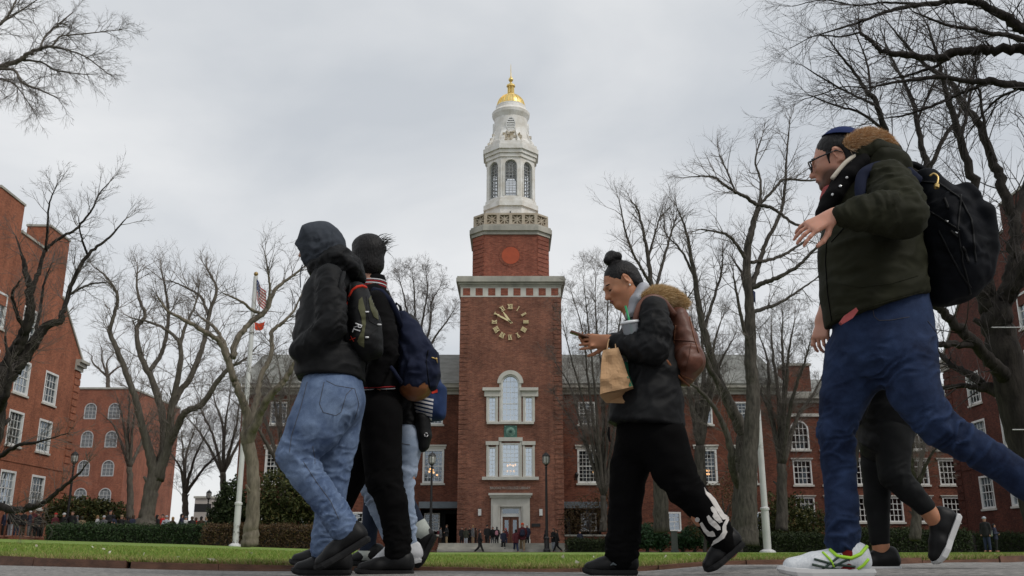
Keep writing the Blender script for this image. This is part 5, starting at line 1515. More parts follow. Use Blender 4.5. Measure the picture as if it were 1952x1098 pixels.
M_leaf_hedge=leaf_mat('clipped_hedge',(.015,.030,.012),(.036,.064,.024),(.068,.10,.040))
M_leaf_brown=leaf_mat('winter_hedge',(.036,.022,.012),(.10,.060,.028),(.085,.078,.030))
M_leaf_bright=leaf_mat('glossy_shrub',(.012,.030,.013),(.030,.065,.030),(.07,.12,.065))
def leaves(P,size,G):
 n=len(P);a=G.normal(size=(n,3));a /= np.linalg.norm(a,axis=1,keepdims=True);b=G.normal(size=(n,3));b -= a*(a*b).sum(1,keepdims=True);b /= np.linalg.norm(b,axis=1,keepdims=True)
 s=(size*G.uniform(.6,1.4,n))[:,None]
 V=np.stack([P - a*s,P+b*s*.45,P+a*s,P - b*s*.45],1).reshape(-1,3)
 return V,np.arange(4*n).reshape(-1,4)
def hedge(name,label,x0,x1,yt,yb,Y,depth,m,n,size,seed,group=None,rough=.08,cat='hedge'):
 G=np.random.default_rng(seed)
 A,B=at(x0,yb,Y),at(x1,yb,Y);zt=at((x0+x1)/2,yt,Y)[2];zt1=zt
 zb0=min(gz(A[0],Y),gz(B[0],Y)) - .05
 c=np.array([(A[0]+B[0])/2,Y+depth/2,zb0])
 root=empty(name,c,label,cat,group)
 lx=B[0] - A[0];h=zt - zb0
 core=MB();k=max(3,int(lx/.5));bump=lambda i:h*(1+.05*math.sin(i*1.7+seed)+.03*math.sin(i*.6))
 V=[]
 for i in range(k+1):
  x=A[0]+lx*i/k;hh=bump(i) - .06
  V += [(x,Y+.06,zb0),(x,Y+.08,zb0+hh*.9),(x,Y+depth*.3,zb0+hh),(x,Y+depth*.7,zb0+hh),(x,Y+depth - .08,zb0+hh*.9),(x,Y+depth - .06,zb0)]
 F=[(6*i+j,6*i+6+j,6*i+7+j,6*i+1+j) for i in range(k) for j in range(5)]+[(0,1,2,3,4,5),tuple(6*k+j for j in (5,4,3,2,1,0))]
 core.add(V,F);core.build('branches',M_twig_d,root)
 u=G.random(n);f=G.random(n)
 x=A[0]+lx*G.random(n);hh=np.interp(x,np.linspace(A[0],B[0],k+1),[bump(i) for i in range(k+1)])
 y=np.where(f < .6,Y+G.normal(size=n)*rough,Y+depth*G.random(n));z=np.where(f < .6,zb0+hh*G.random(n) ** .8,zb0+hh+G.normal(size=n)*rough)
 e=f > .93;x=np.where(e,np.where(u < .5,A[0],B[0])+G.normal(size=n)*rough,x);z=np.where(e,zb0+hh*G.random(n),z)
 V,F=leaves(np.stack([x,y,z],1),size,G)
 o=obj('foliage',V,F,m,root);o['kind']='stuff'
 return root
def shrub(name,label,blobs,Y,m,n,size,seed,group=None,cat='shrub',base=None):
 """blobs: (px, py, rx px, ry px, dy)"""
 G=np.random.default_rng(seed);P=[]
 core=MB()
 px0=np.mean([b[0] for b in blobs]);b0=at(px0,1045,Y)
 root=empty(name,(b0[0],Y,gz(b0[0],Y)),label,cat,group)
 tot=sum(b[2]*b[3] for b in blobs)
 for bx,by,rx,ry,dy in blobs:
  c=at(bx,by,Y+dy);s=mpp(bx,by,Y+dy);a,b_,h=rx*s,rx*s*.8,ry*s
  k=int(n*rx*ry/tot)
  v=G.normal(size=(k,3));v /= np.linalg.norm(v,axis=1,keepdims=True)
  cl=np.clip(perlin(v*2.6+seed+bx)*.5+.9,.55,1.25)
  v *= (cl*G.random(k) ** .22)[:,None]
  P.append(c+v*np.array([a,b_,h]))
  g0_=gz(c[0],c[1]);core.tube([(c[0],c[1],g0_ - .1),(c[0]+.1*a,c[1],(c[2]+g0_)/2),(c[0],c[1],c[2]+h*.4)],[.10,.07,.02],6)
  for j in range(7):
   q=v[j]*np.array([a,b_,h])*.9;core.tube([(c[0],c[1],c[2] - h*.5),c+q*.5 - np.array([0,0,h*.12]),c+q],[.05,.03,.01],4)
 core.build('stems',M_twig_d,root)
 V,F=leaves(np.concatenate(P),size,G)
 o=obj('foliage',V,F,m,root);o['kind']='stuff'
 return root
hedge('hedge','long clipped dark green hedge in front of the crowd on the left',86,388,1003,1034,47,1.4,M_leaf_hedge,17000,.05,1)
hedge('hedge','brownish winter hedge between the clipped hedge and the hooded man',383,612,1003,1046,45,1.5,M_leaf_brown,12000,.05,2)
shrub('evergreen_shrub','dark rounded evergreen in front of the left brick hall',[(150,977,58,34,0),(205,980,44,28,.6),(112,982,34,27,.8)],61,M_leaf_olive,8500,.10,3)
shrub('evergreen_shrub','tall olive green evergreen beside the left flagpole',[(545,945,62,62,0),(590,960,50,60,.8),(510,985,40,36,-.3),(600,905,40,34,1)],48,M_leaf_olive,17000,.08,4)
shrub('evergreen_shrub','dark evergreen left of the pale-trunked tree',[(440,960,30,52,0),(420,985,26,34,.4),(455,985,24,34,.5)],49.5,M_leaf_dark,8000,.08,5)
shrub('bare_shrub','brown twiggy shrub under the wing windows right of the tower',[(1120,985,48,44,0),(1165,965,36,46,.5),(1085,1000,22,30,.2)],58,M_leaf_brown,4200,.055,6)
shrub('evergreen_shrub','glossy green shrub left of the small grey post',[(1232,1022,34,24,0),(1205,1030,24,20,.3),(1258,1030,26,20,.2)],50,M_leaf_bright,7000,.07,7)
shrub('evergreen_shrub','glossy green shrub behind the striding leg with white lettering',[(1322,1025,34,22,0),(1365,1030,34,20,.3),(1300,1032,20,16,.2)],50,M_leaf_bright,7500,.07,8)
shrub('evergreen_shrub','olive evergreen mass around the base of the vase-shaped tree',[(1500,985,42,50,0),(1545,1000,34,38,.4),(1462,1005,26,34,.8)],54,M_leaf_olive,8000,.08,9)
shrub('bare_shrub','brown tangled shrub around the stout leaning trunk',[(1378,970,40,60,0),(1340,990,34,40,.5),(1405,930,30,50,.4)],47,M_leaf_brown,3600,.05,10)
hedge('hedge','low dark hedge at the foot of the right flagpole',1425,1575,1020,1050,48,1.2,M_leaf_dark,9000,.05,11)
hedge('hedge','clipped dark hedge seen between the walking legs on the right',1640,1855,1012,1052,46,1.4,M_leaf_dark,12000,.05,12)
hedge('hedge','low dark hedge right of the terrace wall',1082,1200,1030,1053,55,1.2,M_leaf_dark,6000,.05,13)
hedge('hedge','dark hedge at the far right in front of the gabled hall',1862,1990,1020,1050,52,1.2,M_leaf_dark,7000,.05,14)
# ------------------------------------------------------------------ cloth, skin, leather
def cloth(name,c,rough=.85,weave=900,bump=.25,sheen=0.,var=.18,vs=9,spec=.12,**k):
 return crease(mat(name,c,rough,var=var,vscale=vs,bump=bump,bscale=weave,bdist=.0015,sheen=sheen,spec=spec,**k))
def crease(m,scale=5.5,dist=.03,st=.9):
 """sharp-edged cloth creases on top of the weave"""
 nt=m.node_tree;L=nt.links;b=nt.nodes['Principled BSDF'];tc=nt.nodes.new('ShaderNodeTexCoord');mp=nt.nodes.new('ShaderNodeMapping');mp.inputs['Rotation'].default_value=(.3,.5,0);mp.inputs['Scale'].default_value=(.75,.75,1.35)
 n=nt.nodes.new('ShaderNodeTexNoise');n.noise_type='RIDGED_MULTIFRACTAL';n.inputs['Scale'].default_value=scale;n.inputs['Detail'].default_value=2.5;n.inputs['Roughness'].default_value=.45;n.inputs['Distortion'].default_value=.5
 L.new(tc.outputs['Object'],mp.inputs[0]);L.new(mp.outputs[0],n.inputs['Vector'])
 bp=nt.nodes.new('ShaderNodeBump');bp.inputs['Strength'].default_value=st;bp.inputs['Distance'].default_value=dist;L.new(n.outputs['Fac'],bp.inputs['Height'])
 old=b.inputs['Normal'].links
 if old:L.new(old[0].from_socket,bp.inputs['Normal'])
 L.new(bp.outputs[0],b.inputs['Normal'])
 return m
M_blk_nylon=cloth('black_nylon',(.0085,.0088,.0096),.62,700,.4,spec=.16)
M_blk_knit=cloth('black_knit',(.0062,.006,.0065),.9,spec=.08)
M_charcoal=cloth('charcoal_jersey',(.050,.057,.069),.95,800,.3,spec=.1)
M_blk_pant=cloth('black_cotton',(.0042,.004,.0042),.9,spec=.06)
M_olive=cloth('olive_parka',(.017,.0175,.0095),.75,700,.3,spec=.12,var=.3,vs=5)
M_olive_panel=cloth('olive_nylon',(.075,.075,.040),.6,600)
M_red=cloth('red_webbing',(.52,.035,.018),.6)
M_navy=cloth('navy_canvas',(.014,.018,.038),.85,600,.4,var=.25,vs=6)
M_navy_blk=cloth('faded_black_canvas',(.005,.0058,.008),.8,500,.5,var=.4,vs=7)
M_white_c=cloth('white_fabric',(.62,.62,.63),.8)
M_grey_c=cloth('grey_jersey',(.38,.39,.42),.95)
M_cream=cloth('cream_fleece',(.55,.50,.42),.95)
M_pink=cloth('salmon_shirt',(.36,.085,.085),.85)
M_redsock=cloth('dark_red_sock',(.16,.012,.012),.9)
M_leather=mat('brown_leather',(.07,.023,.013),.52,col2=(.17,.060,.034),vscale=7,bump=.35,bscale=60,bdist=.003,spec=.5)
M_tan_leather=mat('tan_leather',(.16,.05,.018),.5,col2=(.24,.09,.03),vscale=9,bump=.3,bscale=80,bdist=.003)
M_orange_edge=mat('orange_edge',(.20,.062,.016),.6)
M_shoe_blk=mat('black_shoe',(.007,.007,.0075),.5,spec=.2,var=.2,vscale=12,bump=.2,bscale=300,bdist=.001)
M_sole_blk=mat('black_sole',(.012,.012,.0125),.7,spec=.2,bump=.3,bscale=150,bdist=.002)
M_sole_wht=mat('white_sole',(.55,.55,.55),.6)
M_shoe_wht=mat('white_mesh_shoe',(.50,.53,.56),.7,col2=(.68,.70,.72),vscale=120,bump=.3,bscale=400,bdist=.001)
M_neon=mat('neon_green',(.36,.66,.03),.55)
M_dkgreen=mat('dark_green_trim',(.012,.035,.022),.5)
M_hair=mat('black_hair',(.006,.005,.005),.5,var=.5,vscale=60,bump=.9,bscale=170,bdist=.006,spec=.25,stretch=(1,1,.14))
M_metal=mat('steel_zip',(.55,.55,.55),.35,metal=.9)
M_brass=mat('brass_clip',(.60,.42,.16),.4,metal=.8)
M_glasses=mat('black_frame',(.008,.008,.01),.25)
M_kippah=cloth('blue_velvet',(.017,.027,.085),.85,900,.3)
M_paper=mat('kraft_paper',(.40,.235,.115),.8,col2=(.50,.31,.165),vscale=14,bump=.4,bscale=30,bdist=.004)
M_green=mat('green_print',(.010,.16,.085),.7)
M_straw_g=mat('green_straw',(.004,.30,.10),.35)
M_cup=mat('clear_cup',(.62,.66,.70),.2,spec=.6)
M_phone=mat('phone_case',(.13,.055,.03),.45)
M_screen=mat('phone_screen',(.01,.01,.012),.15)
M_lip_f=mat('rose_lips',(.30,.085,.065),.45)
M_pearl=mat('pearl',(.80,.78,.74),.25)
def skin_mat(name,c,red,beard=None):
 m=bpy.data.materials.new(name);m.use_nodes=True;nt=m.node_tree;b=nt.nodes['Principled BSDF'];L=nt.links
 b.inputs['Roughness'].default_value=.48;b.inputs['Specular IOR Level'].default_value=.4
 b.inputs['Subsurface Weight'].default_value=.12;b.inputs['Subsurface Radius'].default_value=(.012,.004,.002);b.inputs['Subsurface Scale'].default_value=1
 tc=nt.nodes.new('ShaderNodeTexCoord');n=nt.nodes.new('ShaderNodeTexNoise');n.inputs['Scale'].default_value=16;n.inputs['Detail'].default_value=6
 L.new(tc.outputs['Object'],n.inputs[0]);r=nt.nodes.new('ShaderNodeValToRGB');r.color_ramp.elements[0].position=.35;r.color_ramp.elements[0].color=(*c,1);r.color_ramp.elements[1].position=.7;r.color_ramp.elements[1].color=(*red,1)
 L.new(n.outputs['Fac'],r.inputs[0]);col=r.outputs['Color']
 if beard: # stubble: (centre xyz in object space, radius)
  for (cx,cy,cz),rad_ in beard:
   d=nt.nodes.new('ShaderNodeVectorMath');d.operation='DISTANCE';d.inputs[1].default_value=(cx,cy,cz);L.new(tc.outputs['Object'],d.inputs[0])
   mr=nt.nodes.new('ShaderNodeMapRange');mr.inputs['From Min'].default_value=rad_*.75;mr.inputs['From Max'].default_value=rad_*1.1;mr.inputs['To Min'].default_value=.86;mr.inputs['To Max'].default_value=0;L.new(d.outputs['Value'],mr.inputs[0])
   mx=nt.nodes.new('ShaderNodeMix');mx.data_type='RGBA';mx.inputs['B'].default_value=(.045,.022,.013,1);L.new(mr.outputs[0],mx.inputs['Factor']);L.new(col,mx.inputs['A']);col=mx.outputs['Result']
 L.new(col,b.inputs['Base Color'])
 n2=nt.nodes.new('ShaderNodeTexNoise');n2.inputs['Scale'].default_value=260;L.new(tc.outputs['Object'],n2.inputs[0])
 bp=nt.nodes.new('ShaderNodeBump');bp.inputs['Strength'].default_value=.2;bp.inputs['Distance'].default_value=.001;L.new(n2.outputs['Fac'],bp.inputs['Height']);L.new(bp.outputs[0],b.inputs['Normal'])
 return m
def denim(name,dark,light,rips=False,scale=4.5):
 m=bpy.data.materials.new(name);m.use_nodes=True;nt=m.node_tree;b=nt.nodes['Principled BSDF'];L=nt.links
 b.inputs['Roughness'].default_value=.9;b.inputs['Specular IOR Level'].default_value=.2
 tc=nt.nodes.new('ShaderNodeTexCoord')
 n=nt.nodes.new('ShaderNodeTexNoise');n.inputs['Scale'].default_value=scale;n.inputs['Detail'].default_value=8;n.inputs['Roughness'].default_value=.62;L.new(tc.outputs['Object'],n.inputs[0])
 r=nt.nodes.new('ShaderNodeValToRGB');r.color_ramp.elements[0].position=.33;r.color_ramp.elements[0].color=(*dark,1);r.color_ramp.elements[1].position=.68;r.color_ramp.elements[1].color=(*light,1);L.new(n.outputs['Fac'],r.inputs[0])
 w=nt.nodes.new('ShaderNodeTexNoise');w.inputs['Scale'].default_value=420;w.inputs['Detail'].default_value=2;L.new(tc.outputs['Object'],w.inputs[0])
 mx=nt.nodes.new('ShaderNodeMix');mx.data_type='RGBA';mx.blend_type='OVERLAY';mx.inputs['Factor'].default_value=.5;L.new(r.outputs['Color'],mx.inputs['A']);L.new(w.outputs['Fac'],mx.inputs['B'])
 # worn crests: pointiness of the folds
 g=nt.nodes.new('ShaderNodeNewGeometry');pr=nt.nodes.new('ShaderNodeMapRange');pr.inputs['From Min'].default_value=.5;pr.inputs['From Max'].default_value=.60;pr.inputs['To Max'].default_value=.55;L.new(g.outputs['Pointiness'],pr.inputs[0])
 m2=nt.nodes.new('ShaderNodeMix');m2.data_type='RGBA';m2.inputs['B'].default_value=(*[min(1,c*1.5) for c in light],1);L.new(pr.outputs[0],m2.inputs['Factor']);L.new(mx.outputs['Result'],m2.inputs['A'])
 L.new(m2.outputs['Result'],b.inputs['Base Color'])
 bp=nt.nodes.new('ShaderNodeBump');bp.inputs['Strength'].default_value=.35;bp.inputs['Distance'].default_value=.0015;L.new(w.outputs['Fac'],bp.inputs['Height']);L.new(bp.outputs[0],b.inputs['Normal'])
 return crease(m,4.,.010,.3)
M_jean_light=denim('light_blue_denim',(.032,.056,.125),(.175,.24,.36))
M_jean_pale=denim('pale_denim',(.17,.23,.33),(.36,.42,.52))
M_jean_dark=denim('dark_blue_denim',(.004,.008,.025),(.024,.042,.098),scale=6)
M_jean_ink=denim('ink_denim',(.010,.015,.028),(.022,.030,.05))
M_thread=mat('denim_thread',(.06,.055,.055),.8)
# ------------------------------------------------------------------ figure helpers
class Fig:
 """coordinates of one walking figure: photograph pixel and sideways offset from its walking line"""
 def __init__(s,D,g=1.45):s.D,s.g=D,g
 def p(s,x,y,dy=0.):return at(x,y,s.D+dy)
 def m(s,x,y,dy=0.):return mpp(x,y,s.D+dy)
 def ch(s,pts):return [(s.p(x,y,dy),r*s.m(x,y,dy)) for x,y,dy,r in pts]
 def limb(s,v,pts,k=.02,sy=1.,op=0):return v.chain(s.ch(pts),k,sy,(0,1,0),op)
 def folds(s,L):
  """(px, py, dy, radius px, (dx, dy) px axis across folds, wavelength m, height m)"""
  out=[]
  for x,y,dy,r,(ax,ay),lam,h in L:
   out.append((s.p(x,y,dy),r*s.m(x,y,dy),s.p(x+ax,y+ay,dy) - s.p(x,y,dy),lam,h*s.g))
  return out
def frame3(f,up):
 f=nrm(f);l=nrm(np.cross(up,f));u=np.cross(f,l);return f,l,u
def head(v,c,f,up,s=1.,female=False,eyes=True):
 """skull, face, ears; c = middle of the cranium, f = where the face looks. returns a function local -> world"""
 f,l,u=frame3(f,up)
 W=lambda a,b,d:np.asarray(c)+(f*a+l*b+u*d)*s
 ax=(f,l,u)
 v.ell(W(-.012,0,.018),np.array((.094,.073,.088))*s,ax,.02)
 v.ell(W(.022,0,-.030),np.array((.070,.062,.072))*s,ax,.03*s)
 jw=.040 if not female else .034
 for b in (-1,1):
  v.cone(W(.0,b*jw,-.062),W(.070,b*.010,-.094),.026*s,.017*s,.03*s)
  v.ell(W(.066,b*.034,-.026),np.array((.024,.022,.020))*s,ax,.02*s)
 v.ell(W(.078,0,-.094),np.array((.018,.022,.016))*s,ax,.02*s) # chin
 v.ell(W(.072,0,-.055),np.array((.026,.026,.026))*s,ax,.02*s) # muzzle
 v.cone(W(.083,-.026,.014),W(.083,.026,.014),.011*s,.011*s,.02*s) # brow
 for b in (-1,1):
  v.ell(W(.092,b*.031,-.004),np.array((.014,.018,.012))*s,ax,.012*s,op=1)
  if eyes:v.ball(W(.077,b*.031,-.004),.0125*s,.003*s)
 v.cone(W(.088,0,.004),W(.110,0,-.032),.0085*s,.0105*s,.014*s) # nose
 for b in (-1,1):v.ball(W(.098,b*.011,-.036),.0085*s,.008*s)
 v.ball(W(.112,0,-.035),.0085*s,.010*s)
 v.ell(W(.094,0,-.0585),np.array((.010,.021,.0062))*s,ax,.005*s) # lips
 v.ell(W(.091,0,-.0695),np.array((.010,.019,.0068))*s,ax,.005*s)
 for b in (-1,1): # ears
  e_f=nrm(f*.95 - u*.2);e_u=np.cross(e_f,l)*1.0;e_u=nrm(u+f*-.2)
  o=nrm(l*b - f*.45)
  v.ell(W(-.012,b*.076,-.006),np.array((.018,.008,.032))*s,(nrm(e_f),o,e_u),.008*s)
  v.ell(W(-.008,b*.083,-.003),np.array((.010,.006,.018))*s,(nrm(e_f),o,e_u),.004*s,op=1)
  v.ball(W(-.004,b*.075,-.034),.007*s,.006*s)
 return W
def hand(v,w,d,n,side,curl,s=1.,spread=.10,thumb=(.6,.75,-.3),tcurl=.35,palm=.092,lift=(0,0,0,0)):
 """palm, five jointed fingers of different lengths. w wrist, d finger direction, n back-of-hand normal, side +1/-1 thumb side"""
 d=nrm(d);n=nrm(np.asarray(n) - d*np.dot(n,d));t=np.cross(d,n)*side
 w=np.asarray(w,float)
 W=lambda a,b,c:w+(d*a+t*b+n*c)*s
 for b,r0,r1 in ((-.028,.012,.0115),(-.010,.014,.0125),(.010,.014,.013),(.028,.013,.0125)):
  v.cone(W(.012,b*.72,0),W(palm,b,0),r0*s,r1*s,.012*s)
 v.cone(W(-.03,0,0),W(.015,0,0),.025*s,.024*s,.02*s,.72,n)
 Ls=(.058,.074,.080,.072);bs=(-.033,-.011,.011,.032);rs=(.0072,.0082,.0086,.0084)
 for i in range(4):
  base=W(palm*(.93 if i==0 else 1.),bs[i],.001);a0=spread*(i - 1.5)*.6
  dir_=d*math.cos(a0)+t*math.sin(a0);c_=curl[i] if not np.isscalar(curl) else curl
  ang=lift[i];p=base;r=rs[i]*s
  for k,fr in enumerate((.46,.30,.24)):
   ang += c_*(.9,1.1,.7)[k]
   q=p+(dir_*math.cos(ang) - n*math.sin(ang))*Ls[i]*fr*s
   v.cone(p,q,r,r*.9,.003*s);v.ball(p,r*1.05,.003*s);r *= .9;p=q
 tb=W(.026,.026,-.006);td=nrm(d*thumb[0]+t*thumb[1]+n*thumb[2])
 v.cone(W(.010,.010,-.004),tb,.015*s,.0145*s,.012*s)
 p=tb;r=.0125*s;perp=nrm(d - td*np.dot(d,td));ang=0
 for k,L_ in enumerate((.040,.033,.027)):
  q=p+(td*math.cos(ang)+perp*math.sin(ang))*L_*s;v.cone(p,q,r,r*.88,.006*s);p=q;r *= .86;ang += tcurl
def shoe(root,F,heel,toe,ankle,name='shoe',upper=None,sole=None,wid=1.,dyh=0.,dyt=None,th=.026,lac=True,label=None,ankle_r=.045):
 """one shoe between a heel and a toe point on its ground line, with sole and laces; returns the upper"""
 dyt=dyh if dyt is None else dyt
 H,T,A=F.p(*heel,dyh),F.p(*toe,dyt),F.p(*ankle,dyh)
 L=np.linalg.norm(T - H);f=(T - H)/L;l=nrm(np.cross(f,(0,0,1)));u=np.cross(l,f)
 if np.dot(A - H,u) < 0:u=-u
 W=lambda a,b,c:H+f*a*L+l*b*wid+u*c
 v=Vol(.0065)
 v.cone(W(.12,0,.052),W(.30,0,.058),.036,.038,.02,1.0,l)
 v.cone(W(.30,0,.058),W(.62,0,.046),.038,.038,.02,1.06,l)
 v.cone(W(.62,0,.046),W(.86,0,.036),.038,.031,.02,1.22,l)
 v.cone(W(.10,0,.05),W(.10,0,.085),.034,.030,.02)
 a0=W(.20,0,.075);ad=A - a0;a1=a0+ad*min(1,.055/max(np.linalg.norm(ad),.01))
 v.cone(a0,a1,ankle_r,ankle_r*.92,.03)
 v.cone(W(.30,0,.085),W(.52,0,.07),.024,.018,.02)
 v.cut(W(.5,0,th*.8),-u)
 uo=vol_obj(name,v,upper or M_shoe_blk,root,glob=(.0012,.05))
 if label:uo['label']=label
 s=MB();P=[(.03,.020),(.0,.030),(.02,.033),(.12,.037),(.30,.037),(.5,.038),(.68,.046),(.84,.044),(.95,.030),(1.0,.010)]
 out=[(a,b*1.08) for a,b in P[1:]]+[(a,-b*1.08) for a,b in P[:0:-1]]
 k=len(out);V=[]
 for c,g in ((0.,.97),(th*.5,1.03),(th,1.0)):
  for a,b in out:
   rise=.014*max(0,(a - .72)/.28) ** 2
   V.append(W(.5+(a - .5)*g,b*g,c+rise))
 Fc=[tuple(range(k - 1,-1,-1)),tuple(2*k+i for i in range(k))]+[(j*k+i,j*k+(i+1) % k,(j+1)*k+(i+1) % k,(j+1)*k+i) for j in (0,1) for i in range(k)]
 s.add(V,Fc);s.build('sole',sole or M_sole_blk,uo)
 if lac and upper is not M_white_c:
  q=MB()
  for i in range(4):
   a=.34+i*.075;c=.098 - i*.009
   q.tube([W(a,-.024,c - .008),W(a+.01,0,c+.004),W(a+.02,.024,c - .008)],.0032,5)
  q.build('lace',M_blk_knit if (upper in (None,M_shoe_blk)) else M_dkgreen,uo)
 return uo,W,L
def fur(name,pts,n,lng,m,parent,seed,r,bias=(.12,0,.12)):
 """fur trim: strands bristling from a padded roll; pts centre line in world coordinates"""
 G=np.random.default_rng(seed);Q=catmull(pts,8);q=np.interp(np.linspace(0,1,len(Q)),np.linspace(0,1,len(r)),r)
 core=MB();core.tube(Q,q*.8,8);o=core.build(name,m,parent,smooth=True)
 i=G.integers(0,len(Q) - 1,n);t=G.random(n)[:,None];P=Q[i]*(1 - t)+Q[i+1]*t;rr=q[i]
 T=Q[i+1] - Q[i];T /= np.linalg.norm(T,axis=1,keepdims=True)
 d=G.normal(size=(n,3));d -= T*(d*T).sum(1,keepdims=True);d /= np.linalg.norm(d,axis=1,keepdims=True)
 B=P+d*(rr*.78)[:,None];cl=perlin(P*22+d*1.2)[:,None]
 dd=d*.6+T*(.45+G.normal(size=(n,1))*.25)+np.array(bias)+cl*.45*T+G.normal(size=(n,3))*.2;dd /= np.linalg.norm(dd,axis=1,keepdims=True)
 ln=(lng*G.uniform(.45,1.2,n))[:,None];w=np.cross(dd,G.normal(size=(n,3)));w /= np.linalg.norm(w,axis=1,keepdims=True);w *= .00075
 M=B+dd*ln*.55;E=M+(dd+np.array([.25,0,-.25]))*ln*.4
 V=np.stack([B - w,B+w,M+w*.8,M - w*.8,E],1).reshape(-1,3);b=np.arange(n)*5
 F=[tuple(x) for x in np.stack([b,b+1,b+2,b+3],1)]+[tuple(x) for x in np.stack([b+3,b+2,b+4],1)]
 s=obj('fur',V,F,m,o);s['kind']='stuff'
 return o
def fur_mat(name,a,b_,c):
 return leaf_mat(name,a,b_,c,.6)
M_fur_tan=fur_mat('tan_fur',(.36,.22,.095),(.60,.42,.21),(.80,.66,.42))
M_fur_ginger=fur_mat('ginger_fur',(.34,.17,.075),(.56,.33,.15),(.80,.66,.48))
# ================================================================== hooded man in light jeans
F=Fig(4.55);D0=F.D
base=(F.p(628,800)[0],D0,gz(F.p(628,800)[0],D0))
sk=skin_mat('skin_light',(.42,.235,.165),(.50,.255,.18))
v=Vol(.0105)
W=head(v,F.p(607,462),(-.93,.18,-.30),(-.28,0,.96),1.0,eyes=False)
F.limb(v,[(618,488,0,22),(630,520,0,26),(636,570,0,40),(632,660,0,44),(634,740,0,46)],.03,1.2)
F.limb(v,[(634,740,-.07,34),(598,815,-.10,34),(566,868,-.12,25),(608,935,-.12,23),(655,1005,-.1,17),(672,1030,-.1,15)],.03)
F.limb(v,[(646,750,.08,34),(645,840,.1,28),(637,905,.1,24),(626,980,.1,20),(616,1050,.1,16),(612,1072,.1,14)],.03)
for s_ in (-1,1):F.limb(v,[(630,535,.17*s_,20),(640,625,.21*s_,18),(582,662,.17*s_,13),(572,668,.15*s_,15)],.02)
man1=vol_obj('person',v,sk,origin=base)
tag(man1,'person in charcoal hood and light blue jeans striding at the head of the left group','person','people walking past on the path')
J=[None]
v=Vol(.0078)
F.limb(v,[(634,528,0,38),(626,565,0,47),(620,640,0,58),(630,700,0,63),(633,745,0,62)],.03,1.35)
F.limb(v,[(628,528,-.17,26),(630,575,-.215,28),(630,622,-.235,28),(602,650,-.215,25),(574,667,-.17,22)],.03)
F.limb(v,[(634,528,.17,27),(641,575,.215,31),(640,622,.235,30),(604,652,.215,27),(574,668,.17,23)],.03)
v.cut(F.p(633,724),F.p(633,744) - F.p(633,724)+np.array([-.004,0,0]))
jk=vol_obj('jacket',v,M_blk_nylon,man1,keep=J,glob=(.0022,.045),specs=F.folds([
(632,560,-.2,34,(.3,1),.030,.011),(640,610,-.23,34,(.55,1),.026,.013),(605,650,-.2,34,(1,.35),.026,.011),(590,600,0,44,(.4,1),.05,.010),(640,700,0,60,(.1,1),.06,.010),(585,690,0,40,(.5,1),.045,.009),(665,640,-.1,40,(.2,1),.05,.010)]))
v=Vol(.0078)
F.limb(v,[(628,500,-.05,17),(650,497,-.03,23),(672,514,.0,21),(686,530,.03,12)],.025,2.0)
F.limb(v,[(606,512,0,20),(640,518,0,30)],.03,1.7)
vol_obj('jacket_hood',v,M_blk_nylon,jk,glob=(.002,.04),specs=F.folds([(650,505,-.1,46,(.35,1),.028,.012),(620,500,-.1,30,(.2,1),.024,.009)]))
v=Vol(.007)
F.limb(v,[(612,458,0,37),(606,470,0,36)],.03,1.02);F.limb(v,[(632,470,0,27),(640,492,0,26)],.04,1.1)
F.limb(v,[(592,456,0,28),(574,467,0,12)],.03,1.4);F.limb(v,[(600,490,.0,24),(612,505,0,24)],.03,1.1)
F.limb(v,[(562,484,.01,15),(575,488,.03,13)],.01,1.6,op=1)
hd=vol_obj('hood',v,M_charcoal,man1,glob=(.0018,.05),specs=F.folds([(622,462,-.08,34,(1,.25),.030,.010),(600,480,-.06,30,(.6,1),.026,.009),(636,480,-.08,24,(.2,1),.022,.009)]))
q=MB();q.tube([F.p(576,505,-.07),F.p(572,525,-.08),F.p(573,548,-.085)],.0028,5);q.build('drawstring',M_charcoal,man1)
B=[None];F.g=.95
v=Vol(.0068)
F.limb(v,[(634,735,0,57),(636,765,0,57)],.03,1.18)
F.limb(v,[(628,762,-.085,60),(598,815,-.11,51),(563,866,-.125,35),(584,905,-.125,31),(609,938,-.12,28),(636,975,-.11,26),(654,1004,-.10,28)],.035)
F.limb(v,[(650,765,.09,46),(643,840,.10,39),(636,903,.10,29),(629,975,.1,27),(619,1045,.1,27)],.035)
v.cut(F.p(654,1004,-.1),F.p(664,1018,-.1) - F.p(654,1004,-.1)) if False else None
je=vol_obj('jeans',v,M_jean_light,man1,keep=B,glob=(.0008,.05),specs=F.folds([
(566,868,-.15,42,(.15,1),.026,.014),(590,900,-.15,40,(.5,1),.030,.012),(640,985,-.13,40,(.55,.8),.022,.014),(625,955,-.13,34,(.6,.8),.026,.010),(622,1030,.06,34,(.1,1),.020,.014),(640,890,.06,44,(.5,1),.030,.012),(655,800,-.1,44,(.85,.55),.030,.012),(600,780,-.14,44,(.75,1),.040,.009),(640,840,.05,40,(.9,.6),.03,.010),(580,840,-.15,40,(.8,.7),.035,.008)]))
for nm,pts in (('pocket',[(618,728),(609,770),(616,786),(640,792),(650,786),(660,752),(672,740)]),('pocket',[(622,726),(640,735),(676,741)]),('side_seam',[(586,728),(574,775),(556,830),(552,862)]),('inseam',[(596,850),(600,872),(600,885)]),('side_seam',[(578,880),(604,920),(630,955),(646,990)]),('yoke_seam',[(676,742),(684,770),(676,800)])):
 on_line(B[0],pts,.0012,nm,M_thread,je,step=3,off=.001)
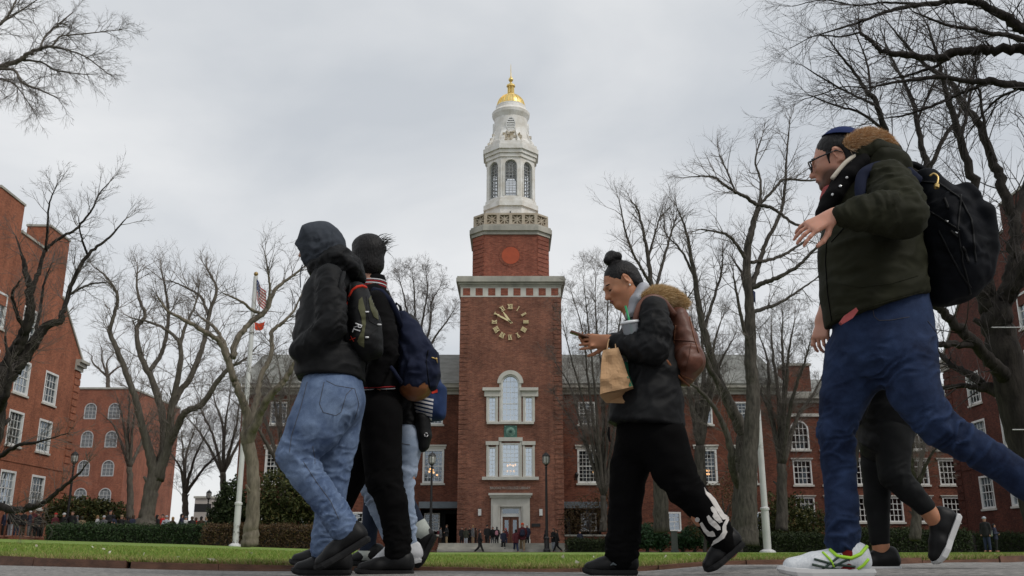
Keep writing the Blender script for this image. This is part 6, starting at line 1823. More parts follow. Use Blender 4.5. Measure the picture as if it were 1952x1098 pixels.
 # turned cuffs
def cuff(F,B_,x0,y0,x1,y1,dy,r,m,parent):
 a,b=F.p(x0,y0,dy),F.p(x1,y1,dy);q=MB();n=16
 ax,l,u=frame3(b - a,(0,1,0));V=[]
 for p,rr in ((a,r),(a,r*1.03),(b,r*1.03),(b,r*.94),(a,r*.92)):
  V += [p+(l*math.cos(t)+u*math.sin(t))*rr for t in np.linspace(0,2*math.pi,n+1)[:-1]]
 q.add(V,[(j*n+i,j*n+(i+1) % n,(j+1)*n+(i+1) % n,(j+1)*n+i) for j in range(4) for i in range(n)])
 return q.build('cuff',m,parent,smooth=True)
shoe(man1,F,(706,1031),(606,1094),(660,1004),dyh=-.10)
shoe(man1,F,(668,1097),(556,1098),(622,1050),dyh=.08)
# his backpack
F2=Fig(4.53)
P1=[None];v=Vol(.0078)
F2.limb(v,[(682,560,-.0,22),(692,610,0,31),(694,655,0,32),(694,668,0,22)],.03,1.75)
F2.limb(v,[(712,620,0,14),(716,668,0,14)],.02,2.6)
bp1=empty('backpack',(F2.p(695,690)[0],F2.D,F2.p(695,690)[2]),'black and olive backpack with red piping worn by the hooded man','backpack')
b1=vol_obj('bag',v,M_blk_nylon,bp1,keep=P1,glob=(.002,.04),specs=F2.folds([(700,600,-.15,40,(.5,1),.04,.006),(716,650,-.15,30,(.4,1),.03,.007)]))
on_patch(P1[0],[(684,572),(690,566),(696,590),(697,615),(694,640),(694,662),(685,657),(681,650),(690,630),(689,605),(683,588)],'olive_panel',M_olive_panel,b1)
on_patch(P1[0],[(702,570),(710,560),(718,585),(721,610),(712,604),(706,590)],'olive_panel',M_olive_panel,b1)
on_line(P1[0],[(661,584),(664,568),(672,553),(680,547),(690,545),(698,548)],.0075,'red_piping',M_red,b1,step=3)
on_line(P1[0],[(699,565),(700,590),(704,612),(722,622),(708,635),(697,648)],.003,'cord',M_sole_blk,b1)
for x,y in ((699,595),(699,643),(722,619)):on_line(P1[0],[(x - 3,y),(x+3,y)],.0045,'buckle',M_white_c,b1,off=.003)
on_line(P1[0],[(664,530),(668,545),(664,575)],.008,'strap',M_blk_nylon,b1)
q=MB();q.tube([F2.p(655,520,-.17),F2.p(648,545,-.23),F2.p(650,590,-.22),F2.p(662,650,-.12)],.013,6);q.build('strap',M_blk_nylon,bp1,smooth=True)
def on_text(bvh,s,org,ex,ey,name,m,parent,size,bold=.0):
 """flat print following a bag or garment: glyph outlines laid on the surface; org px, ex/ey px unit vectors"""
 cu_=bpy.data.curves.new(name,'FONT');cu_.body=s;cu_.size=size;cu_.align_x='LEFT';cu_.resolution_u=3;cu_.offset=bold
 o=bpy.data.objects.new('t',cu_);COL.objects.link(o);dg=bpy.context.evaluated_depsgraph_get();me=bpy.data.meshes.new_from_object(o.evaluated_get(dg))
 P=[(org[0]+ex[0]*w.co.x+ey[0]*w.co.y,org[1]+ex[1]*w.co.x+ey[1]*w.co.y) for w in me.vertices];Fc=[tuple(p.vertices) for p in me.polygons]
 bpy.data.objects.remove(o);bpy.data.curves.remove(cu_)
 H=[hit(bvh,x,y,.004) for x,y in P]
 if any(h is None for h in H):return None
 return obj(name,[h[0] for h in H],Fc,m,parent)
on_text(P1[0],'RL',(679,614),(-.33,.94),(.94,.33),'lettering',M_white_c,b1,19,.02)
on_text(P1[0],'X',(670,640),(-.33,.94),(.94,.33),'lettering',mat('red_print',(.55,.04,.02),.6),b1,13,.02)
# ================================================================== second man, black varsity jacket
F=Fig(5.02)
sk2=skin_mat('skin_olive',(.36,.19,.125),(.44,.22,.15))
base=(F.p(725,800)[0],F.D,gz(F.p(725,800)[0],F.D))
v=Vol(.0105)
W=head(v,F.p(699,492),(-.62,.74,-.12),(-.06,0,1),1.02,eyes=False)
F.limb(v,[(704,515,0,17),(710,548,0,20),(716,590,0,32),(720,680,0,36),(724,760,0,36)],.03,1.3)
F.limb(v,[(724,775,-.08,32),(729,890,-.08,22),(756,1040,-.08,14),(760,1070,-.08,13)],.03)
F.limb(v,[(716,775,.08,32),(668,905,.1,22),(612,1045,.1,13),(608,1066,.1,12)],.03)
for s_ in (-1,1):F.limb(v,[(718,575,.17*s_,17),(734,660,.20*s_,15),(712,722,.19*s_,9)],.02)
man2=vol_obj('person',v,sk2,origin=base)
tag(man2,'person with swept black hair and striped-collar black jacket walking second on the left','person','people walking past on the path')
v=Vol(.005)
fH,lH,uH=frame3((-.62,.74,-.12),(-.06,0,1))
cH=F.p(699,492)
v.ell(cH+uH*.030 - fH*.020,(.103,.085,.098),(fH,lH,uH),.02)
v.ell(cH - uH*.050 - fH*.045,(.062,.074,.075),(fH,lH,uH),.03)
v.ell(cH+uH*.085 - fH*.0 - lH*.0,(.085,.070,.045),(fH,lH,uH),.03)
F.limb(v,[(715,470,-.03,18),(728,474,-.02,8)],.03)
v.ell(cH+fH*.115 - uH*.035,(.075,.080,.075),(fH,lH,uH),.02,op=1)
hr=vol_obj('hair',v,M_hair,man2,glob=(.0012,.012))
G_=np.random.default_rng(4);q=MB()
for i in range(46):
 a=F.p(722+G_.normal()*5,468+G_.normal()*6,-.03+G_.normal()*.03);e=a+np.array([.05+G_.random()*.03,0,.012+G_.normal()*.03])
 q.tube([a,(a+e)/2+np.array([0,0,.012]),e],[.0022,.0014,.0005],3)
q.build('loose_strands',M_hair,hr)
J=[None];v=Vol(.0078)
F.limb(v,[(712,572,0,32),(716,610,0,42),(720,680,0,44),(724,748,0,41)],.03,1.38)
F.limb(v,[(718,578,-.17,25),(732,640,-.20,25),(734,672,-.205,24),(712,725,-.19,18)],.03)
F.limb(v,[(718,578,.17,25),(732,640,.20,25),(734,672,.205,24),(712,725,.19,18)],.03)
v.cut(F.p(724,749),(0.05,0,-1))
jk2=vol_obj('jacket',v,M_blk_knit,man2,keep=J,glob=(.002,.05),specs=F.folds([(728,620,-.2,40,(.2,1),.04,.008),(730,675,-.2,36,(.4,1),.03,.009),(735,720,0,40,(.1,1),.03,.007)]))
def knit_ring(F,x,y,dy,rx,ry,tilt,r,m,parent,name):
 c=F.p(x,y,dy);q=MB();T=np.linspace(0,2*math.pi,29)
 P=[c+np.array([rx*math.cos(t),ry*math.sin(t),tilt*math.cos(t)]) for t in T]
 q.tube(P,r,6);return q.build(name,m,parent,smooth=True)
M_rib_red=cloth('red_rib',(.33,.03,.035),.9)
v=Vol(.005);v.cone(F.p(708,552),F.p(711,537),.078,.072,.01);v.cone(F.p(711,520),F.p(711,541),.060,.062,.005,op=1)
co=vol_obj('collar',v,M_blk_knit,man2)
for y,m_ in ((549,M_rib_red),(545.5,M_white_c),(542,M_rib_red),(538.5,M_white_c)):
 k=(553 - y)/15;knit_ring(F,708+k*2.6,y,0,.081 - .005*k,.081 - .005*k,0,.0042,m_,co,'rib_stripe')
for y,m_ in ((737.5,M_rib_red),(741,M_white_c),(744.5,M_rib_red)):
 on_line(J[0],[(690,y+2),(710,y+1),(740,y),(753,y - .5)],.0038,'rib_stripe',m_,jk2,off=.0)
v=Vol(.0078)
F.limb(v,[(722,755,0,40),(720,785,0,42)],.03,1.2)
F.limb(v,[(724,790,-.08,44),(728,860,-.08,37),(732,915,-.08,34),(748,960,-.08,29),(757,1015,-.08,25),(758,1052,-.08,25)],.03)
F.limb(v,[(712,790,.08,42),(690,850,.1,36),(668,908,.1,30),(640,980,.1,24),(614,1048,.1,21)],.03)
vol_obj('trousers',v,M_blk_pant,man2,glob=(.002,.05),specs=F.folds([(756,1030,-.08,40,(.1,1),.026,.010),(735,920,-.08,44,(.4,1),.035,.009),(625,1030,.1,36,(.3,1),.025,.010)]))
shoe(man2,F,(787,1097),(676,1098),(758,1062),dyh=-.09)
shoe(man2,F,(652,1080),(552,1080),(614,1052),dyh=.12)
# his navy backpack
F2=Fig(5.0);P1=[None];v=Vol(.0078)
F2.limb(v,[(768,605,0,13),(780,632,0,24),(793,672,0,34),(796,712,0,37),(792,730,0,32)],.03,1.5)
F2.limb(v,[(822,680,0,15),(826,715,0,13),(824,735,0,10)],.015,2.6)
bp2=empty('backpack',(F2.p(795,760)[0],F2.D,F2.p(795,760)[2]),'large navy canvas backpack with brown leather bottom','backpack')
b2=vol_obj('bag',v,M_navy,bp2,keep=P1,glob=(.003,.05),specs=F2.folds([(780,650,-.15,44,(.7,-.5),.05,.010),(775,700,-.15,40,(.8,.3),.045,.010),(805,690,-.15,36,(.9,-.2),.04,.009),(790,730,-.15,34,(.2,1),.03,.008)]))
v=Vol(.0078);F2.limb(v,[(768,605,0,14),(780,632,0,25),(793,672,0,35),(796,712,0,38.5),(792,731,0,33.5)],.03,1.5)
v.cut(F2.p(795,735),F2.p(792,715) - F2.p(795,735));vol_obj('leather_base',v,M_tan_leather,b2,glob=(.004,.05))
on_line(P1[0],[(816,668),(812,690),(816,720),(820,742)],.0035,'seam',M_navy_blk,b2)
on_line(P1[0],[(822,682),(832,685)],.004,'zip',M_brass,b2,off=.004);on_line(P1[0],[(830,682),(832,692)],.003,'zip_pull',M_brass,b2,off=.006)
q=MB();q.tube([F2.p(711,552,-.13),F2.p(728,556,-.17),F2.p(745,574,-.18),F2.p(756,595,-.15),F2.p(764,622,-.1)],.016,6,sq=((0,1,0),.6));q.build('strap',M_navy,bp2,smooth=True)
q=MB();q.tube([F2.p(735,688,-.2),F2.p(750,706,-.19),F2.p(766,730,-.14)],.011,6);q.build('strap',M_navy,bp2,smooth=True)
q=MB();q.tube([F2.p(751,590,0),F2.p(756,578,0),F2.p(763,585,0),F2.p(765,598,0)],.008,6);q.build('grab_handle',M_navy_blk,bp2,smooth=True)
# ================================================================== third person: pale jeans, striped bag
F=Fig(5.32)
base=(F.p(770,900)[0],F.D,gz(F.p(770,900)[0],F.D))
v=Vol(.012)
head(v,F.p(766,632),(-1,0,-.1),(0,0,1),.95,eyes=False)
F.limb(v,[(770,650,0,12),(773,680,0,16),(775,740,0,22),(776,820,0,22)],.03,1.3)
F.limb(v,[(778,840,-.06,22),(774,935,-.06,14),(784,1035,-.06,9),(786,1055,-.06,9)],.03)
F.limb(v,[(770,840,.07,22),(706,930,.1,14),(742,1030,.1,9),(746,1052,.1,9)],.03)
for s_ in (-1,1):F.limb(v,[(773,682,.14*s_,11),(776,745,.15*s_,10),(752,790,.14*s_,8),(744,800,.13*s_,9)],.02)
p3=vol_obj('person',v,sk2,origin=base)
tag(p3,'person in pale faded jeans and white shoe mostly hidden behind the navy backpack','person','people walking past on the path')
v=Vol(.007)
F.limb(v,[(772,684,0,20),(775,740,0,28),(778,800,0,27),(779,825,0,25)],.03,1.3)
for s_ in (-1,1):F.limb(v,[(772,686,.13*s_,15),(776,745,.155*s_,15),(750,792,.14*s_,11)],.02)
v.cut(F.p(779,828),(0.1,0,-1));vol_obj('jacket',v,M_blk_nylon,p3,glob=(.003,.04),specs=F.folds([(780,800,-.1,30,(.1,1),.03,.01)]))
v=Vol(.005);v.ell(F.p(767,627),(.105,.083,.10),((1,0,0),(0,1,0),(0,0,1)),.02);vol_obj('hair',v,M_hair,p3)
v=Vol(.0078);B=[None]
F.limb(v,[(776,812,0,24),(777,850,0,24)],.02,1.3)
F.limb(v,[(779,834,-.06,26),(779,850,-.06,26),(774,895,-.06,19),(774,940,-.06,15),(780,990,-.06,11.5),(785,1036,-.06,10)],.03)
F.limb(v,[(768,850,.08,25),(735,895,.09,20),(704,930,.1,17),(720,975,.1,13),(742,1030,.1,11)],.03)
je3=vol_obj('jeans',v,M_jean_pale,p3,keep=B,glob=(.002,.04),specs=F.folds([(776,900,-.06,30,(.3,1),.03,.009),(780,1000,-.06,34,(.2,1),.025,.009),(710,950,.1,34,(.5,1),.025,.009)]))
on_line(B[0],[(757,838),(768,846),(782,848)],.0018,'pocket',M_thread,je3,off=.001)
shoe(p3,F,(803,1072),(735,1085),(787,1052),dyh=-.06,upper=M_white_c,sole=M_sole_wht,ankle_r=.030)
shoe(p3,F,(768,1074),(712,1086),(746,1050),dyh=.1,upper=M_white_c,sole=M_sole_wht)
F2=Fig(5.3);P1=[None];v=Vol(.0078)
F2.limb(v,[(800,690,0,18),(812,730,0,28),(818,775,0,30)],.03,1.4)
F2.limb(v,[(838,745,0,14),(838,790,0,12)],.015,2.4)
bp3=empty('backpack',(F2.p(815,805)[0],F2.D,F2.p(815,805)[2]),'blue backpack with five white stripes behind the navy one','backpack')
b3=vol_obj('bag',v,cloth('bright_navy',(.022,.040,.105),.8),bp3,keep=P1,glob=(.002,.05))
for i in range(6):
 y=741+i*8.2;on_patch(P1[0],[(788+i*1.0,y+14 - i*1.6),(800,y+14.6 - i),(826 - i*.6,y+20 - i),(826 - i*.6,y+24 - i),(800,y+18 - i),(788+i,y+17.4 - i*1.6)],'white_stripe',M_white_c,b3)
on_patch(P1[0],[(822,746),(834,742),(834,748),(823,751)],'red_tab',M_red,b3)
v=Vol(.0078);P3=[None];F2.limb(v,[(805,800,-.05,15),(808,830,-.05,15),(806,850,-.05,12)],.02,1.5);po=vol_obj('pouch',v,M_blk_nylon,bp3,keep=P3,glob=(.003,.04))
for a in (0,2.1,4.2):on_line(P3[0],[(812+3*math.cos(a+t),829+3.4*math.sin(a+t)) for t in (0,.5,1,1.5)],.0028,'emblem',M_white_c,po,step=1,off=.002)
# ================================================================== fourth person: dark jeans with pale turned cuffs
F=Fig(5.55)
base=(F.p(745,900)[0],F.D,gz(F.p(745,900)[0],F.D))
v=Vol(.012)
head(v,F.p(738,650),(-1,0,-.1),(0,0,1),.95,eyes=False)
F.limb(v,[(741,668,0,12),(744,700,0,16),(746,760,0,20),(748,840,0,20)],.03,1.3)
F.limb(v,[(746,850,.06,20),(712,945,.05,13),(700,1050,.05,8),(702,1068,.05,8)],.03)
F.limb(v,[(750,850,-.07,20),(766,945,-.07,13),(802,1010,-.07,8),(818,1036,-.07,8)],.03)
for s_ in (-1,1):F.limb(v,[(744,702,.13*s_,10),(746,765,.14*s_,9),(726,805,.13*s_,7),(720,815,.12*s_,8)],.02)
p4=vol_obj('person',v,sk,origin=base)
tag(p4,'person in dark jeans with pale turned-up cuffs kicking a black boot back','person','people walking past on the path')
v=Vol(.007);F.limb(v,[(743,704,0,18),(746,765,0,24),(748,845,0,24)],.03,1.3)
for s_ in (-1,1):F.limb(v,[(743,706,.12*s_,14),(746,765,.145*s_,13),(724,808,.13*s_,10)],.02)
v.cut(F.p(748,850),(0,0,-1));vol_obj('coat',v,M_blk_knit,p4)
v=Vol(.0078);v.ell(F.p(739,644),(.102,.082,.098),((1,0,0),(0,1,0),(0,0,1)),.02);vol_obj('hair',v,M_hair,p4)
v=Vol(.0078);F.limb(v,[(747,850,0,22),(748,868,0,22)],.02,1.3)
F.limb(v,[(744,865,.06,23),(712,945,.05,18),(700,1050,.05,14.5)],.03)
F.limb(v,[(752,865,-.07,24),(768,945,-.07,18),(800,1006,-.07,14)],.03)
j4=vol_obj('jeans',v,M_jean_ink,p4,glob=(.002,.04))
M_cuff=denim('pale_cuff',(.22,.24,.22),(.34,.36,.33))
cuff(F,None,794,998,809,1024,-.07,.052,M_cuff,j4);cuff(F,None,700,1050,699,1068,.05,.052,M_cuff,j4)
shoe(p4,F,(834,1022),(802,1086),(806,1018),dyh=-.07);shoe(p4,F,(728,1078),(664,1080),(700,1062),dyh=.05)
# ================================================================== woman with phone, cup and paper bag
F=Fig(4.6)
base=(F.p(1225,900)[0],F.D,gz(F.p(1225,900)[0],F.D))
skw=skin_mat('skin_warm',(.36,.165,.085),(.46,.195,.105))
v=Vol(.0054)
fw,uw=(-.86,-.18,-.50),(-.48,0,.88)
cw=F.p(1184,541)
W=head(v,cw,fw,uw,.98,female=True)
F.limb(v,[(1197,560,0,19),(1208,590,0,21),(1226,620,0,30),(1232,700,0,38),(1236,800,0,42)],.03,1.15)
F.limb(v,[(1236,810,.07,34),(1200,900,.08,25),(1193,980,.08,20),(1184,1062,.08,15),(1182,1076,.08,14)],.03)
F.limb(v,[(1248,815,-.07,34),(1288,915,-.08,26),(1340,985,-.09,20),(1384,1040,-.09,14),(1392,1050,-.09,14)],.03)
F.limb(v,[(1240,600,-.15,17),(1240,668,-.20,15),(1180,654,-.115,11.5),(1166,650,-.10,10.5)],.02)
F.limb(v,[(1228,600,.13,17),(1220,668,.16,15),(1172,652,.035,11.5),(1160,648,.0,10.5)],.02)
hand(v,F.p(1162,650,-.095),(-1,.22,.02),(-.15,-.95,-.1),-1,(.34,.32,.30,.28),.98,.06,(.75,.55,-.25),.2,lift=(.1,.08,.05,.0))
hand(v,F.p(1156,650,.0),(-1,-.10,-.10),(-.1,.6,-.8),1,(.55,.5,.45,.42),.98,.06,(.6,.75,-.2),.2)
woman=vol_obj('person',v,skw,origin=base)
tag(woman,'person with hair in a bun and fur-collared black coat looking down at a phone','person','people walking past on the path')
# face details
fa,la,ua=frame3(fw,uw)
def face_line(Wf,pts,r,name,m,parent,bv=None):
 q=MB();q.tube([Wf(*p) for p in pts],r,5);return q.build(name,m,parent,smooth=True)
for b in (-1,1):
 face_line(W,[(.0885,b*.014,.016),(.0905,b*.028,.0215),(.082,b*.045,.019),(.076,b*.050,.016)],[.0024,.0036,.0032,.0012],'eyebrow',M_hair,woman)
 face_line(W,[(.0865,b*.019,-.0075),(.0895,b*.030,-.0105),(.082,b*.044,-.0085)],[.0018,.0030,.0022],'eyelash',M_hair,woman)
face_line(W,[(.0985,-.020,-.0615),(.1045,-.008,-.0575),(.1045,.008,-.0575),(.0985,.020,-.0615)],[.0015,.0042,.0042,.0015],'lip',M_lip_f,woman)
face_line(W,[(.0965,-.018,-.0655),(.1010,0,-.0705),(.0965,.018,-.0655)],[.0015,.0048,.0015],'lip',M_lip_f,woman)
q=MB();q.lathe([(.0015,-.005),(.005,0),(.0015,.005)],W(-.002,-.083 if np.dot(la,(0,-1,0)) < 0 else .083,-.042),8)
sgn=-1 if W(0,-1,0)[1] < W(0,1,0)[1] else 1
q=MB();e_=W(-.002,sgn*.082,-.041);q.lathe([(.0010,-.0055),(.0045,-.003),(.0055,0),(.0045,.003),(.0010,.0055)],e_,10);q.build('earring',M_pearl,woman,smooth=True)
v=Vol(.0054)
v.ell(W(-.022,0,.026),(.094,.079,.091),(fa,la,ua),.01)
v.ell(W(-.055,0,-.035),(.050,.066,.062),(fa,la,ua),.03)
v.ell(W(.092,0,-.052),(.085,.100,.098),(fa,la,ua),.012,op=1)
for b in (-1,1):v.ell(W(-.002,b*.082,-.010),(.024,.022,.034),(fa,la,ua),.008,op=1)
v.chain([(F.p(1172,503,0),.026),(F.p(1168,493,0),.036),(F.p(1166,491,.01),.036)],.012)
v.ball(F.p(1160,496,-.015),.026,.008);v.ball(F.p(1177,489,-.02),.024,.008)
Vh,Fh=v.mesh()
hn=perlin(np.stack([(Vh - cw) @ la*150,(Vh - cw) @ nrm(fa*.7+ua*.7)*12,(Vh - cw) @ nrm(fa*.7 - ua*.7)*150],1))
Vh=Vh+vnormals(Vh,Fh)*(hn*.0022)[:,None]
hw=obj('hair',Vh,Fh,M_hair,woman,smooth=True)
# hoodie collar
v=Vol(.005)
F.limb(v,[(1225,556,-.01,15),(1212,578,-.03,14),(1203,600,-.03,11)],.02,2.6)
vol_obj('hoodie',v,M_grey_c,woman,glob=(.0015,.03))
J=[None];v=Vol(.0078)
F.limb(v,[(1240,592,0,33),(1232,640,0,49),(1236,710,0,58),(1232,760,0,66),(1230,845,0,77)],.04,1.12)
F.limb(v,[(1222,602,.03,22),(1207,640,.03,20)],.03,1.3)
F.limb(v,[(1246,592,-.15,28),(1250,630,-.19,30),(1243,666,-.215,28),(1210,662,-.17,24),(1176,652,-.12,17)],.03)
F.limb(v,[(1228,592,.14,28),(1226,640,.175,28),(1220,668,.175,26),(1196,660,.1,22),(1170,650,.03,16)],.03)
v.cut(F.p(1230,812),F.p(1228,842) - F.p(1230,812))
jw=vol_obj('coat',v,M_blk_nylon,woman,keep=J,glob=(.002,.05),specs=F.folds([
(1250,620,-.2,36,(.4,1),.030,.012),(1246,655,-.22,34,(.8,.6),.026,.013),(1212,656,-.18,34,(1,.2),.028,.011),(1260,690,-.1,44,(.4,1),.05,.010),(1230,740,-.15,60,(.7,.6),.06,.010),(1280,760,-.12,60,(.6,.8),.06,.010),(1180,790,-.1,50,(.3,1),.05,.008)]))
on_line(J[0],[(1180,812),(1230,818),(1290,808)],.0022,'hem_seam',M_blk_pant,jw,off=.0)
for x,y in ((1195,818),(1174,816)):
 h=hit(J[0],x,y,.003)
 if h is not None:q=MB();q.lathe([(.001,-.004),(.006,0),(.001,.004)],h[0],8);q.build('snap',M_metal,jw)
q=MB();q.tube([F.p(1161,814,-.12),F.p(1160,828,-.12),F.p(1163,842,-.12)],[.004,.007,.004],6);q.build('toggle',M_blk_knit,jw)
fur('fur_collar',[F.p(1224,576,-.11),F.p(1242,565,-.10),F.p(1262,562,-.04),F.p(1284,570,.02),F.p(1301,586,.04)],34000,.036,M_fur_tan,woman,5,[.022,.034,.040,.038,.028])
v=Vol(.0078);B=[None]
F.limb(v,[(1238,800,0,62),(1240,830,0,60)],.03,.95)
F.limb(v,[(1220,835,.07,46),(1200,890,.08,37),(1195,930,.08,33),(1191,985,.08,31),(1184,1062,.08,32)],.04)
F.limb(v,[(1262,835,-.07,48),(1284,895,-.08,41),(1304,930,-.09,33),(1328,955,-.09,29),(1362,998,-.09,27),(1380,1034,-.09,24)],.04)
tw=vol_obj('trousers',v,M_blk_pant,woman,keep=B,glob=(.0022,.06),specs=F.folds([(1190,1030,.05,40,(.1,1),.03,.012),(1310,935,-.1,44,(.6,1),.04,.010),(1370,1015,-.1,36,(.6,.7),.03,.008),(1235,860,0,50,(.5,1),.05,.008)]))
M_print=mat('white_print',(.60,.57,.54),.8,var=.12,vscale=20)
on_patch(B[0],[(1342,929),(1346,937),(1354,942),(1363,952),(1371,966),(1380,980),(1386,984),(1385,990),(1378,991),(1372,984),(1362,967),(1352,951),(1345,942)],'white_print',M_print,tw,2)
on_patch(B[0],[(1387,985),(1390,989),(1384,1002),(1384,1010),(1386,1014),(1380,1026),(1370,1033),(1362,1037),(1356,1042),(1360,1031),(1370,1024),(1377,1014),(1377,1004),(1380,996)],'white_print',M_print,tw,2)
on_patch(B[0],[(1325+0,989),(1328,986),(1332,987),(1334,990),(1333,994),(1329,995),(1326,993)],'white_print',M_print,tw,1.5)
on_patch(B[0],[(1334,998),(1338,995),(1347,1009),(1353,1014),(1358,1012),(1362,1016),(1364,1022),(1358,1023),(1350,1022),(1342,1013)],'white_print',M_print,tw,2)
on_patch(B[0],[(1347,985),(1351,982),(1358,990),(1366,996),(1373,1005),(1374,1010),(1368,1011),(1358,1003),(1351,996)],'white_print',M_print,tw,2)
on_patch(B[0],[(1354,968),(1358,965),(1363,969),(1368,980),(1375,990),(1377,995),(1371,997),(1362,990),(1358,984),(1360,979),(1356,974)],'white_print',M_print,tw,2)
shoe(woman,F,(1419,1040),(1352,1097),(1386,1036),dyh=-.09)
us,Ws,Ls_=shoe(woman,F,(1214,1097),(1111,1098),(1186,1068),dyh=.06)
q=MB();q.tube([Ws(.34,-.044,.045),Ws(.45,-.045,.056),Ws(.5,-.044,.048)],[.002,.006,.002],5);q.build('side_mark',mat('grey_mark',(.10,.12,.13),.5),us)
# phone
c=F.p(1113,641,-.045);ax=(nrm((-.90,-.05,.30)),nrm((0,1,0.1)),nrm(np.cross((-.90,-.05,.30),(0,1,.1))))
ph=empty('phone',c,'brown cased phone held out in both hands','phone')
v=Vol(.002);v.box(c,(.072,.036,.0052),ax,.004);vol_obj('case',v,M_phone,ph)
up_=ax[2] if ax[2][2] > 0 else -ax[2]
q=MB();V=[c+ax[0]*a*.068+ax[1]*b*.033+up_*.0056 for a,b in ((-1,-1),(1,-1),(1,1),(-1,1))];q.add(V,[(0,1,2,3)]);q.build('screen',M_screen,ph)
# paper bag on the wrist
pb=empty('paper_bag',F.p(1178,765,-.17),'crumpled brown paper bag with green print hanging from the wrist','bag')
G_=np.random.default_rng(8);YB=-.17
TLp,TRp,MLp,MRp,BLp,BRp=(1149,668),(1179,663),(1145,714),(1196,712),(1143,752),(1206,738)
nu,nv=10,16
def bagside(y_off,crum,zig):
 g=np.zeros((nv+1,nu+1,3))
 for j in range(nv+1):
  t=j/nv
  if t < .5:a,b,e,f_,s_=TLp,MLp,TRp,MRp,t*2
  else:a,b,e,f_,s_=MLp,BLp,MRp,BRp,t*2 - 1
  L_=(a[0]+(b[0] - a[0])*s_,a[1]+(b[1] - a[1])*s_);R_=(e[0]+(f_[0] - e[0])*s_,e[1]+(f_[1] - e[1])*s_)
  dep=y_off*(.35+.65*min(1,t*1.6))
  for i in range(nu+1):
   u=i/nu;x,y=L_[0]+(R_[0] - L_[0])*u,L_[1]+(R_[1] - L_[1])*u
   g[j,i]=F.p(x,y,YB+dep)
 inner=perlin(g.reshape(-1,3)*22+crum).reshape(nv+1,nu+1);k=np.abs(perlin(g.reshape(-1,3)*13+crum*2)).reshape(nv+1,nu+1)
 g[...,1] += (inner*.010+k*.022 - .006)*(1 if y_off < 0 else -1);g[...,0] += inner*.004;g[...,2] += k*.005
 return g
ga,gb=bagside(-.055,1.3,0),bagside(.055,4.1,0)
V=np.concatenate([ga.reshape(-1,3),gb.reshape(-1,3)]);n0=(nv+1)*(nu+1);I=np.arange(n0).reshape(nv+1,nu+1);Fc=[]
for j in range(nv):
 for i in range(nu):
  a,b,c_,d_=I[j,i],I[j,i+1],I[j+1,i+1],I[j+1,i]
  Fc += [(a,d_,c_),(a,c_,b)] if (i+j) % 2 else [(a,d_,b),(d_,c_,b)]
  Fc += [(a+n0,b+n0,c_+n0,d_+n0)]
for j in range(nv):
 Fc += [(I[j,0],I[j,0]+n0,I[j+1,0]+n0,I[j+1,0]),(I[j,nu],I[j+1,nu],I[j+1,nu]+n0,I[j,nu]+n0)]
for i in range(nu):Fc += [(I[nv,i],I[nv,i]+n0,I[nv,i+1]+n0,I[nv,i+1])]
pbo=obj('paper',V,Fc,M_paper,pb)
bb=BVHTree.FromPolygons(V.tolist(),Fc)
on_patch(bb,[(1195,688),(1197,700),(1194,706),(1199,712),(1195,719),(1201,726),(1198,735),(1204,741),(1206,737),(1196,711),(1190,690)],'green_logo',M_green,pbo,2,.003,.001)
q=MB();
# dark folded bottom and green side panel of the gusset
Vg=[F.p(1190,690,YB),F.p(1203,690,YB+.09),F.p(1213,742,YB+.10),F.p(1206,738,YB - .045),F.p(1210,715,YB+.1)]
q.add([Vg[0],Vg[3],Vg[2],Vg[1]],[(0,1,2,3)]);q.build('side_print',M_green,pb)
q=MB()
Vg=[F.p(1143,752,YB - .05),F.p(1206,738,YB - .05),F.p(1211,745,YB+.05),F.p(1198,769,YB+.02),F.p(1155,768,YB+.02),F.p(1146,758,YB+.05)]
q.add(Vg,[(0,1,2,3,4,5)]);q.add([v_+np.array([0,0,.006]) for v_ in Vg],[(5,4,3,2,1,0)]);q.build('base',M_paper,pb)
for dy in (-.02,.02):
 q=MB();q.tube(catmull([F.p(1157,668,YB+dy),F.p(1160,650,YB+.04+dy),F.p(1166,643,YB+.07+dy),F.p(1172,650,YB+.04+dy),F.p(1174,668,YB+dy)],5),.0032,5);q.build('handle',M_paper,pb,smooth=True)
 # iced drink tucked in the elbow
cu_t,cu_b=F.p(1200,612,-.17),F.p(1209,668,-.15)
cup=empty('drink_cup',cu_b,'clear plastic cup with green straw in the crook of the arm','cup')
axc=nrm(cu_t - cu_b);a1=nrm(np.cross(axc,(0,1,0)));a2=np.cross(axc,a1);Lc=np.linalg.norm(cu_t - cu_b)
def turned(prof,m,name,parent,n=24):
 V=[cu_b+axc*z+(a1*math.cos(t)+a2*math.sin(t))*r for r,z in prof for t in np.linspace(0,2*math.pi,n+1)[:-1]]
 Fx=[(j*n+i,j*n+(i+1) % n,(j+1)*n+(i+1) % n,(j+1)*n+i) for j in range(len(prof) - 1) for i in range(n)]
 return obj(name,V,Fx,m,parent,smooth=True)
def cup_mat():
 m=bpy.data.materials.new('clear_plastic');m.use_nodes=True;nt=m.node_tree;b=nt.nodes['Principled BSDF']
 b.inputs['Base Color'].default_value=(.62,.66,.72,1);b.inputs['Roughness'].default_value=.18;b.inputs['Alpha'].default_value=.42;return m
M_cupc=cup_mat()
turned([(.004,0),(.030,0),(.034,.03),(.043,Lc - .012),(.044,Lc - .008)],M_cupc,'body',cup)
turned([(.030,.004),(.034,.03),(.036,Lc*.45),(.001,Lc*.46)],mat('iced_coffee',(.30,.20,.12),.3,col2=(.45,.36,.28),vscale=60),'drink',cup)
turned([(.0445,Lc - .014),(.0475,Lc - .012),(.0475,Lc - .004),(.043,Lc),(.006,Lc+.004),(.001,Lc+.004)],mat('plastic_lid',(.72,.74,.76),.25),'lid',cup)
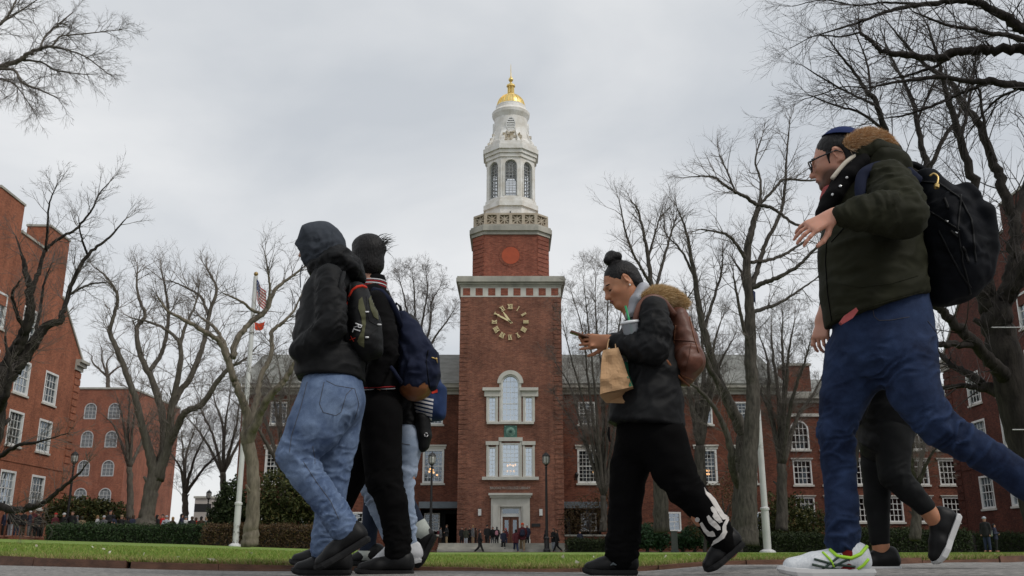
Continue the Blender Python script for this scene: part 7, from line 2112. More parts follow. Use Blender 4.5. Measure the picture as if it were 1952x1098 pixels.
q=MB();q.tube([F.p(1192,583,-.175),F.p(1208,642,-.165)],.0055,8);q.build('straw',M_straw_g,cup,smooth=True)
# leather backpack
F2=Fig(4.6);P1=[None];v=Vol(.0078)
F2.limb(v,[(1292,606,0,20),(1304,650,0,26),(1308,690,0,35),(1304,712,0,24)],.03,1.55)
bp4=empty('backpack',(F2.p(1300,735)[0],F2.D,F2.p(1300,735)[2]),'worn glossy brown leather backpack on the woman with the bun','backpack')
b4=vol_obj('bag',v,M_leather,bp4,keep=P1,glob=(.0025,.05),specs=F2.folds([(1300,660,-.15,40,(.5,1),.06,.010),(1312,700,-.15,40,(.4,.8),.05,.012),(1290,690,-.15,30,(1,.3),.04,.008)]))
on_line(P1[0],[(1288,620),(1284,660),(1278,690),(1300,716),(1320,724)],.0035,'seam',M_tan_leather,b4)
on_line(P1[0],[(1284,648),(1310,650),(1328,652)],.0028,'seam',M_leather,b4,off=.002)
on_line(P1[0],[(1318,655),(1312,690),(1306,716)],.0030,'seam',M_leather,b4,off=.002)
on_line(P1[0],[(1314,604),(1322,640),(1332,672)],.0030,'seam',M_tan_leather,b4,off=.002)
q=MB();q.tube([F2.p(1254,668,-.16),F2.p(1272,690,-.16),F2.p(1290,714,-.12),F2.p(1314,736,-.06)],[.010,.009,.007,.005],6,sq=((0,1,0),.5));q.build('strap',M_orange_edge,bp4,smooth=True)
q=MB();q.tube(catmull([F2.p(1212,622,-.155),F2.p(1214,600,-.165),F2.p(1222,580,-.165),F2.p(1240,567,-.16),F2.p(1262,572,-.14),F2.p(1285,600,-.1)],5),.017,8,sq=((0,1,0),.45));q.build('strap',M_leather,bp4,smooth=True)
# ================================================================== man in the olive parka
F=Fig(3.55)
base=(F.p(1660,800)[0],F.D,gz(F.p(1660,800)[0],F.D))
fm,um=(-.88,.43,-.20),(-.17,0,.985)
cm_=F.p(1596,303);sm=1.02
fx,lx,ux=frame3(fm,um);LW=lambda a,b,d:cm_+(fx*a+lx*b+ux*d)*sm
skm=skin_mat('skin_fair',(.47,.24,.165),(.56,.27,.19),[(tuple(LW(.040,s_*.045,-.095) - np.array(base)),.058) for s_ in (-1,1)]+[(tuple(LW(.085,0,-.090) - np.array(base)),.034)])
v=Vol(.0054)
W=head(v,cm_,fm,um,sm)
F.limb(v,[(1614,325,0,30),(1632,360,0,36),(1660,420,0,60),(1664,520,0,66),(1676,610,0,56)],.03,.9)
F.limb(v,[(1650,640,.07,36),(1606,790,.09,24),(1598,850,.09,20),(1606,960,.08,20),(1612,1045,.08,20),(1614,1066,.08,20)],.03)
F.limb(v,[(1722,650,-.07,36),(1780,800,-.1,22),(1840,842,-.1,22),(1950,915,-.1,21),(2030,975,-.1,20),(2050,990,-.1,20)],.03)
F.limb(v,[(1692,352,-.17,32),(1720,412,-.31,28),(1612,411,-.34,17.5),(1590,412,-.34,15.5)],.02)
F.limb(v,[(1645,372,.18,30),(1622,500,.22,24),(1580,588,.18,16),(1570,608,.17,15)],.02)
hand(v,F.p(1586,412,-.34),(-.80,-.02,-.42),(-.35,-.80,.55),-1,(.30,.26,.22,.20),1.0,.22,(.7,.45,-.55),.3,lift=(.12,.02,-.02,.02))
hand(v,F.p(1572,603,.16),(-.30,-.10,-.95),(-.75,-.6,.2),1,(.62,.6,.55,.5),.98,.08,(.7,.5,-.45),.3)
man3=vol_obj('person',v,skm,origin=base)
tag(man3,'person in olive parka, glasses and blue skullcap swinging a hand forward at right','person','people walking past on the path')
for b in (-1,1):
 face_line(W,[(.088,b*.014,.018),(.091,b*.030,.024),(.080,b*.048,.019)],[.0022,.0034,.0014],'eyebrow',M_hair,man3)
face_line(W,[(.0985,-.020,-.062),(.103,0,-.0635),(.0985,.020,-.062)],[.001,.0035,.001],'lip',M_lip_f,man3)
v=Vol(.004)
v.ell(W(-.018,0,.026),np.array((.093,.078,.090))*sm,(fx,lx,ux),.01)
v.ell(W(-.052,0,-.030),np.array((.052,.070,.066))*sm,(fx,lx,ux),.03)
v.ell(W(.098,0,-.045),np.array((.075,.100,.105))*sm,(fx,lx,ux),.008,op=1)
for b in (-1,1):v.ell(W(-.006,b*.088,-.014),np.array((.030,.030,.044))*sm,(fx,lx,ux),.006,op=1)
for b in (-1,1):v.chain([(W(.026,b*.067,.012),.008),(W(.030,b*.0635,-.026),.005)],.006)
vol_obj('hair',v,M_hair,man3,glob=(.0012,.012))
# skullcap
q=MB();n=24;ck=W(-.030,0,.030);kf,kl,ku=frame3(nrm(fx+ux*.42),nrm(ux - fx*.42))
V=[]
for j in range(9):
 ph_=j/8*1.02
 for i in range(n):
  t=2*math.pi*i/n;r_=math.sin(ph_)
  V.append(ck+(kf*math.cos(t)*r_*.098+kl*math.sin(t)*r_*.085+ku*math.cos(ph_)*.094)*sm)
q.add(V,[(j*n+i,j*n+(i+1) % n,(j+1)*n+(i+1) % n,(j+1)*n+i) for j in range(8) for i in range(n)])
kp=q.build('skullcap',M_kippah,man3,smooth=True)
q=MB();q.tube(V[8*n:9*n]+[V[8*n]],.0022,5);q.build('rim',M_kippah,kp)
# glasses
gl=empty('glasses',W(.10,0,0));gl.parent=man3;gl.location=tuple(W(.10,0,0) - np.array(base))
for b in (-1,1):
 q=MB();ctr=(.108,b*.034,-.006)
 q.tube([W(ctr[0] - abs(math.cos(t))*.0 - .010*(math.cos(t)*b > 0)*abs(math.cos(t)),ctr[1]+.027*math.cos(t),ctr[2]+.021*math.sin(t)) for t in np.linspace(0,2*math.pi,25)],.0030,6);q.build('rim',M_glasses,gl,smooth=True)
 q=MB();q.tube([W(.102,b*.062,.006),W(.06,b*.078,.007),W(-.008,b*.084,.008),W(-.03,b*.082,-.01)],[.0042,.0036,.0032,.002],6);q.build('temple',M_glasses,gl,smooth=True)
 q=MB();q.add([W(ctr[0] - .001,ctr[1]+.026*math.cos(t),ctr[2]+.020*math.sin(t)) for t in np.linspace(0,2*math.pi,17)[:-1]],[tuple(range(16))]);q.build('lens',M_cupc,gl)
q=MB();q.tube([W(.108,-.008,-.002),W(.113,0,.002),W(.108,.008,-.002)],.0028,5);q.build('bridge',M_glasses,gl)
# parka
J=[None];v=Vol(.0078)
F.limb(v,[(1672,352,0,58),(1662,410,0,87),(1660,490,0,96),(1666,560,0,98),(1672,640,0,94)],.04,.96)
F.limb(v,[(1690,352,-.15,46),(1706,384,-.24,47),(1722,412,-.315,43),(1680,408,-.345,38),(1640,408,-.355,30),(1606,411,-.355,21)],.035)
F.limb(v,[(1650,366,.17,44),(1628,440,.21,40),(1618,510,.22,36),(1586,582,.19,24)],.035)
F.limb(v,[(1668,318,.0,34),(1690,330,0,40)],.03,1.8)
v.cut(F.p(1660,597),nrm(F.p(1668,622) - F.p(1660,597))+np.array([0.10,0,0]))
v.cone(F.p(1600,412,-.355),F.p(1570,414,-.355),.043,.04,.005,op=1) if False else None
jm=vol_obj('parka',v,M_olive,man3,keep=J,glob=(.0025,.05),specs=F.folds([
(1700,350,-.22,52,(.35,1),.030,.013),(1725,385,-.3,50,(.6,1),.030,.016),(1680,395,-.35,50,(1,.35),.032,.014),(1640,405,-.36,40,(1,.1),.030,.010),(1640,480,-.15,70,(.3,1),.07,.009),(1720,500,-.15,70,(.5,1),.06,.011),(1640,570,-.15,60,(.2,1),.05,.009),(1600,450,-.1,50,(.8,.6),.05,.008)]))
on_line(J[0],[(1578,425),(1574,500),(1578,560),(1586,612)],.0024,'placket_seam',M_blk_pant,jm,off=.001)
on_line(J[0],[(1585,462),(1604,440),(1612,432)],.0022,'pocket_seam',M_blk_pant,jm,off=.001)
on_line(J[0],[(1605,433),(1611,442)],.0055,'zip_pull',M_metal,jm,off=.005)
for pts in ([(1600,540),(1640,548),(1700,540),(1750,525)],[(1592,600),(1640,590),(1700,572),(1760,556)]):on_line(J[0],pts,.0016,'quilt_seam',M_olive,jm,off=.001)
v=Vol(.005)
F.limb(v,[(1634,318,-.02,20),(1608,345,-.05,19),(1584,382,-.05,17),(1572,402,-.04,15)],.02,2.3)
CB=[None];cl_=vol_obj('collar',v,M_blk_knit,man3,keep=CB,glob=(.0015,.03))
for x,y in ((1614,339),(1601.5,355.5),(1588,371)):
 h=hit(CB[0],x,y,.003)
 if h is not None:q=MB();nn=nrm(h[1]);l1=nrm(np.cross(nn,(0,0,1)));l2=np.cross(nn,l1);q.add([h[0]+nn*d+(l1*math.cos(t)+l2*math.sin(t))*r_ for r_,d in ((.0055,0),(.0055,.002),(.003,.003)) for t in np.linspace(0,6.283,11)[:-1]],[(j*10+i,j*10+(i+1) % 10,(j+1)*10+(i+1) % 10,(j+1)*10+i) for j in (0,1) for i in range(10)]+[tuple(range(20,30))]);q.build('snap',M_metal,cl_)
q=MB();q.tube(catmull([F.p(1630,296,-.085),F.p(1612,310,-.10),F.p(1598,326,-.105),F.p(1586,341,-.10)],5),[.009]*16,6);q.build('fleece_lining',M_cream,man3,smooth=True)
fur('fur_trim',[F.p(1613,284,-.08),F.p(1628,271,-.08),F.p(1652,265,-.06),F.p(1676,270,-.03),F.p(1694,286,-.01)],26000,.030,M_fur_ginger,man3,9,[.022,.032,.040,.036,.026])
v=Vol(.0078)
F.limb(v,[(1630,300,-.02,20),(1660,298,0,26),(1688,306,.03,26)],.03,2.0);vol_obj('hood',v,M_olive,man3,glob=(.002,.04),specs=F.folds([(1660,305,-.1,40,(.3,1),.03,.01)]))
# salmon shirt tail and collar
q=MB();V=[F.p(*p_,-.20) for p_ in ((1602,614),(1612,600),(1632,586),(1636,592),(1626,606),(1606,618))];V += [p_+np.array([0,.02,0]) for p_ in V]
q.add(V,[(0,1,2,3,4,5),(11,10,9,8,7,6)]+[(i,i+6,(i+1) % 6+6,(i+1) % 6) for i in range(6)]);q.build('shirt',M_pink,man3)
v=Vol(.005);F.limb(v,[(1580,366,.0,13),(1574,378,.0,11)],.01,1.4);vol_obj('scarf',v,M_pink,man3)
B=[None];v=Vol(.0068)
F.limb(v,[(1680,565,0,86),(1682,610,0,92),(1686,650,0,94)],.03,.86)
F.limb(v,[(1637,680,.07,63),(1608,760,.08,43),(1593,825,.09,32),(1597,880,.09,30),(1605,960,.08,30),(1606,1036,.08,31)],.02)
F.limb(v,[(1722,680,-.07,57),(1745,752,-.09,46),(1784,812,-.10,35),(1840,844,-.10,32),(1895,877,-.1,32),(1955,918,-.1,34),(2030,972,-.1,31)],.02)
jm3=vol_obj('jeans',v,M_jean_dark,man3,keep=B,glob=(.0014,.05),specs=F.folds([
(1596,830,.05,50,(.2,1),.028,.012),(1610,900,.05,40,(.3,1),.035,.008),(1608,1015,.05,44,(.1,1),.026,.012),(1800,815,-.13,60,(.8,.6),.030,.013),(1870,860,-.13,44,(.8,.5),.035,.009),(1690,700,-.1,60,(.75,1),.034,.012),(1600,700,.0,50,(.5,1),.04,.008),(1770,680,-.1,50,(.2,1),.04,.010)]))
for pts in ([(1664,590),(1667,604),(1676,611),(1700,610),(1733,604)],[(1768,612),(1790,640)]):on_line(B[0],pts,.0011,'seam',M_thread,jm3,off=.001)
v=Vol(.005);F.limb(v,[(1606,1030,.07,22),(1614,1062,.07,25),(1612,1078,.07,22)],.02);vol_obj('sock',v,M_redsock,man3)
us,Ws,Ls_=shoe(man3,F,(1663,1098),(1485,1099),(1618,1050),dyh=.07,upper=M_shoe_wht,sole=M_sole_wht,ankle_r=.050,label='white and grey running shoe with neon green lining and dark crossing stripes')
SB=BVHTree.FromPolygons([tuple(np.array(w.co)+world_loc(us)) for w in us.data.vertices],[tuple(f.vertices) for f in us.data.polygons])
for pts in ([(1560,1090),(1582,1074),(1604,1058)],[(1572,1091),(1596,1076),(1622,1064)],[(1548,1076),(1580,1083),(1612,1086)],[(1552,1066),(1590,1076),(1630,1080)]):on_line(SB,pts,.0045,'cross_stripe',M_dkgreen,us,off=.001)
for pts,r_ in (([(1582,1048),(1596,1060),(1622,1064),(1640,1056),(1652,1042)],.007),([(1632,1086),(1645,1078),(1655,1066)],.006),([(1550,1091),(1590,1093),(1625,1091)],.004),([(1568,1053),(1582,1066),(1590,1080)],.005),([(1486,1094),(1490,1090),(1496,1088)],.006)):on_line(SB,pts,r_,'neon_trim',M_neon,us,off=.001)
shoe(man3,F,(2066,984),(2034,1075),(2044,985),dyh=-.1,upper=M_shoe_wht,sole=M_sole_wht)
# big dark backpack
F2=Fig(3.55);P1=[None];v=Vol(.0078)
F2.limb(v,[(1766,352,0,30),(1796,408,0,51),(1815,478,0,58),(1816,526,0,55),(1796,552,0,33)],.04,1.25)
F2.limb(v,[(1856,420,0,30),(1868,480,0,26),(1862,525,0,24)],.025,2.1);F2.limb(v,[(1830,370,0,18),(1846,384,0,18)],.03,2.4)
bp5=empty('backpack',(F2.p(1810,590)[0],F2.D,F2.p(1810,590)[2]),'bulging black canvas backpack hanging from the olive parka','backpack')
b5=vol_obj('bag',v,M_navy_blk,bp5,keep=P1,glob=(.005,.06),specs=F2.folds([(1790,400,-.15,60,(.6,.8),.05,.014),(1830,450,-.15,60,(.9,.4),.05,.014),(1800,520,-.15,60,(.3,1),.05,.014),(1860,480,-.15,44,(.8,.6),.04,.012),(1770,460,-.15,40,(1,.2),.04,.012)]))
for pts in ([(1745,345),(1790,350),(1830,378),(1852,420),(1860,500)],[(1832,372),(1826,430),(1836,500),(1850,560)],[(1760,395),(1800,420),(1830,440)],[(1790,440),(1830,520),(1850,548)]):on_line(P1[0],pts,.0042,'seam',M_blk_nylon,b5,off=.002)
for pts in ([(1800,378),(1808,398)],[(1812,440),(1828,452)],[(1760,460),(1752,474)],[(1836,470),(1846,500)]):on_line(P1[0],pts,.0055,'buckle',M_sole_blk,b5,off=.004)
for x,y in ((1824,443),(1806,421)):on_line(P1[0],[(x - 3,y),(x+4,y+2)],.004,'ring',M_metal,b5,off=.006)
q=MB();a=F2.p(1778,333,-.13);q.tube(catmull([F2.p(1772,336,-.13),F2.p(1780,331,-.14),F2.p(1788,338,-.15),F2.p(1786,352,-.16),F2.p(1782,360,-.16)],4),.0042,6);q.build('key_fob',M_brass,bp5,smooth=True)
q=MB();q.tube([F2.p(1786,352,-.162),F2.p(1785,358,-.165)],.010,8);q.build('fob_end',M_brass,bp5)
q=MB();q.tube(catmull([F2.p(1642,385,-.21),F2.p(1640,355,-.215),F2.p(1648,330,-.20),F2.p(1680,316,-.17),F2.p(1720,320,-.13),F2.p(1752,345,-.1)],5),.022,8,sq=((0,1,0),.45));q.build('strap',M_navy,bp5,smooth=True)
q=MB();q.tube(catmull([F2.p(1712,322,-.03),F2.p(1735,312,-.02),F2.p(1760,322,0)],5),.014,6);q.build('grab_handle',M_navy_blk,bp5,smooth=True)
# ================================================================== person behind him: puffer, leggings, black trainers
F=Fig(4.6)
base=(F.p(1685,900)[0],F.D,gz(F.p(1685,900)[0],F.D))
v=Vol(.008)
head(v,F.p(1664,520),(-1,0,-.1),(0,0,1),.95,eyes=False)
F.limb(v,[(1670,545,0,18),(1676,580,0,24),(1686,660,0,34),(1690,760,0,38)],.03,1.2)
F.limb(v,[(1684,790,.06,26),(1672,890,.06,20),(1674,985,.06,18),(1679,1040,.06,15),(1680,1066,.06,15)],.03)
F.limb(v,[(1698,790,-.07,26),(1706,905,-.08,20),(1756,958,-.08,18),(1778,985,-.08,15.5),(1790,1000,-.08,16)],.03)
for s_ in (-1,1):F.limb(v,[(1678,600,.16*s_,17),(1660,700,.18*s_,15),(1622,800,.14*s_,11),(1612,822,.13*s_,10)],.02)
hand(v,F.p(1612,820,-.13),(-.55,0,-.83),(-.7,-.6,.3),-1,.45,.95)
p6=vol_obj('person',v,skw,origin=base)
tag(p6,'person in black puffer coat, leggings and white-soled trainers half hidden behind the olive parka','person','people walking past on the path')
v=Vol(.0078);J=[None]
F.limb(v,[(1678,600,0,34),(1690,690,0,54),(1692,790,0,54),(1690,824,0,48),(1682,842,0,42)],.03,1.25)
for y in (640,690,740,790,835):F.limb(v,[(1688 - (8 if y > 800 else 0),y,0,50 if y < 800 else 44)],.02) if False else None
for s_ in (-1,1):F.limb(v,[(1680,605,.15*s_,26),(1660,700,.19*s_,26),(1626,796,.14*s_,18)],.03)
pj=vol_obj('puffer_coat',v,M_blk_nylon,p6,keep=J,glob=(.003,.05),specs=F.folds([(1690,820,-.12,60,(.1,1),.09,.016),(1700,760,-.12,60,(.2,1),.09,.016)]))
v=Vol(.0078);v.ell(F.p(1666,515),(.105,.085,.105),((1,0,0),(0,1,0),(0,0,1)),.02);vol_obj('hair',v,M_hair,p6)
v=Vol(.0055)
F.limb(v,[(1690,790,0,38),(1690,810,0,38)],.02,1.1)
F.limb(v,[(1676,820,.06,38),(1672,890,.06,29),(1672,960,.06,23),(1677,1030,.06,18)],.03);F.limb(v,[(1700,820,-.07,38),(1704,905,-.08,28),(1735,938,-.08,23),(1762,965,-.08,19)],.03)
vol_obj('leggings',v,cloth('grey_black_leggings',(.009,.0095,.010),.7),p6,glob=(.0015,.05),specs=F.folds([(1712,910,-.1,30,(.6,1),.025,.006)]))
shoe(p6,F,(1714,1090),(1612,1091),(1681,1066),dyh=.06,sole=M_sole_wht,ankle_r=.038,lac=False)
shoe(p6,F,(1829,984),(1792,1080),(1790,1000),dyh=-.08,sole=M_sole_wht,ankle_r=.038,lac=False)
# ------------------------------------------------------------------ flagpoles, lamps, post, brace rods
M_pole=mat('white_pole_paint',(.58,.58,.58),.5,var=.08,vscale=1.5)
M_flag_r=mat('flag_red',(.45,.035,.04),.8);M_flag_w=mat('flag_white',(.68,.67,.66),.8);M_flag_b=mat('flag_blue',(.025,.04,.13),.8)
M_flag_o=mat('orange_red_flag',(.62,.055,.012),.8);M_flag_n=mat('navy_flag',(.02,.03,.085),.8)
def cloth_flag(name,H0,H1,F0,F1,D,nu,nv,matf,parent_label,cat,fold=.10,mats=None):
 """drooping cloth: hoist H0-H1 on the pole, fly corner points F0, F1 (photograph pixels)"""
 V=[];Fc=[];M=[]
 for j in range(nv+1):
  for i in range(nu+1):
   u,v=i/nu,j/nv
   h=(H0[0]+(H1[0] - H0[0])*v,H0[1]+(H1[1] - H0[1])*v);f=(F0[0]+(F1[0] - F0[0])*v,F0[1]+(F1[1] - F0[1])*v)
   x,y=h[0]+(f[0] - h[0])*u,h[1]+(f[1] - h[1])*u+7*math.sin(math.pi*u)*.5
   V.append(at(x+1.3*math.sin(u*9+v*2),y,D+fold*math.sin(u*8+v*2.5)*min(1,u*3)))
 for j in range(nv):
  for i in range(nu):
   a=j*(nu+1)+i;Fc.append((a,a+1,a+nu+2,a+nu+1));M.append(matf(i,j))
 o=obj(name,V,Fc,mats,None,at(*H1,D),smooth=False,midx=M)
 sd=o.modifiers.new('thickness','SOLIDIFY');sd.thickness=.008
 return tag(o,parent_label,cat)
def pole(base,top,D,rb,rt,label):
 b=at(*base,D);t=at(*top,D);b[2]=gz(b[0],D) - .02
 t=np.array([b[0],D,t[2]])
 root=empty('flagpole',b,label,'flagpole','white flagpoles on the lawn edge')
 s=mpp(*base,D);q=MB();zz=np.linspace(0,1,9);hj=b[2]+(t[2] - b[2])*.145
 q.lathe([(rb*s*1.0,b[2]),(rb*s*.98,hj)],(b[0],D,0),16);q.lathe([(rb*s*1.18,hj),(rb*s*1.18,hj+.10),(rb*s*.82,hj+.14),(rt*s*1.1,t[2])],(b[0],D,0),16)
 q.build('pole',M_pole,root,smooth=False)
 q=MB();q.lathe([(rb*s*2.2,b[2] - .05),(rb*s*2.0,b[2]+.08),(rb*s*1.2,b[2]+.16)],(b[0],D,0),16);q.build('base_collar',M_pole,root)
 q=MB();q.lathe([(.02,t[2]),(.09,t[2]+.06),(.115,t[2]+.13),(.09,t[2]+.2),(.01,t[2]+.25)],(b[0],D,0),12);q.build('ball',mat('old_gilt',(.35,.24,.10),.45,metal=.6),root,smooth=True)
 q=MB();q.tube([(b[0]+.09,D - .04,b[2]+1.2),(b[0]+.07,D - .04,t[2] - .05)],.007,4);q.build('halyard',M_pole,root)
 return b,t
b,t=pole((450,1022),(489,527),45,6.2,4,'white flagpole on the left flying a striped flag above a red one')
pxl=lambda z:None
def to_px(p):
 x,y,z=p[0],p[1],p[2] - HC
 zc=y*CT+z*ST;return CX+FPX*x/zc,CY - FPX*(-y*ST+z*CT)/zc
tp=to_px(t)
dx=tp[0] - 490.0
def usf(i,j):
 if i < 8 and j < 7:return 2
 return 0 if j % 2==0 else 1
us_f=cloth_flag('national_flag',(491.5+dx,531),(490.5+dx,570),(509+dx,556),(513+dx,598),44.9,20,13,usf,'red and white striped flag with blue starred corner drooping from the left pole','flag',mats=[M_flag_r,M_flag_w,M_flag_b])
me=us_f.data;st=MB();o0=np.array(us_f.location)
for j in range(6):
 for i in range(7):
  if (i+j) % 2==0:
   p=me.polygons[j*20+i];c=np.array(p.center)+o0;n=np.array(p.normal);n=n if n[1] < 0 else -n;c=c+n*.012
   st.add([c+np.array([.022*math.cos(a),0,.022*math.sin(a)])*(1 if k % 2==0 else .45) for k,a in enumerate(np.linspace(math.pi/2,math.pi*2.5,11)[:-1])],[tuple(range(10))])
s_=st.build('stars',M_flag_w,us_f);s_['kind']='stuff'
cloth_flag('signal_flag',(487.5+dx,614),(486.5+dx,627),(507+dx,612),(506+dx,626),44.9,10,4,lambda i,j:0,'small plain orange red flag below the striped one on the left pole','flag',.07,[M_flag_o])
b,t=pole((1463,1046),(1436,526),47,7.5,4,'white flagpole rising behind the stout leaning trunk right of the tower')
tp2=to_px(t);d2=tp2[0] - 1436
cloth_flag('navy_flag',(1437+d2,534),(1438+d2,556),(1449+d2,558),(1452+d2,584),46.9,10,6,lambda i,j:0,'dark navy flag drooping from the right flagpole among the branches','flag',.09,[M_flag_n])
M_lampglass=mat('lamp_glass',(.45,.45,.42),.3)
def lamp_post(px,ytop,ybase,D,label):
 b=at(px,ybase,D);b[2]=gz(b[0],D) if D < 57 else max(gz(b[0],D),b[2]);zt=at(px,ytop,D)[2];h=zt - b[2]
 root=empty('lamp_post',b,label,'lamp post','black lamp posts around the lawn')
 q=MB();c=(b[0],D,b[2])
 q.lathe([(.20,-.05),(.20,.12),(.15,.18),(.13,.7),(.16,.76),(.085,.86),(.07,h*.55),(.055,h - .95),(.09,h - .9),(.05,h - .82),(.12,h - .72)],c,10);q.build('post',M_black_iron,root)
 q=MB();q.lathe([(.10,h - .72),(.19,h - .62),(.21,h - .35),(.17,h - .22)],c,8);lg=q.build('lantern',M_lampglass,root)
 q=MB();q.lathe([(.24,h - .23),(.22,h - .18),(.10,h - .06),(.03,h - .02),(.01,h+.05)],c,8)
 for i in range(8):
  a=2*math.pi*i/8;q.tube([(c[0]+.105*math.cos(a),c[1]+.105*math.sin(a),c[2]+h - .72),(c[0]+.2*math.cos(a),c[1]+.2*math.sin(a),c[2]+h - .6),(c[0]+.22*math.cos(a),c[1]+.22*math.sin(a),c[2]+h - .22)],.016,4)
 q.build('lantern_cage',M_black_iron,root)
lamp_post(820,862,1040,57,'tall black lamp post just left of the library steps')
lamp_post(1042.5,862,1046,56,'tall black lamp post just right of the library door')
lamp_post(123,860,1030,58,'black lamp post in front of the orange hall corner')
lamp_post(393,934,1005,80,'small far black lamp post beyond the crowd')
for x in (1098.5,):
 u,z=WF.px(x,905);q=MB();WF.box(q,u - .05,z - .35,u+.05,z+.1,0,.08);q.tube([WF.P(u,z,.05),WF.P(u,z+.15,.25),WF.P(u,z+.1,.4)],.025,5);q.lathe([(.06,-.25),(.14,.0),(.10,.08),(.02,.16)],WF.P(u,z,.4),8)
 q.build('wall_lantern',M_black_iron,lib)
c=at(1287,1050,48);q=MB();zt=at(1287,1014,48)[2];zg=gz(c[0],48) - .1
q.box((c[0] - .15,48,zg),(c[0]+.15,48.18,zt));q.box((c[0] - .17,47.98,zt+.002),(c[0]+.17,48.2,zt+.05));q.box((c[0] - .19,47.97,zg),(c[0]+.19,48.21,zg+.22))
tag(q.build('marker_post',mat('grey_metal_box',(.06,.065,.065),.6,var=.2,vscale=6),origin=(c[0],48,zg)),'small square grey post standing among the glossy shrubs','post')
for x0,x1,y,lab in ((1890,1990,624,'thin white brace rod through the leaning tree, upper'),(1930,2010,819,'thin white brace rod beside the leaning trunk, lower')):
 q=MB();q.tube([at(x0,y,14.2),at(x1,y,14.2)],.008,6);tag(q.build('brace_rod',M_pole),lab,'rod')
 # ------------------------------------------------------------------ people around the library and on the left
def far_proto(pose):
 """a small standing or walking figure facing -X, 1.70 m tall, in parts"""
 P=lambda x,y,z:np.array([x,y,z])
 if pose=='stand':legs=[[(0,-.09,.90),(.01,-.10,.48),(.02,-.11,.06)],[(0,.09,.90),(.0,.10,.48),(.0,.11,.06)]];arms=[[(0,-.19,1.38),(.03,-.25,1.10),(-.06,-.22,.86)],[(0,.19,1.38),(.03,.25,1.10),(-.08,.2,.88)]]
 elif pose=='walk':legs=[[(0,-.09,.90),(-.12,-.09,.50),(-.28,-.09,.09)],[(0,.09,.90),(.06,.09,.48),(.36,.09,.14)]];arms=[[(0,-.19,1.38),(.10,-.24,1.12),(.16,-.22,.90)],[(0,.19,1.38),(-.06,.24,1.12),(-.20,.2,.94)]]
 else:legs=[[(0,-.09,.90),(-.02,-.10,.48),(.0,-.12,.06)],[(0,.09,.90),(-.01,.10,.48),(.03,.12,.06)]];arms=[[(0,-.19,1.38),(.06,-.24,1.10),(-.20,-.12,1.12)],[(0,.19,1.38),(.06,.24,1.10),(-.20,.08,1.14)]]
 v=Vol(.032);v.chain([(P(0,0,1.62),.085),(P(-.01,0,1.52),.06),(P(0,0,1.38),.05),(P(0,0,1.2),.10),(P(0,0,.9),.10)],.04,1.15)
 v.ball(P(-.085,0,1.555),.022,.03)
 for l in legs:v.chain([(P(*l[0]),.07),(P(*l[1]),.05),(P(*l[2]),.04)],.03);v.cone(P(*l[2])+P(.04,0,-.02),P(*l[2])+P(-.14,0,-.03),.045,.035,.02)
 for a in arms:v.chain([(P(*a[0]),.04),(P(*a[1]),.035),(P(*a[2]),.032),(P(*a[2])+P(-.03,0,-.07),.04)],.02)
 body=v.mesh()
 v=Vol(.032);v.chain([(P(0,0,1.40),.12),(P(0,0,1.2),.145),(P(0,0,.95),.15),(P(0,0,.78),.16)],.05,1.3)
 for a in arms:v.chain([(P(*a[0]),.075),(P(*a[1]),.068),(P(*a[2]),.055)],.03)
 v.cut(P(0,0,.74),(0,0,-1));coat=v.mesh()
 v=Vol(.032)
 for l in legs:v.chain([(P(*l[0]),.105),(P(*l[1]),.08),(P(*l[2])+P(0,0,.05),.065)],.03)
 pant=v.mesh()
 v=Vol(.03);v.ball(P(.015,0,1.645),.098,.01);v.cone(P(.03,0,1.6),P(.04,0,1.52),.085,.07,.02);v.ball(P(-.13,0,1.58),.085,.02,op=1);hair=v.mesh()
 v=Vol(.03);v.ball(P(.0,0,1.655),.108,.01);v.cut(P(0,0,1.63),(.15,0,-1));hat=v.mesh()
 v=Vol(.03);v.cone(P(.20,0,1.28),P(.21,0,1.05),.10,.12,.03,1.4);bag=v.mesh()
 return {k:mesh_from('far_'+k,m_[0],m_[1],True) for k,m_ in dict(body=body,coat=coat,trousers=pant,hair=hair,hat=hat,bag=bag).items()}
PROTO={k:far_proto(k) for k in ('stand','walk','hold')}
for d_ in PROTO.values():
 for m_ in d_.values():m_.materials.append(M_blk_knit)
FM={n:mat('far_'+n,c,.85,var=.15,vscale=6) for n,c in dict(black=(.009,.009,.010),navy=(.016,.020,.045),grey=(.13,.13,.135),olive=(.035,.038,.024),wine=(.09,.012,.018),red=(.45,.02,.015),orange=(.72,.075,.01),white=(.55,.55,.55),pink=(.45,.20,.24),khaki=(.25,.18,.105),brown=(.06,.035,.02),jeans=(.10,.14,.22),dkjeans=(.02,.03,.07),pale=(.35,.38,.42),blond=(.28,.17,.07)).items()}
def far_person(px,yfeet,yhead,D,pose,rot,coat,pants,top,label,group=None,hat=False,bag=None,skin=None):
 b=at(px,yfeet,D);h=at(px,yhead,D)[2] - b[2];s=h/1.74
 r=bpy.data.objects.new('person',PROTO[pose]['body']);COL.objects.link(r)
 r.location=b;r.rotation_euler=(0,0,R(rot));r.scale=(s,s,s);tag(r,label,'person',group)
 def pm(o,m_):o.material_slots[0].link='OBJECT';o.material_slots[0].material=m_
 pm(r,skin or sk)
 for k,m_ in (('coat',coat),('trousers',pants),('hat' if hat else 'hair',top))+((('bag',bag),) if bag else ()):
  c=bpy.data.objects.new(k,PROTO[pose][k]);COL.objects.link(c);c.parent=r;pm(c,FM[m_])
 return r
G1='people gathered around the library steps'
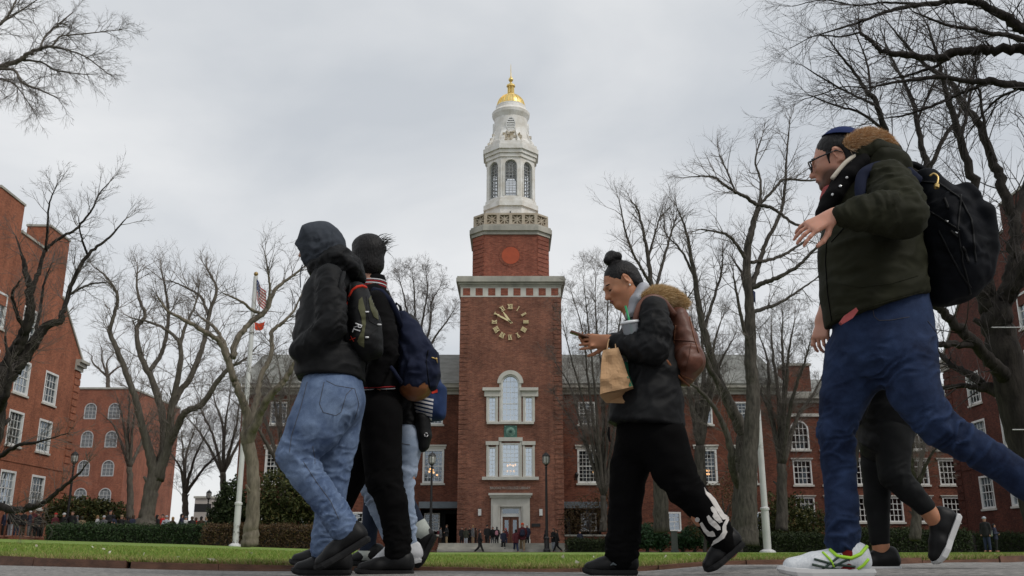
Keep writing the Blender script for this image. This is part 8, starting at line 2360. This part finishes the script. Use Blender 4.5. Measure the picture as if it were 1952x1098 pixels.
FP=[
(851,1040,1000,59.5,'hold',20,'black','khaki','brown','person in black jacket and khaki trousers standing left on the library terrace',False,None),
(839,1041,1004,60,'stand',200,'grey','brown','black','person in grey top beside the one in khaki trousers',False,'wine'),
(880,1040,1005,59.5,'stand',100,'black','black','black','person all in black at the left of the terrace group',False,None),
(888,1040,1006,59.2,'stand',250,'olive','pale','brown','person in olive jacket and pale jeans on the terrace',False,None),
(895,1040,1004,59.8,'hold',60,'black','black','black','person in black between the olive jacket and the grey jacket',False,None),
(901,1041,1001,59.3,'stand',10,'grey','khaki','blond','fair-haired person in grey jacket on the terrace',False,None),
(907,1040,1006,59.7,'stand',190,'brown','black','black','person in red brown jacket right of the fair-haired one',False,'wine'),
(914.5,1056,1009,57.0,'walk',180,'black','black','black','person in long black coat striding in front of the steps',False,None),
(928.5,1042,1001,58.9,'walk',90,'black','black','black','tall person in black coat with dark hood on the terrace',True,None),
(939,1040,1004,59.3,'stand',80,'black','grey','black','person in black walking towards the library door',False,None),
(947,1040,1004,59.1,'stand',-95,'black','black','black','person with a pink backpack near the library door',False,'pink'),
(959.5,1050,1010,57.8,'walk',100,'navy','black','black','person in navy stepping down the library steps',False,None),
(964,1040,1007,59.0,'stand',60,'wine','dkjeans','red','person with reddish cap in front of the door',True,None),
(983.5,1055,1009,57.1,'walk',-80,'wine','dkjeans','black','person in dark red hoodie and blue jeans before the steps',False,None),
(996,1053,997,57.3,'walk',-90,'wine','khaki','orange','person in bright orange beanie with a navy backpack',True,'navy'),
(1005,1042,1000,58.8,'stand',-70,'navy','black','white','person in white cap just right of the orange beanie',True,None),
(1041,1054,1010,57.0,'stand',150,'black','dkjeans','black','person in black and blue jeans beside the right lamp post',False,None),
(1055.5,1053,1007,57.2,'hold',40,'black','pale','black','person in black looking down right of the lamp post',False,None),
(1062,1054,1010,57.0,'walk',0,'black','black','brown','person in black stepping away right of the lamp post',False,None),
]
for a in FP:far_person(*a[:10],G1,a[10],a[11])
G2='people standing at the far left of the lawn'
for a in [(3,1023,974,57,'stand',30,'navy','black','black','person in navy cut off by the left edge',False,None),
(17,1023,968,57,'stand',60,'black','pale','brown','bare-headed person in black with pale trousers at the far left',False,None),
(41,1023,973,57,'hold',160,'black','brown','black','person in black holding something light at the far left',False,'white'),
(52,1024,974,56.5,'stand',20,'navy','grey','white','person in navy with white cap at the far left',True,None),
(68,1025,977,57,'stand',80,'black','black','black','person in black nearest the end of the clipped hedge',False,None),
(10,1023,972,58.5,'hold',200,'grey','black','black','person in grey just behind the bare-headed one at far left',False,None),(29,1023,974,58,'stand',300,'black','dkjeans','blond','fair-haired person in black between two others at far left',False,None),(60,1024,971,58.5,'hold',120,'wine','black','brown','person in wine red coat at the far left',False,None),(77,1025,978,58,'stand',240,'brown','black','black','person in brown coat touching the hedge end',False,None)]:
 far_person(*a[:10],G2,a[10],a[11])
G3='crowd standing behind the clipped hedge'
tops=[(100,984,'red','wine',True),(116,984,'white','black',True),(132,980,'brown','black',False),(141,988,'grey','grey',False),(151,990,'olive','khaki',False),(181,988,'blond','white',False),(193,989,'white','grey',True),(204,978,'black','black',False),(211,987,'black','navy',False),(227,988,'khaki','black',True),(237,990,'black','black',False),(249,987,'brown','navy',False),(261,985,'black','grey',False),(272,984,'white','olive',True),(285,987,'blond','wine',False),(295,987,'black','black',False),(305,986,'black','red',False),(313,989,'pale','pale',True),(325,991,'blond','brown',False),(342,985,'black','navy',False),(350,990,'grey','white',True),(362,990,'brown','black',False),(370,992,'brown','red',False),(380,990,'black','brown',False),(390,991,'khaki','grey',False),(399,991,'black','black',False)]
Gq=np.random.default_rng(12)
where=['behind left hedge end','behind hedge middle','behind right hedge end']
for i,(x,y,top,coat,ht) in enumerate(tops):
 D=54.5+Gq.random()*2.5
 hd_=('person with %s cap' if ht else 'person with %s hair') % {'pale':'pale blue','blond':'fair','khaki':'tan'}.get(top,top)
 ct_={'pale':'pale blue','wine':'wine red','khaki':'tan'}.get(coat,coat)
 nb=', next to %s' % {'pale':'pale blue','wine':'wine red','khaki':'tan'}.get(tops[i - 1][3],tops[i - 1][3]) if i else ''
 far_person(x,1036 - (2 if x < 200 else 0),y - 6,D,('stand','hold')[i % 2],Gq.uniform(0,360),coat,'dkjeans',top,'%s and %s coat %s%s' % (hd_,ct_,where[min(2,i // 9)],nb),G3,ht)
for a in [(1884,1052,985,48,'stand',40,'black','dkjeans','pale','person with pale headscarf in dark coat beneath the right hall',True,None),(1901,1052,998,48,'hold',160,'navy','black','black','person with light bag beside the one in pale headscarf',False,'white'),
(1551,1050,1003,56,'stand',0,'brown','black','orange','person with orange cap half hidden by shrubs near the man in olive',True,None),(1106,1050,1012,56.5,'stand',90,'navy','black','black','person in navy standing by the terrace wall',False,None)]:
 far_person(*a[:10],None,a[10],a[11])
